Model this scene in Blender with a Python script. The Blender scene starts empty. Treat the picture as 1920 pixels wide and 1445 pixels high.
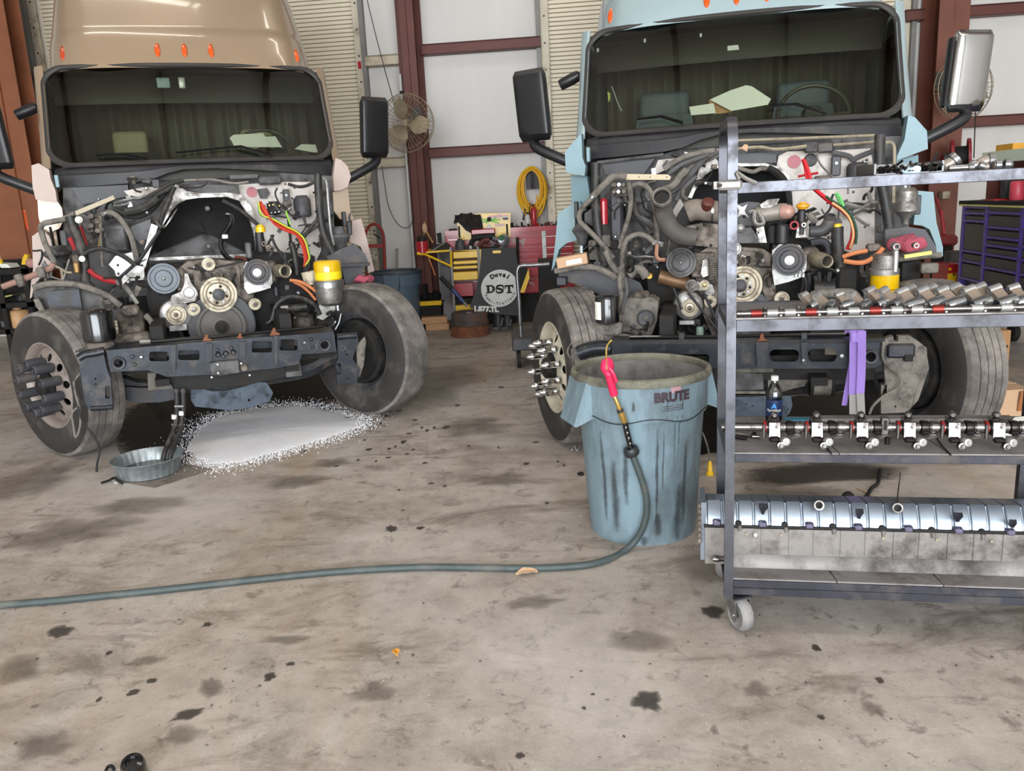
import bpy, bmesh, math, random
from mathutils import Vector, Matrix, Euler, noise
random.seed(11)
PI = math.pi
SC = bpy.context.scene
COL = SC.collection
V = Vector

# ------------------------------------------------------------------ camera
FPX, PITCH, ROLL, CAMH = 1536.0, math.radians(12.79), math.radians(2.93), 1.588
_f = V((0, math.cos(PITCH), -math.sin(PITCH)))
_u = V((0, math.sin(PITCH), math.cos(PITCH)))
_r = V((1, 0, 0))
CR = _r * math.cos(ROLL) - _u * math.sin(ROLL)
CU = _r * math.sin(ROLL) + _u * math.cos(ROLL)
CAMP = V((0, 0, CAMH))
cd = bpy.data.cameras.new('camera'); cam = bpy.data.objects.new('camera', cd); COL.objects.link(cam)
cd.sensor_fit = 'HORIZONTAL'; cd.sensor_width = 36.0; cd.lens = 36.0 * FPX / 1920.0
cd.clip_start = 0.05; cd.clip_end = 200
mw = Matrix((CR, CU, -_f)).transposed().to_4x4(); mw.translation = CAMP
cam.matrix_world = mw
SC.camera = cam

# ------------------------------------------------------------------ light
wd = bpy.data.worlds.new('world'); SC.world = wd; wd.use_nodes = True
wn = wd.node_tree.nodes; wl = wd.node_tree.links
bg = wn['Background']
sky = wn.new('ShaderNodeTexSky'); sky.sky_type = 'HOSEK_WILKIE'; sky.turbidity = 7.0; sky.ground_albedo = 0.4
sky.sun_direction = V((0.25, 0.75, 0.6)).normalized()
hs = wn.new('ShaderNodeHueSaturation'); hs.inputs['Saturation'].default_value = 0.62
wl.new(sky.outputs[0], hs.inputs['Color']); wl.new(hs.outputs[0], bg.inputs[0])
bg.inputs[1].default_value = 1.9

def area(name, loc, sx, sy, power, col, rot=(0, 0, 0)):
    l = bpy.data.lights.new(name, 'AREA'); l.shape = 'RECTANGLE'; l.size = sx; l.size_y = sy
    l.energy = power; l.color = col
    o = bpy.data.objects.new(name, l); o.location = loc; o.rotation_euler = rot; COL.objects.link(o)
    return o
# daylight in the wide open bay door behind the camera
area('daylight_door', (0.0, -9.2, 2.9), 13.0, 5.2, 2500, (0.90, 0.95, 1.0), (math.radians(90), 0, 0))
# tube lamps under the roof
LAMPS = [(-3.2, 2.6), (0.4, 2.6), (4.0, 2.6), (-3.6, 7.6), (0.2, 8.4), (4.2, 7.6), (-0.6, -1.2), (3.6, -1.2)]
for i, (lx, ly) in enumerate(LAMPS):
    area('tube_light', (lx, ly, 6.02), 2.4, 0.16, 34 if ly == 2.6 else (6 if ly < 0 else 16), (1.0, 0.94, 0.85))
SC.view_settings.view_transform = 'Standard'; SC.view_settings.look = 'None'
SC.view_settings.exposure = 0.27; SC.view_settings.gamma = 1.0
SC.view_settings.use_curve_mapping = False

# ------------------------------------------------------------------ frames: pixels of the photo to places of a known depth
def ray(px, py): return _f + CR * ((px - 960) / FPX) - CU * ((py - 722.5) / FPX)
class Frame:
    def __init__(s, x, y, yaw):
        s.x, s.y, s.a = x, y, math.radians(yaw); s.c, s.n = math.cos(s.a), math.sin(s.a)
        s.o = s.loc(CAMP)
    def loc(s, w):
        dx, dy = w[0] - s.x, w[1] - s.y
        return V((dx * s.c + dy * s.n, -dx * s.n + dy * s.c, w[2]))
    def d(s, px, py):
        r = ray(px, py); return V((r[0] * s.c + r[1] * s.n, -r[0] * s.n + r[1] * s.c, r[2]))
    def p(s, px, py, v): d = s.d(px, py); return s.o + d * ((v - s.o[1]) / d[1])
    def z(s, px, py, z): d = s.d(px, py); return s.o + d * ((z - s.o[2]) / d[2])
    def u(s, px, py, u): d = s.d(px, py); return s.o + d * ((u - s.o[0]) / d[0])
    def pts(s, l, v): return [s.p(q[0], q[1], q[2] if len(q) > 2 else v) for q in l]
    def px(s, v): return s.o[1] and abs(v - s.o[1]) / FPX     # metres per pixel at that depth (about)
W = Frame(0, 0, 0)
TA = Frame(-2.087, 5.935, 19.97)
TB = Frame(1.415, 4.993, -14.01)

# ------------------------------------------------------------------ materials
def lin(c): return c / 12.92 if c <= 0.04045 else ((c + 0.055) / 1.055) ** 2.4
def S(r, g, b): return (lin(r / 255), lin(g / 255), lin(b / 255), 1)
def sc4(c, k): return (min(1, c[0] * k), min(1, c[1] * k), min(1, c[2] * k), 1)
_M = {}
def mat(name, col, rough=.5, metal=0, var=.12, vs=7, dirt=None, da=.5, ds=4, bump=0, bs=60, coat=0, spec=.5, stretch=None):
    if name in _M: return _M[name]
    m = bpy.data.materials.new(name); m.use_nodes = True; n = m.node_tree.nodes; l = m.node_tree.links
    b = n['Principled BSDF']; b.inputs['Roughness'].default_value = rough; b.inputs['Metallic'].default_value = metal
    b.inputs['Specular IOR Level'].default_value = spec; b.inputs['Coat Weight'].default_value = coat
    b.inputs['Coat Roughness'].default_value = .08
    tc = n.new('ShaderNodeTexCoord'); src = tc.outputs['Object']
    if stretch:
        mp = n.new('ShaderNodeMapping'); mp.inputs['Scale'].default_value = stretch; l.new(src, mp.inputs[0]); src = mp.outputs[0]
    nz = n.new('ShaderNodeTexNoise'); nz.inputs['Scale'].default_value = vs; nz.inputs['Detail'].default_value = 5
    l.new(src, nz.inputs['Vector'])
    rp = n.new('ShaderNodeValToRGB'); rp.color_ramp.elements[0].position = .3; rp.color_ramp.elements[1].position = .7
    rp.color_ramp.elements[0].color = sc4(col, 1 - var); rp.color_ramp.elements[1].color = sc4(col, 1 + var)
    l.new(nz.outputs[0], rp.inputs[0]); out = rp.outputs[0]
    if dirt:
        n2 = n.new('ShaderNodeTexNoise'); n2.inputs['Scale'].default_value = ds; n2.inputs['Detail'].default_value = 8; n2.inputs['Roughness'].default_value = .68
        l.new(src, n2.inputs['Vector'])
        r2 = n.new('ShaderNodeValToRGB'); r2.color_ramp.elements[0].position = max(0, .62 - da * .35); r2.color_ramp.elements[1].position = min(1, .78 - da * .2)
        l.new(n2.outputs[0], r2.inputs[0])
        mx = n.new('ShaderNodeMix'); mx.data_type = 'RGBA'; l.new(r2.outputs[0], mx.inputs[0]); l.new(out, mx.inputs[6]); mx.inputs[7].default_value = dirt
        out = mx.outputs[2]
        mr = n.new('ShaderNodeMapRange'); mr.inputs['To Min'].default_value = rough; mr.inputs['To Max'].default_value = min(1, rough + .35)
        l.new(r2.outputs[0], mr.inputs[0]); l.new(mr.outputs[0], b.inputs['Roughness'])
    l.new(out, b.inputs['Base Color'])
    if bump:
        n3 = n.new('ShaderNodeTexNoise'); n3.inputs['Scale'].default_value = bs; n3.inputs['Detail'].default_value = 4; l.new(src, n3.inputs['Vector'])
        bp = n.new('ShaderNodeBump'); bp.inputs['Strength'].default_value = bump; bp.inputs['Distance'].default_value = .01
        l.new(n3.outputs[0], bp.inputs['Height']); l.new(bp.outputs[0], b.inputs['Normal'])
    _M[name] = m; return m

def glassy(name, tint, refl=.06, rough=.02):
    if name in _M: return _M[name]
    m = bpy.data.materials.new(name); m.use_nodes = True; n = m.node_tree.nodes; l = m.node_tree.links
    n.remove(n['Principled BSDF']); out = n['Material Output']
    t = n.new('ShaderNodeBsdfTransparent'); t.inputs[0].default_value = tint
    g = n.new('ShaderNodeBsdfGlossy'); g.inputs['Roughness'].default_value = rough
    fr = n.new('ShaderNodeFresnel'); fr.inputs[0].default_value = 1.5
    ad = n.new('ShaderNodeMath'); ad.operation = 'ADD'; ad.inputs[1].default_value = refl; l.new(fr.outputs[0], ad.inputs[0])
    mx = n.new('ShaderNodeMixShader'); l.new(ad.outputs[0], mx.inputs[0]); l.new(t.outputs[0], mx.inputs[1]); l.new(g.outputs[0], mx.inputs[2])
    l.new(mx.outputs[0], out.inputs[0]); _M[name] = m; return m

DUST = S(150, 138, 122); GREASE = S(28, 25, 22); RUST = S(120, 70, 42)
m_tan = mat('tan_paint', S(160, 138, 113), .32, .1, .04, 2, coat=.6)
m_blue = mat('pale_blue_paint', S(166, 186, 190), .32, .1, .04, 2, coat=.6)
m_pink = mat('pale_primer', S(182, 163, 152), .5, 0, .05)
m_ltblue = mat('light_blue_panel', S(122, 150, 158), .45, 0, .05)
m_black = mat('black_plastic', S(38, 38, 40), .45, 0, .15)
m_mirror = mat('black_mirror_housing', S(30, 30, 32), .4, 0, .1)
m_rubber = mat('rubber_seal', S(58, 55, 53), .6, 0, .12, 9)
m_cowl = mat('cowl_plastic', S(40, 40, 43), .42, 0, .15, 5, dirt=S(84, 80, 76), da=.22)
m_hose = mat('black_hose', S(40, 39, 38), .5, 0, .2, 20, dirt=S(95, 88, 80), da=.35, ds=9)
m_gloss = mat('gloss_black', S(14, 14, 16), .18, 0, .1, coat=.5)
m_ghose = mat('dusty_grey_hose', S(118, 112, 104), .8, 0, .15, 25, dirt=S(60, 56, 52), da=.45, ds=14)
m_cast = mat('dirty_cast_iron', S(124, 114, 104), .6, .35, .28, 18, dirt=S(48, 42, 38), da=.55, ds=10, bump=.25)
m_alu = mat('cast_aluminium', S(152, 149, 145), .38, .7, .16, 14, dirt=S(92, 84, 76), da=.5, ds=9, bump=.1)
m_alu2 = mat('bright_aluminium', S(166, 165, 162), .36, .55, .06, 10, dirt=S(140, 130, 120), da=.3, ds=9)
m_grey = mat('grey_plastic', S(88, 87, 88), .5, 0, .2, 8, dirt=S(48, 45, 42), da=.5, ds=7)
m_dgrey = mat('dark_grey_plastic', S(62, 62, 66), .5, 0, .15, 8, dirt=S(108, 100, 92), da=.3, ds=7)
m_fire = mat('firewall_paint', S(200, 192, 184), .5, .05, .06, 6, dirt=S(140, 128, 116), da=.3, ds=7)
m_firegrey = mat('firewall_grey', S(92, 90, 90), .6, 0, .2, 6, dirt=S(48, 45, 42), da=.5, ds=7)
m_pad = mat('black_sound_pad', S(24, 24, 25), .75, 0, .25, 6, spec=.25, bump=.3, bs=14)
m_frame = mat('dark_steel', S(48, 51, 57), .42, .4, .25, 12, dirt=S(88, 81, 74), da=.38, ds=8)
m_bump = mat('bumper_steel', S(44, 48, 54), .34, .5, .25, 12, dirt=S(92, 84, 78), da=.3, ds=8)
m_soot = mat('black_grime', S(20, 19, 18), .7, .1, .4, 14, dirt=S(52, 46, 40), da=.4, ds=10)
m_cream = mat('cream_zinc', S(164, 154, 134), .36, .45, .10, 12, dirt=S(112, 100, 84), da=.45, ds=12)
m_steel = mat('worn_steel', S(146, 147, 149), .3, .85, .12, 14, dirt=S(95, 90, 84), da=.35, ds=10)
m_chrome = mat('chrome', S(215, 215, 216), .12, 1, .03)
m_satin = mat('satin_silver', S(176, 176, 176), .17, .95, .04)
m_orange = mat('orange_lens', S(225, 88, 22), .2, 0, .08, coat=.6)
m_redlens = mat('red_orange_lens', S(190, 70, 40), .2, 0, .08, coat=.6)
m_red = mat('red_rubber', S(160, 28, 36), .5, 0, .15, 12)
m_redp = mat('red_paint', S(172, 30, 40), .3, 0, .08, 4, coat=.4)
m_maroon = mat('maroon_steel', S(92, 44, 34), .5, .1, .12, 5)
m_rustcol = mat('rust_brown_steel', S(140, 84, 54), .55, .1, .15, 4)
m_tyre = mat('tyre_rubber', S(92, 87, 83), .8, 0, .15, 9, dirt=S(146, 139, 132), da=.55, ds=5, bump=.2, bs=120)
m_tyresw = mat('tyre_sidewall', S(48, 45, 43), .75, 0, .15, 7, dirt=S(90, 84, 78), da=.3, ds=5)
m_white = mat('white_paint', S(208, 207, 203), .45, 0, .04)
m_paper = mat('paper', S(236, 238, 228), .8, 0, .03)
m_yel = mat('yellow_paint', S(238, 190, 22), .35, 0, .07, coat=.3)
m_yhose = mat('yellow_hose', S(235, 180, 20), .5, 0, .08)
m_ora_hose = mat('orange_hose', S(196, 120, 74), .6, 0, .15, 20)
m_wood = mat('bare_wood', S(196, 150, 108), .7, 0, .15, 5, stretch=(1, 12, 12))
m_card = mat('cardboard', S(196, 150, 104), .8, 0, .06, 5)
m_card2 = mat('cardboard_light', S(188, 154, 122), .8, 0, .06, 5)
m_brass = mat('brass', S(196, 160, 90), .3, .8, .1)
m_purple = mat('purple_trim', S(78, 58, 150), .35, .1, .06, coat=.3)
m_dkdrawer = mat('charcoal_drawer', S(62, 62, 62), .35, .2, .08)

# ------------------------------------------------------------------ mesh building
def catmull(pts, sub=5, closed=False):
    n = len(pts)
    if n < 3: return [V(p) for p in pts]
    out = []
    rng = range(n if closed else n - 1)
    for i in rng:
        p0 = pts[(i - 1) % n] if closed or i > 0 else pts[0] * 2 - pts[1]
        p1 = pts[i]; p2 = pts[(i + 1) % n]
        p3 = pts[(i + 2) % n] if closed or i + 2 < n else pts[-1] * 2 - pts[-2]
        for k in range(sub):
            t = k / sub; t2 = t * t; t3 = t2 * t
            out.append(.5 * ((2 * p1) + (p2 - p0) * t + (2 * p0 - 5 * p1 + 4 * p2 - p3) * t2 + (3 * p1 - p0 - 3 * p2 + p3) * t3))
    if not closed: out.append(V(pts[-1]))
    return out

def basis(ax):
    ax = V(ax).normalized()
    a = V((0, 0, 1)) if abs(ax.z) < .9 else V((1, 0, 0))
    x = a.cross(ax).normalized(); y = ax.cross(x)
    return x, y, ax

class MB:
    def __init__(s): s.bm = bmesh.new()
    def box(s, c, size, rot=None, bev=0, seg=1):
        r = bmesh.ops.create_cube(s.bm, size=1.0); vs = r['verts']
        M = Matrix.Translation(V(c)) @ (rot.to_4x4() if rot is not None else Matrix()) @ Matrix.Diagonal((size[0], size[1], size[2], 1))
        bmesh.ops.transform(s.bm, matrix=M, verts=vs)
        if bev:
            es = list({e for v in vs for e in v.link_edges})
            bmesh.ops.bevel(s.bm, geom=es, offset=bev, segments=seg, affect='EDGES', profile=.5)
        return s
    def b2(s, lo, hi, bev=0):
        lo = V(lo); hi = V(hi); return s.box((lo + hi) / 2, [abs(hi[i] - lo[i]) for i in range(3)], bev=bev)
    def bar(s, a, b, w, h, up=(0, 0, 1), bev=0):
        a = V(a); b = V(b); d = b - a; L = d.length; y = d.normalized(); x = y.cross(V(up)).normalized(); z = x.cross(y)
        return s.box((a + b) / 2, (w, L, h), Matrix((x, y, z)).transposed(), bev)
    def cyl(s, a, b, r0, r1=None, n=16, caps=True):
        r1 = r0 if r1 is None else r1
        a = V(a); b = V(b); x, y, z = basis(b - a)
        A = [s.bm.verts.new(a + (x * math.cos(2 * PI * i / n) + y * math.sin(2 * PI * i / n)) * r0) for i in range(n)]
        B = [s.bm.verts.new(b + (x * math.cos(2 * PI * i / n) + y * math.sin(2 * PI * i / n)) * r1) for i in range(n)]
        for i in range(n): s.bm.faces.new((A[i], A[(i + 1) % n], B[(i + 1) % n], B[i]))
        if caps: s.bm.faces.new(A[::-1]); s.bm.faces.new(B)
        return s
    def lathe(s, prof, o, ax, n=24, close=False, sx=1.0, sy=1.0):
        o = V(o); x, y, z = basis(ax); rings = []
        for r, t in prof:
            if r < 1e-5: rings.append([s.bm.verts.new(o + z * t)])
            else: rings.append([s.bm.verts.new(o + z * t + x * (math.cos(2 * PI * i / n) * r * sx) + y * (math.sin(2 * PI * i / n) * r * sy)) for i in range(n)])
        prs = list(zip(rings[:-1], rings[1:]))
        if close: prs.append((rings[-1], rings[0]))
        for A, B in prs:
            for i in range(n):
                j = (i + 1) % n
                if len(A) == 1 and len(B) == 1: continue
                if len(A) == 1: s.bm.faces.new((A[0], B[j], B[i]))
                elif len(B) == 1: s.bm.faces.new((A[i], A[j], B[0]))
                else: s.bm.faces.new((A[i], A[j], B[j], B[i]))
        return s
    def tube(s, pts, r, n=8, sub=4, closed=False, smooth=True, caps=True, rs=None):
        P = [V(p) for p in pts]
        if smooth: P = catmull(P, sub, closed)
        m = len(P); rings = []; x = None
        for i in range(m):
            t = (P[(i + 1) % m] - P[(i - 1) % m]) if closed else (P[min(i + 1, m - 1)] - P[max(i - 1, 0)])
            if t.length < 1e-9: t = V((0, 0, 1))
            t.normalize()
            if x is None: x, y, _ = basis(t)
            else:
                x = (x - t * x.dot(t))
                if x.length < 1e-6: x, y, _ = basis(t)
                x.normalize(); y = t.cross(x)
            rr = r if rs is None else r * rs[min(len(rs) - 1, int(i / max(1, m - 1) * len(rs)))]
            rings.append([s.bm.verts.new(P[i] + (x * math.cos(2 * PI * k / n) + y * math.sin(2 * PI * k / n)) * rr) for k in range(n)])
        for i in range(m if closed else m - 1):
            A = rings[i]; B = rings[(i + 1) % m]
            for k in range(n): s.bm.faces.new((A[k], A[(k + 1) % n], B[(k + 1) % n], B[k]))
        if caps and not closed: s.bm.faces.new(rings[0][::-1]); s.bm.faces.new(rings[-1])
        return s
    def prism(s, poly, vec):
        vec = V(vec); A = [s.bm.verts.new(V(p)) for p in poly]; B = [s.bm.verts.new(V(p) + vec) for p in poly]; n = len(A)
        for i in range(n): s.bm.faces.new((A[i], A[(i + 1) % n], B[(i + 1) % n], B[i]))
        s.bm.faces.new(A[::-1]); s.bm.faces.new(B)
        return s
    def plate(s, outer, holes, fn, t):
        """2D outline with holes -> plate of thickness t through fn(x,y,h)->3D"""
        b = bmesh.new(); es = []
        for lp in [outer] + holes:
            vs = [b.verts.new((p[0], p[1], 0)) for p in lp]
            es += [b.edges.new((vs[i], vs[(i + 1) % len(vs)])) for i in range(len(vs))]
        bmesh.ops.triangle_fill(b, use_beauty=True, edges=es)
        b.verts.index_update()
        top = {v.index: s.bm.verts.new(fn(v.co.x, v.co.y, 0)) for v in b.verts}
        bot = {v.index: s.bm.verts.new(fn(v.co.x, v.co.y, t)) for v in b.verts}
        for f in b.faces:
            ids = [v.index for v in f.verts]
            s.bm.faces.new([top[i] for i in ids]); s.bm.faces.new([bot[i] for i in ids][::-1])
        for e in b.edges:
            if len(e.link_faces) == 1:
                i, j = e.verts[0].index, e.verts[1].index
                s.bm.faces.new((top[i], top[j], bot[j], bot[i]))
        b.free(); return s
    def sheet(s, rows, closed=False, thick=0):
        G = [[s.bm.verts.new(V(p)) for p in r] for r in rows]; fs = []
        for i in range(len(G) - 1):
            m = len(G[i])
            for j in range(m if closed else m - 1):
                k = (j + 1) % m
                fs.append(s.bm.faces.new((G[i][j], G[i][k], G[i + 1][k], G[i + 1][j])))
        if thick:
            bmesh.ops.recalc_face_normals(s.bm, faces=fs)
            bmesh.ops.solidify(s.bm, geom=fs, thickness=thick)
        return s
    def ball(s, c, r, sx=1, sy=1, sz=1, n=12, rot=None):
        rr = bmesh.ops.create_uvsphere(s.bm, u_segments=n, v_segments=max(6, n // 2 + 2), radius=r)
        M = Matrix.Translation(V(c)) @ (rot.to_4x4() if rot is not None else Matrix()) @ Matrix.Diagonal((sx, sy, sz, 1))
        bmesh.ops.transform(s.bm, matrix=M, verts=rr['verts']); return s
    def jitter(s, a, sc=8):
        for v in s.bm.verts: v.co += noise.noise_vector(v.co * sc) * a
        return s
    def build(s, name, m, parent=None, smooth=40, world=False, origin=None):
        bmesh.ops.remove_doubles(s.bm, verts=s.bm.verts, dist=1e-5)
        bmesh.ops.recalc_face_normals(s.bm, faces=s.bm.faces)
        if world and parent is not None: bmesh.ops.transform(s.bm, matrix=parent.matrix_basis.inverted(), verts=s.bm.verts)
        off = None
        if origin is not None:
            off = V(origin)
            bmesh.ops.translate(s.bm, vec=-off, verts=s.bm.verts)
        me = bpy.data.meshes.new(name); s.bm.to_mesh(me); s.bm.free()
        for p in me.polygons: p.use_smooth = True
        me.set_sharp_from_angle(angle=math.radians(smooth))
        me.materials.append(m)
        o = bpy.data.objects.new(name, me); COL.objects.link(o)
        if parent is not None: o.parent = parent
        if off is not None: o.location = off
        return o

def rot(rx=0, ry=0, rz=0): return Euler((math.radians(rx), math.radians(ry), math.radians(rz))).to_matrix()
def thing(name, label, cat, loc=(0, 0, 0), rotz=0, group=None):
    o = bpy.data.objects.new(name, None); COL.objects.link(o); o.empty_display_size = .1
    o.matrix_basis = Matrix.Translation(V(loc)) @ Matrix.Rotation(rotz, 4, 'Z')
    o['label'] = label; o['category'] = cat
    if group: o['group'] = group
    return o
def tag(o, label, cat, group=None):
    o['label'] = label; o['category'] = cat
    if group: o['group'] = group
    return o
def struct(o, label=None):
    o['kind'] = 'structure'
    if label: o['label'] = label
    return o
def solo(mb, name, m, label, cat, group=None, smooth=40):
    """a thing that is one mesh, its origin at its base"""
    xs = [v.co for v in mb.bm.verts]
    lo = [min(p[i] for p in xs) for i in range(3)]; hi = [max(p[i] for p in xs) for i in range(3)]
    o = mb.build(name, m, None, smooth, origin=((lo[0] + hi[0]) / 2, (lo[1] + hi[1]) / 2, lo[2]))
    return tag(o, label, cat, group)
def copy_tree(o, parent=None):
    c = o.copy(); COL.objects.link(c); c.parent = parent
    for ch in list(o.children): copy_tree(ch, c)
    return c
def text_mesh(txt, size, bold=0.0, extrude=.001, align='CENTER'):
    cu = bpy.data.curves.new('lettering', 'FONT'); cu.body = txt; cu.size = size; cu.offset = bold; cu.extrude = extrude
    cu.align_x = align; cu.align_y = 'CENTER'; cu.resolution_u = 3
    o = bpy.data.objects.new('lettering', cu); COL.objects.link(o)
    dg = bpy.context.evaluated_depsgraph_get(); me = bpy.data.meshes.new_from_object(o.evaluated_get(dg))
    bpy.data.objects.remove(o); bpy.data.curves.remove(cu)
    return me
def lettering(txt, size, fn, m, parent, bold=0, name='lettering', align='CENTER'):
    """fn maps a point of the flat text (x right, y up, z proud) into the parent's space"""
    me = text_mesh(txt, size, bold, .0008, align)
    for v in me.vertices: v.co = fn(v.co)
    me.materials.clear(); me.materials.append(m)
    o = bpy.data.objects.new(name, me); COL.objects.link(o); o.parent = parent
    return o
# ================================================================== THE SETTING
def floor_material():
    m = bpy.data.materials.new('stained_concrete'); m.use_nodes = True; n = m.node_tree.nodes; l = m.node_tree.links
    b = n['Principled BSDF']; tc = n.new('ShaderNodeTexCoord')
    def nz(scale, det, ro=.6, dist=0, st=None):
        t = n.new('ShaderNodeTexNoise'); t.inputs['Scale'].default_value = scale; t.inputs['Detail'].default_value = det
        t.inputs['Roughness'].default_value = ro; t.inputs['Distortion'].default_value = dist
        if st:
            mp = n.new('ShaderNodeMapping'); mp.inputs['Scale'].default_value = st; mp.inputs['Rotation'].default_value = (0, 0, .4)
            l.new(tc.outputs['Object'], mp.inputs[0]); l.new(mp.outputs[0], t.inputs['Vector'])
        else: l.new(tc.outputs['Object'], t.inputs['Vector'])
        return t.outputs[0]
    def ramp(src, pts):
        r = n.new('ShaderNodeValToRGB'); e = r.color_ramp.elements
        while len(e) < len(pts): e.new(.5)
        for k, (p, c) in enumerate(pts): e[k].position = p; e[k].color = c
        l.new(src, r.inputs[0]); return r.outputs[0]
    def mix(f, a, c, mode='MIX'):
        x = n.new('ShaderNodeMix'); x.data_type = 'RGBA'; x.blend_type = mode
        if isinstance(f, (int, float)): x.inputs[0].default_value = f
        else: l.new(f, x.inputs[0])
        l.new(a, x.inputs[6])
        if isinstance(c, tuple): x.inputs[7].default_value = c
        else: l.new(c, x.inputs[7])
        return x.outputs[2]
    W1 = (1, 1, 1, 1); K = (0, 0, 0, 1)
    base = ramp(nz(1.1, 6, .62, .4), [(.33, S(136, 125, 115)), (.46, S(164, 153, 143)), (.56, S(184, 174, 165)), (.68, S(198, 189, 181))])
    c = mix(.55, base, ramp(nz(6, 8, .7), [(.3, S(128, 121, 114)), (.5, S(170, 160, 151)), (.7, S(198, 190, 182))]))
    # brownish smears, dark smudges, fine pits, white grit
    c = mix(ramp(nz(1.6, 9, .7, .8, (1, 2.2, 1)), [(.52, K), (.66, (.75, .75, .75, 1))]), c, S(112, 101, 91))
    c = mix(ramp(nz(9, 7, .72, .5), [(.56, K), (.66, (.7, .7, .7, 1))]), c, S(104, 96, 88))
    c = mix(ramp(nz(34, 5, .7, .2), [(.61, K), (.70, (.75, .75, .75, 1))]), c, S(92, 84, 76))
    c = mix(ramp(nz(90, 3, .6), [(.65, K), (.72, (.8, .8, .8, 1))]), c, S(222, 216, 210))
    c = mix(ramp(nz(140, 2, .6), [(.25, (.35, .35, .35, 1)), (.42, K)]), c, S(120, 112, 104))
    c = mix(ramp(nz(.55, 4, .55, .3), [(.50, K), (.66, (.55, .55, .55, 1))]), c, S(202, 196, 191))
    c = mix(ramp(nz(.8, 5, .6, .6, (1.4, .6, 1)), [(.55, K), (.72, (.5, .5, .5, 1))]), c, S(168, 142, 112))
    l.new(c, b.inputs['Base Color'])
    rr = n.new('ShaderNodeMapRange'); rr.inputs['To Min'].default_value = .42; rr.inputs['To Max'].default_value = .8
    l.new(nz(2.5, 6), rr.inputs[0]); l.new(rr.outputs[0], b.inputs['Roughness'])
    b.inputs['Specular IOR Level'].default_value = .35
    bp = n.new('ShaderNodeBump'); bp.inputs['Strength'].default_value = .25; bp.inputs['Distance'].default_value = .004
    l.new(nz(60, 6, .7), bp.inputs['Height']); l.new(bp.outputs[0], b.inputs['Normal'])
    return m
floor = MB(); floor.b2((-12, -24, -.2), (12, 13.4, 0)); floor = struct(floor.build('floor', floor_material()), 'stained bare concrete workshop floor')

m_wall = mat('white_vinyl_insulation', S(214, 210, 204), .42, 0, .03, 1.2, bump=.5, bs=1.6, stretch=(3, 1, .5))
m_roof = mat('roof_insulation', S(210, 206, 198), .6, 0, .04, 1)
m_slat = mat('roll_door_slat', S(226, 216, 192), .45, .05, .06, 1.5)
m_guide = mat('door_guide', S(200, 190, 170), .5, .2, .1, 3, dirt=S(120, 105, 88), da=.3)
m_galv = mat('galvanised_channel', S(120, 118, 114), .5, .4, .15, 4)
m_creamg = mat('cream_girt', S(196, 184, 160), .5, .1, .08, 3, dirt=S(120, 104, 86), da=.35)
WF = Frame(-0.4, 11.25, -6.0)
WM = Matrix.Translation((-0.4, 11.25, 0)) @ Matrix.Rotation(math.radians(-6), 4, 'Z')
def wpart(mb, name, m, parent=None, smooth=40):
    bmesh.ops.transform(mb.bm, matrix=WM, verts=mb.bm.verts)
    return mb.build(name, m, parent, smooth)
def wu(px, py, v=0): return WF.p(px, py, v).x
ZT = 6.2
D1R = wu(667, 100); D2L = wu(1030, 100); D1L = D1R - 4.3; D2R = D2L + 4.3
wb = MB()
for a, b_ in ((-9.6, D1L), (D1R, D2L), (D2R, 10.2)): wb.b2((a, 0, 0), (b_, .08, ZT))
wb.b2((D1L, 0, 5.0), (D1R, .08, ZT)); wb.b2((D2L, 0, 5.0), (D2R, .08, ZT))
struct(wpart(wb, 'wall_back', m_wall), 'white vinyl faced back wall between two roll-up doors')
for s, nm in ((-1, 'left'), (1, 'right')):
    w = MB(); w.b2((s * 9.2, -9.5, 0), (s * 9.28, 12.6, ZT)); struct(w.build('wall_' + nm, m_wall))
w = MB(); w.b2((-9.2, -9.6, 0), (-6.6, -9.5, ZT)); w.b2((6.6, -9.6, 0), (9.2, -9.5, ZT)); w.b2((-6.6, -9.6, 5.6), (6.6, -9.5, ZT))
struct(w.build('wall_front', m_wall), 'front wall with a wide open bay door')
w = MB(); w.b2((-9.28, -9.6, ZT), (9.28, 12.8, ZT + .1)); struct(w.build('ceiling', m_roof))

# roll-up doors: a curtain of narrow interlocking slats, guides with bolts
def roll_door(n, a, b_, right):
    rows = []; z = .02; p = .052
    while z < 5.0:
        rows += [[(a, .115, z), (b_, .115, z)], [(a, .075, z + .006), (b_, .075, z + .006)], [(a, .075, z + p - .007), (b_, .075, z + p - .007)], [(a, .115, z + p - .003), (b_, .115, z + p - .003)]]
        z += p
    mb = MB(); mb.sheet(rows)
    d = struct(wpart(mb, 'door_%d' % n, m_slat, smooth=20), 'beige roll-up door of narrow slats')
    for e, sgn in ((a, 1), (b_, -1)):
        g = MB(); g.b2((e - sgn * .0, -.03, 0), (e - sgn * .10, .03, 5.0)); g = wpart(g, 'guide_rail', m_guide, d)
        bo = MB()
        for k in range(14):
            q = WM.inverted() @ V((0, 0, 0))
            bo.cyl((e - sgn * .05, -.04, .3 + k * .32), (e - sgn * .05, -.028, .3 + k * .32), .012, n=8)
        bo = wpart(bo, 'bolt', m_black, d); bo['kind'] = 'stuff'
        c = MB(); c.b2((e - sgn * .10, -.10, 0), (e - sgn * .155, .02, 5.0)); wpart(c, 'edge_channel', m_galv, d)
    return d
door1 = roll_door(1, D1L, D1R, True); door2 = roll_door(2, D2L, D2R, False)
tp = MB(); q = WF.p(674, 122, -.035); tp.b2((q.x - .022, -.035, q.z - .045), (q.x + .022, -.029, q.z + .045)); wpart(tp, 'red_sticker', m_redp, door1)

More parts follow.
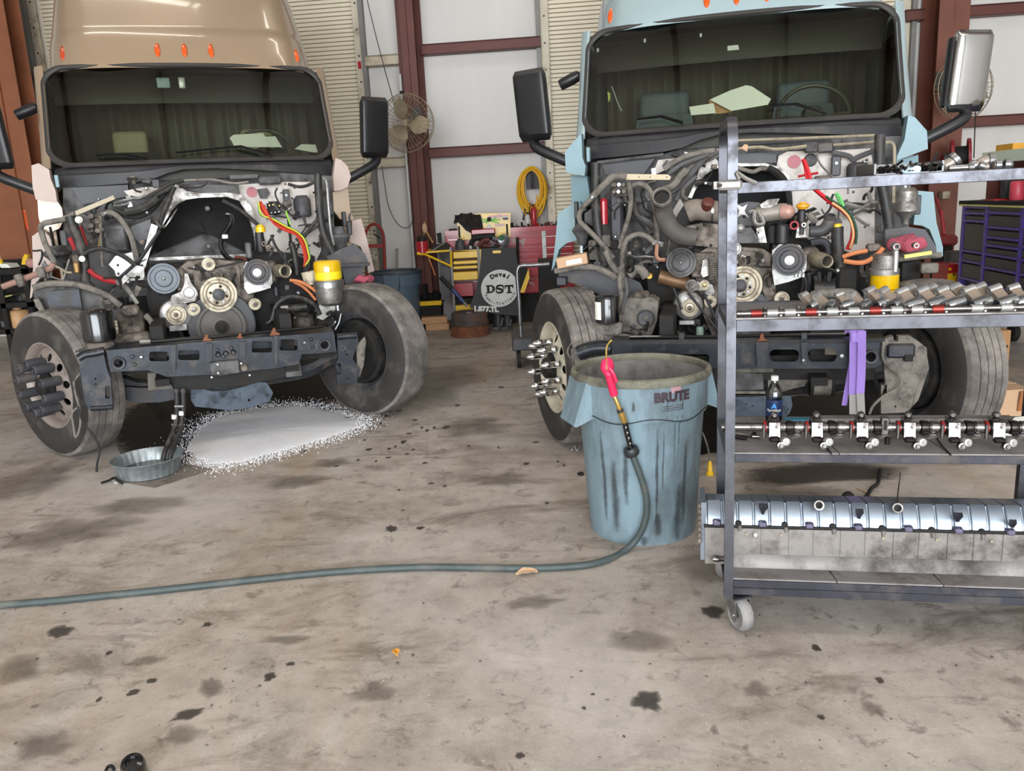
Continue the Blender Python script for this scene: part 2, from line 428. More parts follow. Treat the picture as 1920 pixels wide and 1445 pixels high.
# columns: tapered steel I-sections
ntrim = [0]
def trim(mb, m, label, wall=True, parent=None):
    ntrim[0] += 1
    o = wpart(mb, 'trim_%d' % ntrim[0], m) if wall else mb.build('trim_%d' % ntrim[0], m)
    return struct(o, label)
def icol(u0, u1, v, deep, m, label):
    mb = MB(); mid = (u0 + u1) / 2; t = .012
    mb.b2((u0, v, 0), (u1, v + t, ZT)); mb.b2((u0, v + deep - t, 0), (u1, v + deep, ZT)); mb.b2((mid - t / 2, v, 0), (mid + t / 2, v + deep, ZT))
    mb.b2((u0 - .03, v - .03, 0), (u1 + .03, v + deep, .02))
    return trim(mb, m, label)
c1a, c1b = wu(760, 150, -.55), wu(783, 150, -.55)
icol(c1a - .02, c1b + .0, -.55, .5, m_maroon, 'maroon steel column with the round fan')
side = MB(); side.b2((c1a - .12, -.30, 0), (c1a - .02, -.06, ZT)); trim(side, m_maroon, 'maroon web beside the column')
pipe = MB(); e = wu(752, 150, -.32); pipe.b2((e - .02, -.33, 0), (e + .005, -.30, 3.2)); trim(pipe, m_white, 'white vertical edge strip left of the column')
c2a, c2b = wu(1757, 100, -.6), wu(1814, 100, -.6)
icol(c2a, c2b, -.6, .55, mat('rusty_maroon_column', S(112, 62, 46), .55, .1, .15, 4), 'rust brown column behind the chrome mirror')
# girts
def girt(ua, ub, z, m, label, h=.125, v=-.17):
    mb = MB(); mb.b2((ua, v, z - h / 2), (ub, v + .006, z + h / 2)); mb.b2((ua, v, z + h / 2 - .006), (ub, 0, z + h / 2)); mb.b2((ua, v, z - h / 2), (ub, 0, z - h / 2 + .006))
    mb.b2((ua, v, z + h / 2 - .02), (ub, v + .012, z + h / 2))
    return trim(mb, m, label)
G1 = WF.p(900, 85, -.17).z; G2 = WF.p(900, 281, -.17).z
for z, nm in ((G1, 'upper'), (G2, 'lower')):
    girt(c1b, D2L - .1, z, m_maroon, nm + ' maroon girt right of the fan column')
    girt(D1R + .155, c1a - .1, z - .09, m_creamg, nm + ' cream girt left of the fan column')
    girt(D2R, c2a, z, m_maroon, nm + ' maroon girt left of the right column'); girt(c2b, 10.0, z, m_maroon, nm + ' maroon girt right of the right column')
    girt(-9.3, D1L - .15, z, m_maroon, nm + ' maroon girt in the left corner')
p5 = WF.p(900, -60, -.17).z; girt(c1b, D2L - .1, p5, m_maroon, 'top maroon girt')
# roof frame: rafters across the bay and purlins along it, above the picture
for ry in (-8, -2.5, 3.6, 9.4):
    mb = MB(); mb.b2((-9.2, ry - .12, ZT - .55), (9.2, ry + .12, ZT - .53)); mb.b2((-9.2, ry - .006, ZT - .55), (9.2, ry + .006, ZT)); trim(mb, m_maroon, 'maroon roof rafter', wall=False)
for rx in (-7.5, -5, -2.5, 0, 2.5, 5, 7.5):
    mb = MB(); mb.b2((rx - .03, -9.5, ZT - .18), (rx + .03, 12.4, ZT)); trim(mb, m_maroon, 'maroon roof purlin', wall=False)
# brown column at the left edge
q1 = W.p(57, 300, 10.75)
mb = MB(); mb.b2((q1.x - .6, 10.75, 0), (q1.x, 10.762, ZT)); mb.b2((q1.x - .6, 11.1, 0), (q1.x, 11.112, ZT)); mb.b2((q1.x - .33, 10.762, 0), (q1.x - .315, 11.1, ZT)); mb.b2((q1.x - .22, 10.72, 0), (q1.x - .205, 10.75, ZT))
lc = trim(mb, m_rustcol, 'rust brown steel column at the left edge', wall=False)
# orange arrow sticker on it
st = MB(); a = W.p(40, 394, 10.74); b_ = W.p(54, 431, 10.74)
x0, x1, z1, z0 = a.x, b_.x, a.z, b_.z
st.plate([(x0, z0), (x1, z0), (x1, z1), (x0, z1)], [[(x0 + .012, z0 + .012), (x0 + .012, z1 - .03), (x1 - .012, z1 - .03), (x1 - .012, z0 + .012)]], lambda x, y, h: V((x, 10.748 - h, y)), .003)
xm = (x0 + x1) / 2; st.b2((xm - .009, 10.744, z0 + .05), (xm + .009, 10.748, z1 - .045)); st.prism([(xm - .02, 10.744, z0 + .055), (xm + .02, 10.744, z0 + .055), (xm, 10.744, z0 + .022)], (0, .004, 0))
st.build('arrow_sticker', m_orange, lc)
cb = MB(); cb.tube([WF.p(22, -30, -.2), WF.p(38, 110, -.2), WF.p(55, 185, -.2), WF.p(73, 260, -.2)], .022)
trim(cb, m_black, 'black conduit up the left wall')

# ------------------------------------------------------------------ stains with soft ragged edges (oil, tracked dirt, painted shade under the trucks)
def fade_mat(name, col, rough, k=1.0, lo=.72, hi=1.12, ns=14):
    m = bpy.data.materials.new(name); m.use_nodes = True; n = m.node_tree.nodes; l = m.node_tree.links
    b = n['Principled BSDF']; b.inputs['Base Color'].default_value = col; b.inputs['Roughness'].default_value = rough
    at = n.new('ShaderNodeAttribute'); at.attribute_name = 'fade'
    tc = n.new('ShaderNodeTexCoord'); nz = n.new('ShaderNodeTexNoise'); nz.inputs['Scale'].default_value = ns; nz.inputs['Detail'].default_value = 8; nz.inputs['Roughness'].default_value = .7
    l.new(tc.outputs['Object'], nz.inputs['Vector'])
    ad = n.new('ShaderNodeMath'); ad.operation = 'ADD'; l.new(at.outputs['Fac'], ad.inputs[0]); l.new(nz.outputs[0], ad.inputs[1])
    mr = n.new('ShaderNodeMapRange'); mr.inputs['From Min'].default_value = lo; mr.inputs['From Max'].default_value = hi; mr.inputs['To Max'].default_value = k
    l.new(ad.outputs[0], mr.inputs[0])
    tr = n.new('ShaderNodeBsdfTransparent'); mx = n.new('ShaderNodeMixShader'); out = n['Material Output']
    l.new(mr.outputs[0], mx.inputs[0]); l.new(tr.outputs[0], mx.inputs[1]); l.new(b.outputs[0], mx.inputs[2]); l.new(mx.outputs[0], out.inputs[0])
    return m
m_oil = fade_mat('oil_stain', S(60, 54, 49), .4, .72, .62, 1.3, 24)
m_smudge = fade_mat('tracked_dirt', S(100, 90, 80), .6, .42, .55, 1.5, 9)
m_wet_shade = fade_mat('wet_oil_and_shade', S(18, 15, 14), .55, .98, .42, .85)  # near-black tone also stands in for the shade beneath the trucks
zst = [.0006]
def stain(poly, m, name='oil_stain', lab=None):
    """poly: world xy outline; centre opaque, rim fading"""
    bm = bmesh.new(); zst[0] += .00005; z = zst[0]
    c = V((sum(p[0] for p in poly) / len(poly), sum(p[1] for p in poly) / len(poly), z))
    n = len(poly); rings = []
    for k, f in ((0, .45), (1, .75), (2, 1.0)): rings.append([bm.verts.new(c.lerp(V((p[0], p[1], z)), f)) for p in poly])
    cv = bm.verts.new(c)
    for i in range(n):
        j = (i + 1) % n; bm.faces.new((cv, rings[0][i], rings[0][j]))
        for k in range(2): bm.faces.new((rings[k][i], rings[k + 1][i], rings[k + 1][j], rings[k][j]))
    bm.verts.index_update()
    ids = {v.index: f for R, f in zip(rings, (.95, .6, .05)) for v in R}; ids[cv.index] = 1.0
    me = bpy.data.meshes.new(name); bm.to_mesh(me); bm.free()
    at = me.attributes.new('fade', 'FLOAT', 'POINT')
    for i in range(len(me.vertices)): at.data[i].value = ids.get(i, 0)
    me.materials.append(m); o = bpy.data.objects.new(name, me); COL.objects.link(o); o.parent = floor
    return o
def blob(px, py, rx, ry, m, ang=0, name='oil_stain', n=16, wob=.3):
    c = W.z(px, py, 0); e = W.z(px + rx, py, 0); f2 = W.z(px, py - ry, 0)
    a = (e - c).length; b_ = (f2 - c).length; ca, sa = math.cos(ang), math.sin(ang); P = []
    for i in range(n):
        t = 2 * PI * i / n; k = 1 + random.uniform(-wob, wob); x = a * k * math.cos(t); y = b_ * k * math.sin(t)
        P.append((c.x + x * ca - y * sa, c.y + x * sa + y * ca))
    return stain(P, m, name)
def zpoly(pts): return [tuple(W.z(x, y, 0)[:2]) for x, y in pts]
# wet oil and painted shade under the tan truck
stain(zpoly([(205, 800), (235, 765), (330, 735), (450, 722), (560, 735), (640, 765), (650, 790), (560, 775), (450, 778), (390, 800), (370, 830), (345, 870), (300, 870), (225, 850)]), m_wet_shade, 'wet_oil_and_shade')
stain(zpoly([(215, 690), (420, 650), (620, 660), (690, 740), (560, 770), (300, 790)]), m_wet_shade, 'wet_oil_and_shade')
stain(zpoly([(1090, 820), (1320, 760), (1600, 730), (1780, 760), (1800, 830), (1560, 850), (1330, 850), (1200, 880)]), m_wet_shade, 'wet_oil_and_shade')  # dark sheet under the pale blue truck, shade put into its colour
stain(zpoly([(1380, 880), (1560, 860), (1720, 875), (1700, 900), (1560, 905), (1450, 915), (1380, 905)]), m_oil)
stain(zpoly([(1330, 950), (1400, 905), (1600, 915), (1640, 935), (1500, 945), (1400, 960)]), m_smudge)
for a in ((1213, 1314, 33, 22, m_oil, 0), (1332, 1147, 24, 14, m_oil, 0), (112, 1185, 26, 11, m_oil, .2), (388, 1171, 9, 5, m_oil, 0), (735, 991, 14, 8, m_oil, .3), (788, 990, 9, 4, m_oil, 0),
          (540, 1199, 55, 9, m_smudge, 0), (270, 1240, 40, 9, m_smudge, .1), (355, 1340, 32, 12, m_oil, .5), (505, 1269, 14, 8, m_oil, 0), (285, 1276, 10, 5, m_oil, 0), (250, 1298, 12, 6, m_oil, 0),
          (395, 1288, 22, 22, m_smudge, .5), (205, 1224, 8, 4, m_oil, .2), (185, 1312, 6, 5, m_oil, 0), (65, 1325, 10, 5, m_smudge, 0), (40, 1255, 40, 30, m_smudge, .5), (545, 1245, 10, 4, m_oil, 0),
          (1530, 1215, 9, 7, m_oil, 0), (1420, 1295, 30, 18, m_smudge, 0), (1640, 1330, 22, 16, m_smudge, 0), (1650, 1276, 8, 7, m_oil, 0), (1540, 1345, 9, 5, m_oil, 0), (1340, 1370, 9, 12, m_smudge, 0),
          (975, 1417, 12, 8, m_oil, 0), (1095, 1328, 5, 4, m_oil, 0), (1170, 1381, 4, 3, m_oil, 0), (1111, 1302, 5, 3, m_oil, 0), (1000, 1130, 60, 14, m_smudge, .1), (1200, 1200, 60, 25, m_smudge, 0),
          (560, 905, 60, 12, m_smudge, 0), (620, 868, 40, 8, m_smudge, .1), (880, 800, 80, 18, m_smudge, 0), (120, 1000, 120, 26, m_smudge, .3), (250, 950, 90, 18, m_smudge, .2), (60, 900, 70, 30, m_smudge, 0),
          (1320, 1060, 70, 40, m_smudge, .4), (800, 720, 90, 40, m_smudge, 0), (930, 900, 60, 14, m_smudge, 0), (700, 1300, 50, 20, m_smudge, 0), (340, 1380, 40, 18, m_smudge, 0), (80, 1400, 60, 24, m_smudge, 0)):
    blob(*a)
for i in range(48):     # drips across the aisle
    x = random.uniform(640, 1060); y = random.uniform(690, 960) if i < 50 else random.uniform(960, 1100)
    if random.random() < .6: x = random.gauss(740, 70); y = random.gauss(825, 45)
    if x > 1060: continue
    blob(x, y, random.uniform(3, 8), random.uniform(1.6, 3.2), m_oil, 0, 'oil_drip', 9, .2)
for i in range(40):
    x = random.uniform(0, 1920); y = random.uniform(1130, 1440)
    blob(x, y, random.uniform(2, 5), random.uniform(1.2, 3), m_oil, 0, 'oil_drip', 8, .3)

# ------------------------------------------------------------------ white absorbent granules
def absorbent():
    m = mat('absorbent_granules', S(240, 240, 243), .9, 0, .06, 80, bump=.3, bs=160)
    poly = zpoly([(352, 838), (372, 808), (398, 786), (440, 774), (500, 764), (560, 760), (612, 768), (662, 783), (672, 797), (640, 812), (590, 828), (540, 842), (490, 855), (440, 866), (400, 868), (370, 858)])
    c = V((sum(p[0] for p in poly) / len(poly), sum(p[1] for p in poly) / len(poly), 0)); n = 96
    P = catmull([V((p[0], p[1], 0)) for p in poly], 6, True); mb = MB(); R = []
    for f, z in ((1.0, .0), (.97, .004), (.85, .012), (.6, .016), (.3, .018)):
        row = []
        for i, p in enumerate(P):
            k = f * (1 + (.05 * noise.noise(p * 9) + .03 * noise.noise(p * 31)) * (f > .9))
            q = c.lerp(p, k); q.z = z + (.004 * noise.noise(q * 14) if z > 0 else 0); row.append(q)
        R.append(row)
    mb.sheet(R, closed=True); cv = mb.bm.verts.new(c + V((0, 0, .018))); mb.bm.verts.ensure_lookup_table()
    k0 = 4 * len(P)
    for i in range(len(P)): mb.bm.faces.new((mb.bm.verts[k0 + i], mb.bm.verts[k0 + (i + 1) % len(P)], cv))
    for i in range(5200):
        p = random.choice(P); f = 1 + abs(random.gauss(0, .13)) - .03
        q = c.lerp(p, f) + V((random.gauss(0, .05), random.gauss(0, .05), 0))
        s = random.uniform(.0022, .0055); q.z = s * .5
        a = random.uniform(0, PI)
        vs = [mb.bm.verts.new(q + V((math.cos(a + 2.1 * k) * s, math.sin(a + 2.1 * k) * s, -s * .4))) for k in range(3)] + [mb.bm.verts.new(q + V((0, 0, s)))]
        for t in ((0, 1, 3), (1, 2, 3), (2, 0, 3)): mb.bm.faces.new([vs[k] for k in t])
    o = mb.build('absorbent_granules', m, None, 30); tag(o, 'white oil absorbent granules spread on the floor beneath the tan truck', 'absorbent'); o['kind'] = 'stuff'
absorbent()
# ================================================================== THE TWO TRUCKS (same model, hoods off)
def circ(r, n=20, cx=0, cy=0, a0=0): return [(cx + r * math.cos(a0 + 2 * PI * i / n), cy + r * math.sin(a0 + 2 * PI * i / n)) for i in range(n)]
def rrect(x0, y0, x1, y1, r, n=4):
    P = []
    for cx, cy, a in ((x1 - r, y1 - r, 0), (x0 + r, y1 - r, 90), (x0 + r, y0 + r, 180), (x1 - r, y0 + r, 270)):
        for k in range(n + 1): t = math.radians(a + 90 * k / n); P.append((cx + r * math.cos(t), cy + r * math.sin(t)))
    return P
class Truck:
    def __init__(s, fr, root, part=None): s.f = fr; s.root = root; s.par = root if part is None else part
    def under(s, part): return Truck(s.f, s.root, part)
    def k(s, v): return abs(v - s.f.o[1]) / FPX
    def hose(s, name, m, r, v, pts, n=8, sub=4, label=None, clamp=()):
        P = s.f.pts(pts, v); o = MB().tube(P, r, n, sub).build(name, m, s.par)
        for c in clamp:
            C = catmull(P, 6); i = max(1, min(len(C) - 2, int(c * len(C)))); d = (C[i + 1] - C[i - 1]).normalized()
            MB().cyl(C[i] - d * .008, C[i] + d * .008, r * 1.13, n=12).build('hose_clamp', m_steel, o if s.par is s.root else s.par)
        if label: o['label'] = label
        return o
    def rod(s, name, m, r, v, pts, n=8):
        return MB().tube(s.f.pts(pts, v), r, n, smooth=False).build(name, m, s.par)
    def panel(s, name, m, v, pts, t=.02, holes=(), bev=None, label=None):
        P = [s.f.p(x, y, v) for x, y in pts]
        if holes:
            out = [(p.x, p.z) for p in P]; hs_ = []
            for h in holes: hs_.append([(q.x, q.z) for q in [s.f.p(x, y, v) for x, y in h]])
            mb = MB().plate(out, hs_, lambda x, y, h: V((x, v + h, y)), t)
        else: mb = MB().prism(P, (0, t, 0))
        o = mb.build(name, m, s.par)
        if label: o['label'] = label
        return o
    def block(s, name, m, v, x0, y0, x1, y1, d, bev=.008):
        a = s.f.p(x0, y0, v); b = s.f.p(x1, y1, v)
        mb = MB().box(((a.x + b.x) / 2, v + d / 2, (a.z + b.z) / 2), (abs(b.x - a.x), d, abs(a.z - b.z)), bev=bev)
        return mb.build(name, m, s.par)
    def disc(s, name, m, v, px, py, prof, n=28, tilt=None):
        """prof in (pixel radius, metres towards the viewer)"""
        k = s.k(v); o = s.f.p(px, py, v)
        return MB().lathe([(r * k, t) for r, t in prof], o, tilt or (0, -1, 0), n).build(name, m, s.par)
    def can(s, name, m, v, x, y0, y1, rpx, prof=None, n=24):
        """upright round body between two heights of the photo"""
        k = s.k(v); a = s.f.p(x, y1, v); b = s.f.p(x, y0, v); b = V((a.x, v, b.z)); h = b.z - a.z; r = rpx * k
        prof = prof or [(0, 0), (1, 0), (1, .86), (.94, .94), (.78, 1), (0, 1)]
        return MB().lathe([(q * r, t * h) for q, t in prof], a, (0, 0, 1), n).build(name, m, s.par)

def two_mats(o, m2, pred):
    o.data.materials.append(m2)
    for p in o.data.polygons:
        if pred(p): p.material_index = 1

GLASS = glassy('windshield_glass', (.74, .78, .69, 1), .06)
m_int = mat('cab_interior', S(66, 64, 56), .7, 0, .1, 4)
m_dash = mat('dashboard', S(64, 64, 57), .6, 0, .1, 6)
m_seat_tan = mat('tan_seat', S(150, 146, 112), .7, 0, .08)
m_seat_grey = mat('grey_seat', S(88, 98, 104), .6, 0, .08)
m_curtain = mat('sleeper_curtain', S(84, 81, 70), .8, 0, .08, 3)
m_headl = mat('dark_headliner', S(26, 26, 24), .8, 0, .15)

def wtop(u): return V((u, 1.402 - .19 * (1 - (u / 1.09) ** 2), 2.791))
def wsp(u, t):
    t2 = t; z = 1.988 + .803 * t2; v = .948 + .454 * t2 - .20 * (1 - (u / 1.10) ** 2) + .015 * math.sin(PI * t)
    return V((u, v, z))

def wheel(root, side, fr, steer, rim_m, inner, lugs):
    w = bpy.data.objects.new('wheel', None); COL.objects.link(w); w.parent = root
    w.matrix_local = Matrix.Translation((side * 1.055, 0, .51)) @ Matrix.Rotation(math.radians(steer + (180 if side < 0 else 0)), 4, 'Z')
    R = .51; pr = [(.285, -.112), (.30, -.130), (.36, -.143), (.43, -.142), (.478, -.130), (.499, -.116)]
    xs = -.112
    ribs = 5; gw = .007; rw = (.224 - gw * (ribs - 1)) / ribs
    for i in range(ribs):
        crown = lambda x: R - .010 * (x / .112) ** 2
        pr += [(crown(xs), xs), (crown(xs + rw), xs + rw)]
        if i < ribs - 1: pr += [(R - .014, xs + rw + .001), (R - .014, xs + rw + gw - .001)]
        xs += rw + gw
    pr += [(.499, .116), (.478, .130), (.43, .142), (.36, .143), (.30, .130), (.285, .112)]
    t = MB().lathe(pr, (0, 0, 0), (1, 0, 0), 72).build('tyre', m_tyre, w, 30)
    two_mats(t, m_tyresw, lambda p: math.hypot(p.center.y, p.center.z) < .482)
    MB().lathe([(.289, .118), (.30, .123), (.302, .128), (.290, .130), (.276, .118), (.262, .105), (.256, .08), (.256, -.09), (.272, -.108), (.29, -.126), (.302, -.126), (.30, -.120), (.286, -.112), (.286, .10)], (0, 0, 0), (1, 0, 0), 48, close=True).build('rim', rim_m if not inner else m_dgrey, w)
    holes = [circ(.0275, 12, .197 * math.cos(a), .197 * math.sin(a)) for a in [2 * PI * i / 10 + .1 for i in range(10)]]
    def fn(x, y, h):
        r = math.hypot(x, y); z = .075 + .055 * max(0, min(1, (.255 - r) / .095)) ** .8
        return V((z - h, x, y))
    MB().plate(circ(.257, 60), holes + [circ(.105, 30)] + [circ(.011, 8, .1675 * math.cos(a), .1675 * math.sin(a)) for a in [2 * PI * i / 10 for i in range(0)]], fn, .012).build('wheel_disc', rim_m, w)
    MB().lathe([(0, .19), (.05, .19), (.065, .18), (.07, .15), (.095, .14), (.10, .05), (.10, -.02), (0, -.02)], (0, 0, 0), (1, 0, 0), 24).build('hub', m_soot, w)
    if inner: MB().lathe([(.15, -.045), (.252, -.045), (.252, -.05), (.15, -.05)], (0, 0, 0), (1, 0, 0), 48, close=True).build('dust_shield', m_soot, w)
    MB().lathe([(.20, -.0), (.24, -.02), (.246, -.10), (.246, -.135), (.215, -.14), (.205, -.165), (.12, -.17), (.10, -.19), (0, -.19)], (0, 0, 0), (1, 0, 0), 36).build('brake_drum', m_soot, w)
    for i in range(10):
        a = 2 * PI * i / 10 + .31; c = V((.128, .1675 * math.cos(a), .1675 * math.sin(a)))
        if inner: break
        if lugs == 'tube':
            MB().lathe([(.024, 0), (.033, .005), (.034, .085), (.031, .12), (.024, .125), (.022, .10), (0, .10)], c, (1, 0, 0), 14).build('lug_cover', m_dgrey, w)
        else:
            MB().lathe([(.026, 0), (.027, .012), (.022, .018), (.021, .055), (.024, .062), (.023, .085), (.014, .118), (.005, .128), (0, .129)], c, (1, 0, 0), 12).build('lug_cover', m_chrome, w)
    return w

def cab(T, paint, panel_m, tan):
    root = T.root; B = bpy.data.objects.new('cab', None); COL.objects.link(B); B.parent = root
    # roof fairing
    def row(z, w, vf, p=5.0, vb=3.5, n=40):
        P = [V((-w, vb, z))]
        for i in range(n + 1):
            a = PI * i / n; x = math.cos(a); y = math.sin(a)
            q = 2.0 / p; u = -math.copysign(abs(x) ** q, x) * w; v = vb - (abs(y) ** q) * (vb - vf); P.append(V((u, v, z)))
        P.append(V((w, vb, z))); return P
    rows = [row(*r) for r in ((2.755, 1.118, 1.20), (2.80, 1.118, 1.215), (2.90, 1.115, 1.30), (3.00, 1.11, 1.37), (3.07, 1.10, 1.425), (3.10, 1.097, 1.475), (3.14, 1.090, 1.51), (3.3, 1.066, 1.63), (3.5, 1.04, 1.80), (3.7, 1.0, 2.02), (3.88, .93, 2.32), (3.98, .80, 2.7))]
    mb = MB(); mb.sheet(rows); mb.bm.faces.new([mb.bm.verts.new(p) for p in rows[-1]]); mb.build('roof_fairing', paint, B, 50)
    # shallow recess line up on the roof
    rl = MB(); rl.tube([V((.62, 1.83, 3.46)), V((.60, 1.80, 3.40)), V((.52, 1.735, 3.335)), V((.38, 1.70, 3.315)), V((-.38, 1.70, 3.315)), V((-.52, 1.735, 3.335)), V((-.60, 1.80, 3.40)), V((-.62, 1.83, 3.46))], .012, 6); rl.build('roof_ridge', paint, B)
    # sides with a door window, A-pillars
    for s in (-1, 1):
        mb = MB()
        def side(y, z, h): return V((s * (1.115 + h), y, z))
        out = [(1.06, 1.0), (3.5, 1.0), (3.5, 2.78), (1.46, 2.78), (1.06, 1.98)]
        win = [(1.25, 1.95), (2.15, 1.95), (2.15, 2.62), (1.55, 2.62)]
        mb.plate(out, [win], side, .02); mb.build('door_side', paint, B)
        mb = MB(); mb.prism([side(y, z, -.005) for y, z in win], (s * .006, 0, 0)); mb.build('door_window', GLASS, B)
        ap = []
        for k in range(9):
            t = k / 8; q = wsp(s * 1.04, t); ap.append([V((s * 1.06, q.y - .015, q.z)), V((s * 1.105, q.y + .012, q.z)), V((s * 1.128, q.y + .06, q.z)), V((s * 1.132, q.y + .2, q.z))])
        MB().sheet(ap, thick=.012).build('windshield_pillar', paint, B)
    MB().b2((-1.11, 3.48, 1.0), (1.11, 3.5, 3.4)).build('rear_wall', paint, B)
    # interior
    I = bpy.data.objects.new('cab_interior', None); COL.objects.link(I); I.parent = root
    MB().b2((-1.1, 1.0, 1.06), (1.1, 3.48, 1.1)).build('cab_floor', m_headl, I)
    rows = [[V((u, 1.45 + .02 * 0 + 2.0 * t, 2.76 - .25 * (1 - math.sin(PI * min(1, t * 1.6 + .2))) * 0 + .0)) for u in (-1.1, -.5, 0, .5, 1.1)] for t in (0, .3, .6, 1)]
    MB().sheet(rows).build('headliner', m_headl, I)
    # overhead console: a curved shelf over the windshield
    rows = []
    for k in range(9):
        a = PI * .5 * k / 8; rows.append([V((u, 1.62 - .10 * (1 - (u / 1.1) ** 2) + .28 * math.sin(a), 2.735 - .18 * (1 - math.cos(a)))) for u in [-1.08 + .18 * i for i in range(13)]])
    MB().sheet(rows).build('overhead_console', m_int, I)
    rows = [[V((-1.08 + 2.16 * i / 90, 2.55 + .03 * math.sin(i * 1.1) + .02 * math.sin(i * .37), z)) for i in range(91)] for z in (1.1, 2.0, 2.9)]
    MB().sheet(rows).build('sleeper_curtain', m_curtain, I)
    rows = []
    for t, dz, dv in ((0, -.12, .03), (.2, .02, .06), (.4, .05, .2), (.7, .06, .38), (1, .03, .5)):
        rows.append([V((u, .87 + dv + .02 - .17 * (1 - (u / 1.1) ** 2), 1.985 + dz - .09 * (abs(u) > 1.04))) for u in [-1.08 + .12 * i for i in range(19)]])
    rows.append([V((p.x, p.y + .03, p.z - .5)) for p in rows[-1]])
    MB().sheet(rows).build('dashboard', m_dash, I)
    sm = m_seat_tan if tan else m_seat_grey
    for u in (-.56, .56):
        S_ = bpy.data.objects.new('seat', None); COL.objects.link(S_); S_.parent = root
        MB().box((u, 2.02, 1.62), (.50, .5, .14), bev=.05, seg=2).build('seat_cushion', m_headl if tan else sm, S_)
        zt = 2.16 if tan else 2.20
        MB().sheet([[V((u + x * w, 2.24 + .05 * abs(x) + (z - 1.7) * .12, z)) for x in (-1, -.85, -.4, 0, .4, .85, 1)] for z, w in ((1.6, .25), (1.85, .25), (2.0, .235), (zt, .20))], thick=.12).build('seat_back', m_headl if tan else sm, S_)
        mb = MB(); mb.box((u, 2.27, zt + .10), (.30 if tan else .42, .10, .22), bev=.045, seg=3); mb.build('headrest', sm, S_)
    C = V((.56, 1.50, 2.08)); q = Euler((math.radians(62), 0, 0)).to_matrix(); st = MB()
    st.tube([C + q @ V((.25 * math.cos(a), .25 * math.sin(a), 0)) for a in [2 * PI * i / 28 for i in range(28)]], .016, 8, 2, True)
    for a in (0, PI, -PI / 2): st.tube([C + q @ V((.07 * math.cos(a), .07 * math.sin(a), -.02)), C + q @ V((.245 * math.cos(a), .245 * math.sin(a), 0))], .014, 6, smooth=False)
    st.build('steering_wheel', mat('steering_wheel_grey', S(66, 65, 58), .45, 0, .05), I)
    MB().lathe([(0, .03), (.06, .03), (.085, 0), (.085, -.03), (0, -.03)], C, q @ V((0, 0, 1)), 20).build('steering_hub', m_dash, I)
    # windshield and its black seal
    N = 64; outl = []
    def rr(ix, iy, r, n=8):
        P = []
        for cx, cy, a in ((ix - r, iy - r, 0), (-ix + r, iy - r, 90), (-ix + r, -iy + r, 180), (ix - r, -iy + r, 270)):
            for k in range(n + 1): t = math.radians(a + 90 * k / n); P.append((cx + r * math.cos(t), cy + r * math.sin(t)))
        # subdivide straights
        Q = []
        for i in range(len(P)):
            a = P[i]; b = P[(i + 1) % len(P)]; L = math.hypot(b[0] - a[0], b[1] - a[1]); m = max(1, int(L / .12))
            for j in range(m): Q.append((a[0] + (b[0] - a[0]) * j / m, a[1] + (b[1] - a[1]) * j / m))
        return Q
    def mp(x, y, off=0): q = wsp(x, .5 + y / .922); return V((q.x, q.y + off, q.z))
    o1 = rr(1.088, .461, .17); ring = []
    for (dx, off) in ((0, .03), (0, -.014), (.012, -.026), (.026, -.022), (.036, -.010), (.040, .012)):
        ring.append([mp(x * (1 - dx / 1.088 * 1), y * (1 - dx / .461), off) for x, y in o1])
    MB().sheet(ring, closed=True).build('windshield_seal', m_rubber, B, 50)
    rows = []
    for k in range(13):
        y = -.43 + .86 * k / 12; c = .43 - abs(y); w = 1.058 - (0 if c > .13 else .13 - math.sqrt(max(0, .13 ** 2 - (.13 - c) ** 2)))
        rows.append([mp(w * (-1 + 2 * i / 24), y, .004) for i in range(25)])
    MB().sheet(rows).build('windshield', GLASS, B, 60)
    # cowl under the glass, higher in the middle
    low = [(104, 350), (112, 352), (160, 350), (205, 347), (250, 344), (285, 338), (315, 326), (345, 319), (400, 317), (460, 319), (520, 322), (575, 325), (620, 330), (627, 331)]
    L = [TA.p(x, y, .80) for x, y in low]; rows = [[], [], [], [], []]
    for q in L:
        u = max(-1.10, min(1.10, q.x)); a = wsp(u, -.015); vv = a.y
        z2 = q.z; h = a.z - z2
        rows[0].append(V((u, vv + .02, a.z + .015))); rows[1].append(V((u, vv - .045, a.z - .012))); rows[2].append(V((u, vv - .055, a.z - h * .30))); rows[3].append(V((u, vv - .075, a.z - h * .36))); rows[4].append(V((u, vv - .085, z2)))
    MB().sheet(rows, thick=.012).build('cowl', m_cowl, B, 30)
    for a, b in (((-.30, .0), (-.75, .06)), ((.22, .0), (.60, .07))) if tan else (((-.42, .0), (-.02, -.02)), ((.35, .02), (.70, .0))):
        pass
    # roof marker lights
    for u in (-.915, -.205, 0, .205, .915):
        v = 3.5 - (1 - (abs(u) / 1.112) ** 5) ** .2 * (3.5 - 1.31); z = 2.905
        mb = MB(); mb.ball((0, 0, 0), 1, .024, .024, .082, 14, rot(-40, 0, 0))
        o = mb.build('marker_light', m_orange, B); o.location = (u, v - .005, z)
        if u < -.5 and tan: o.data.materials[0] = m_redlens
    return B

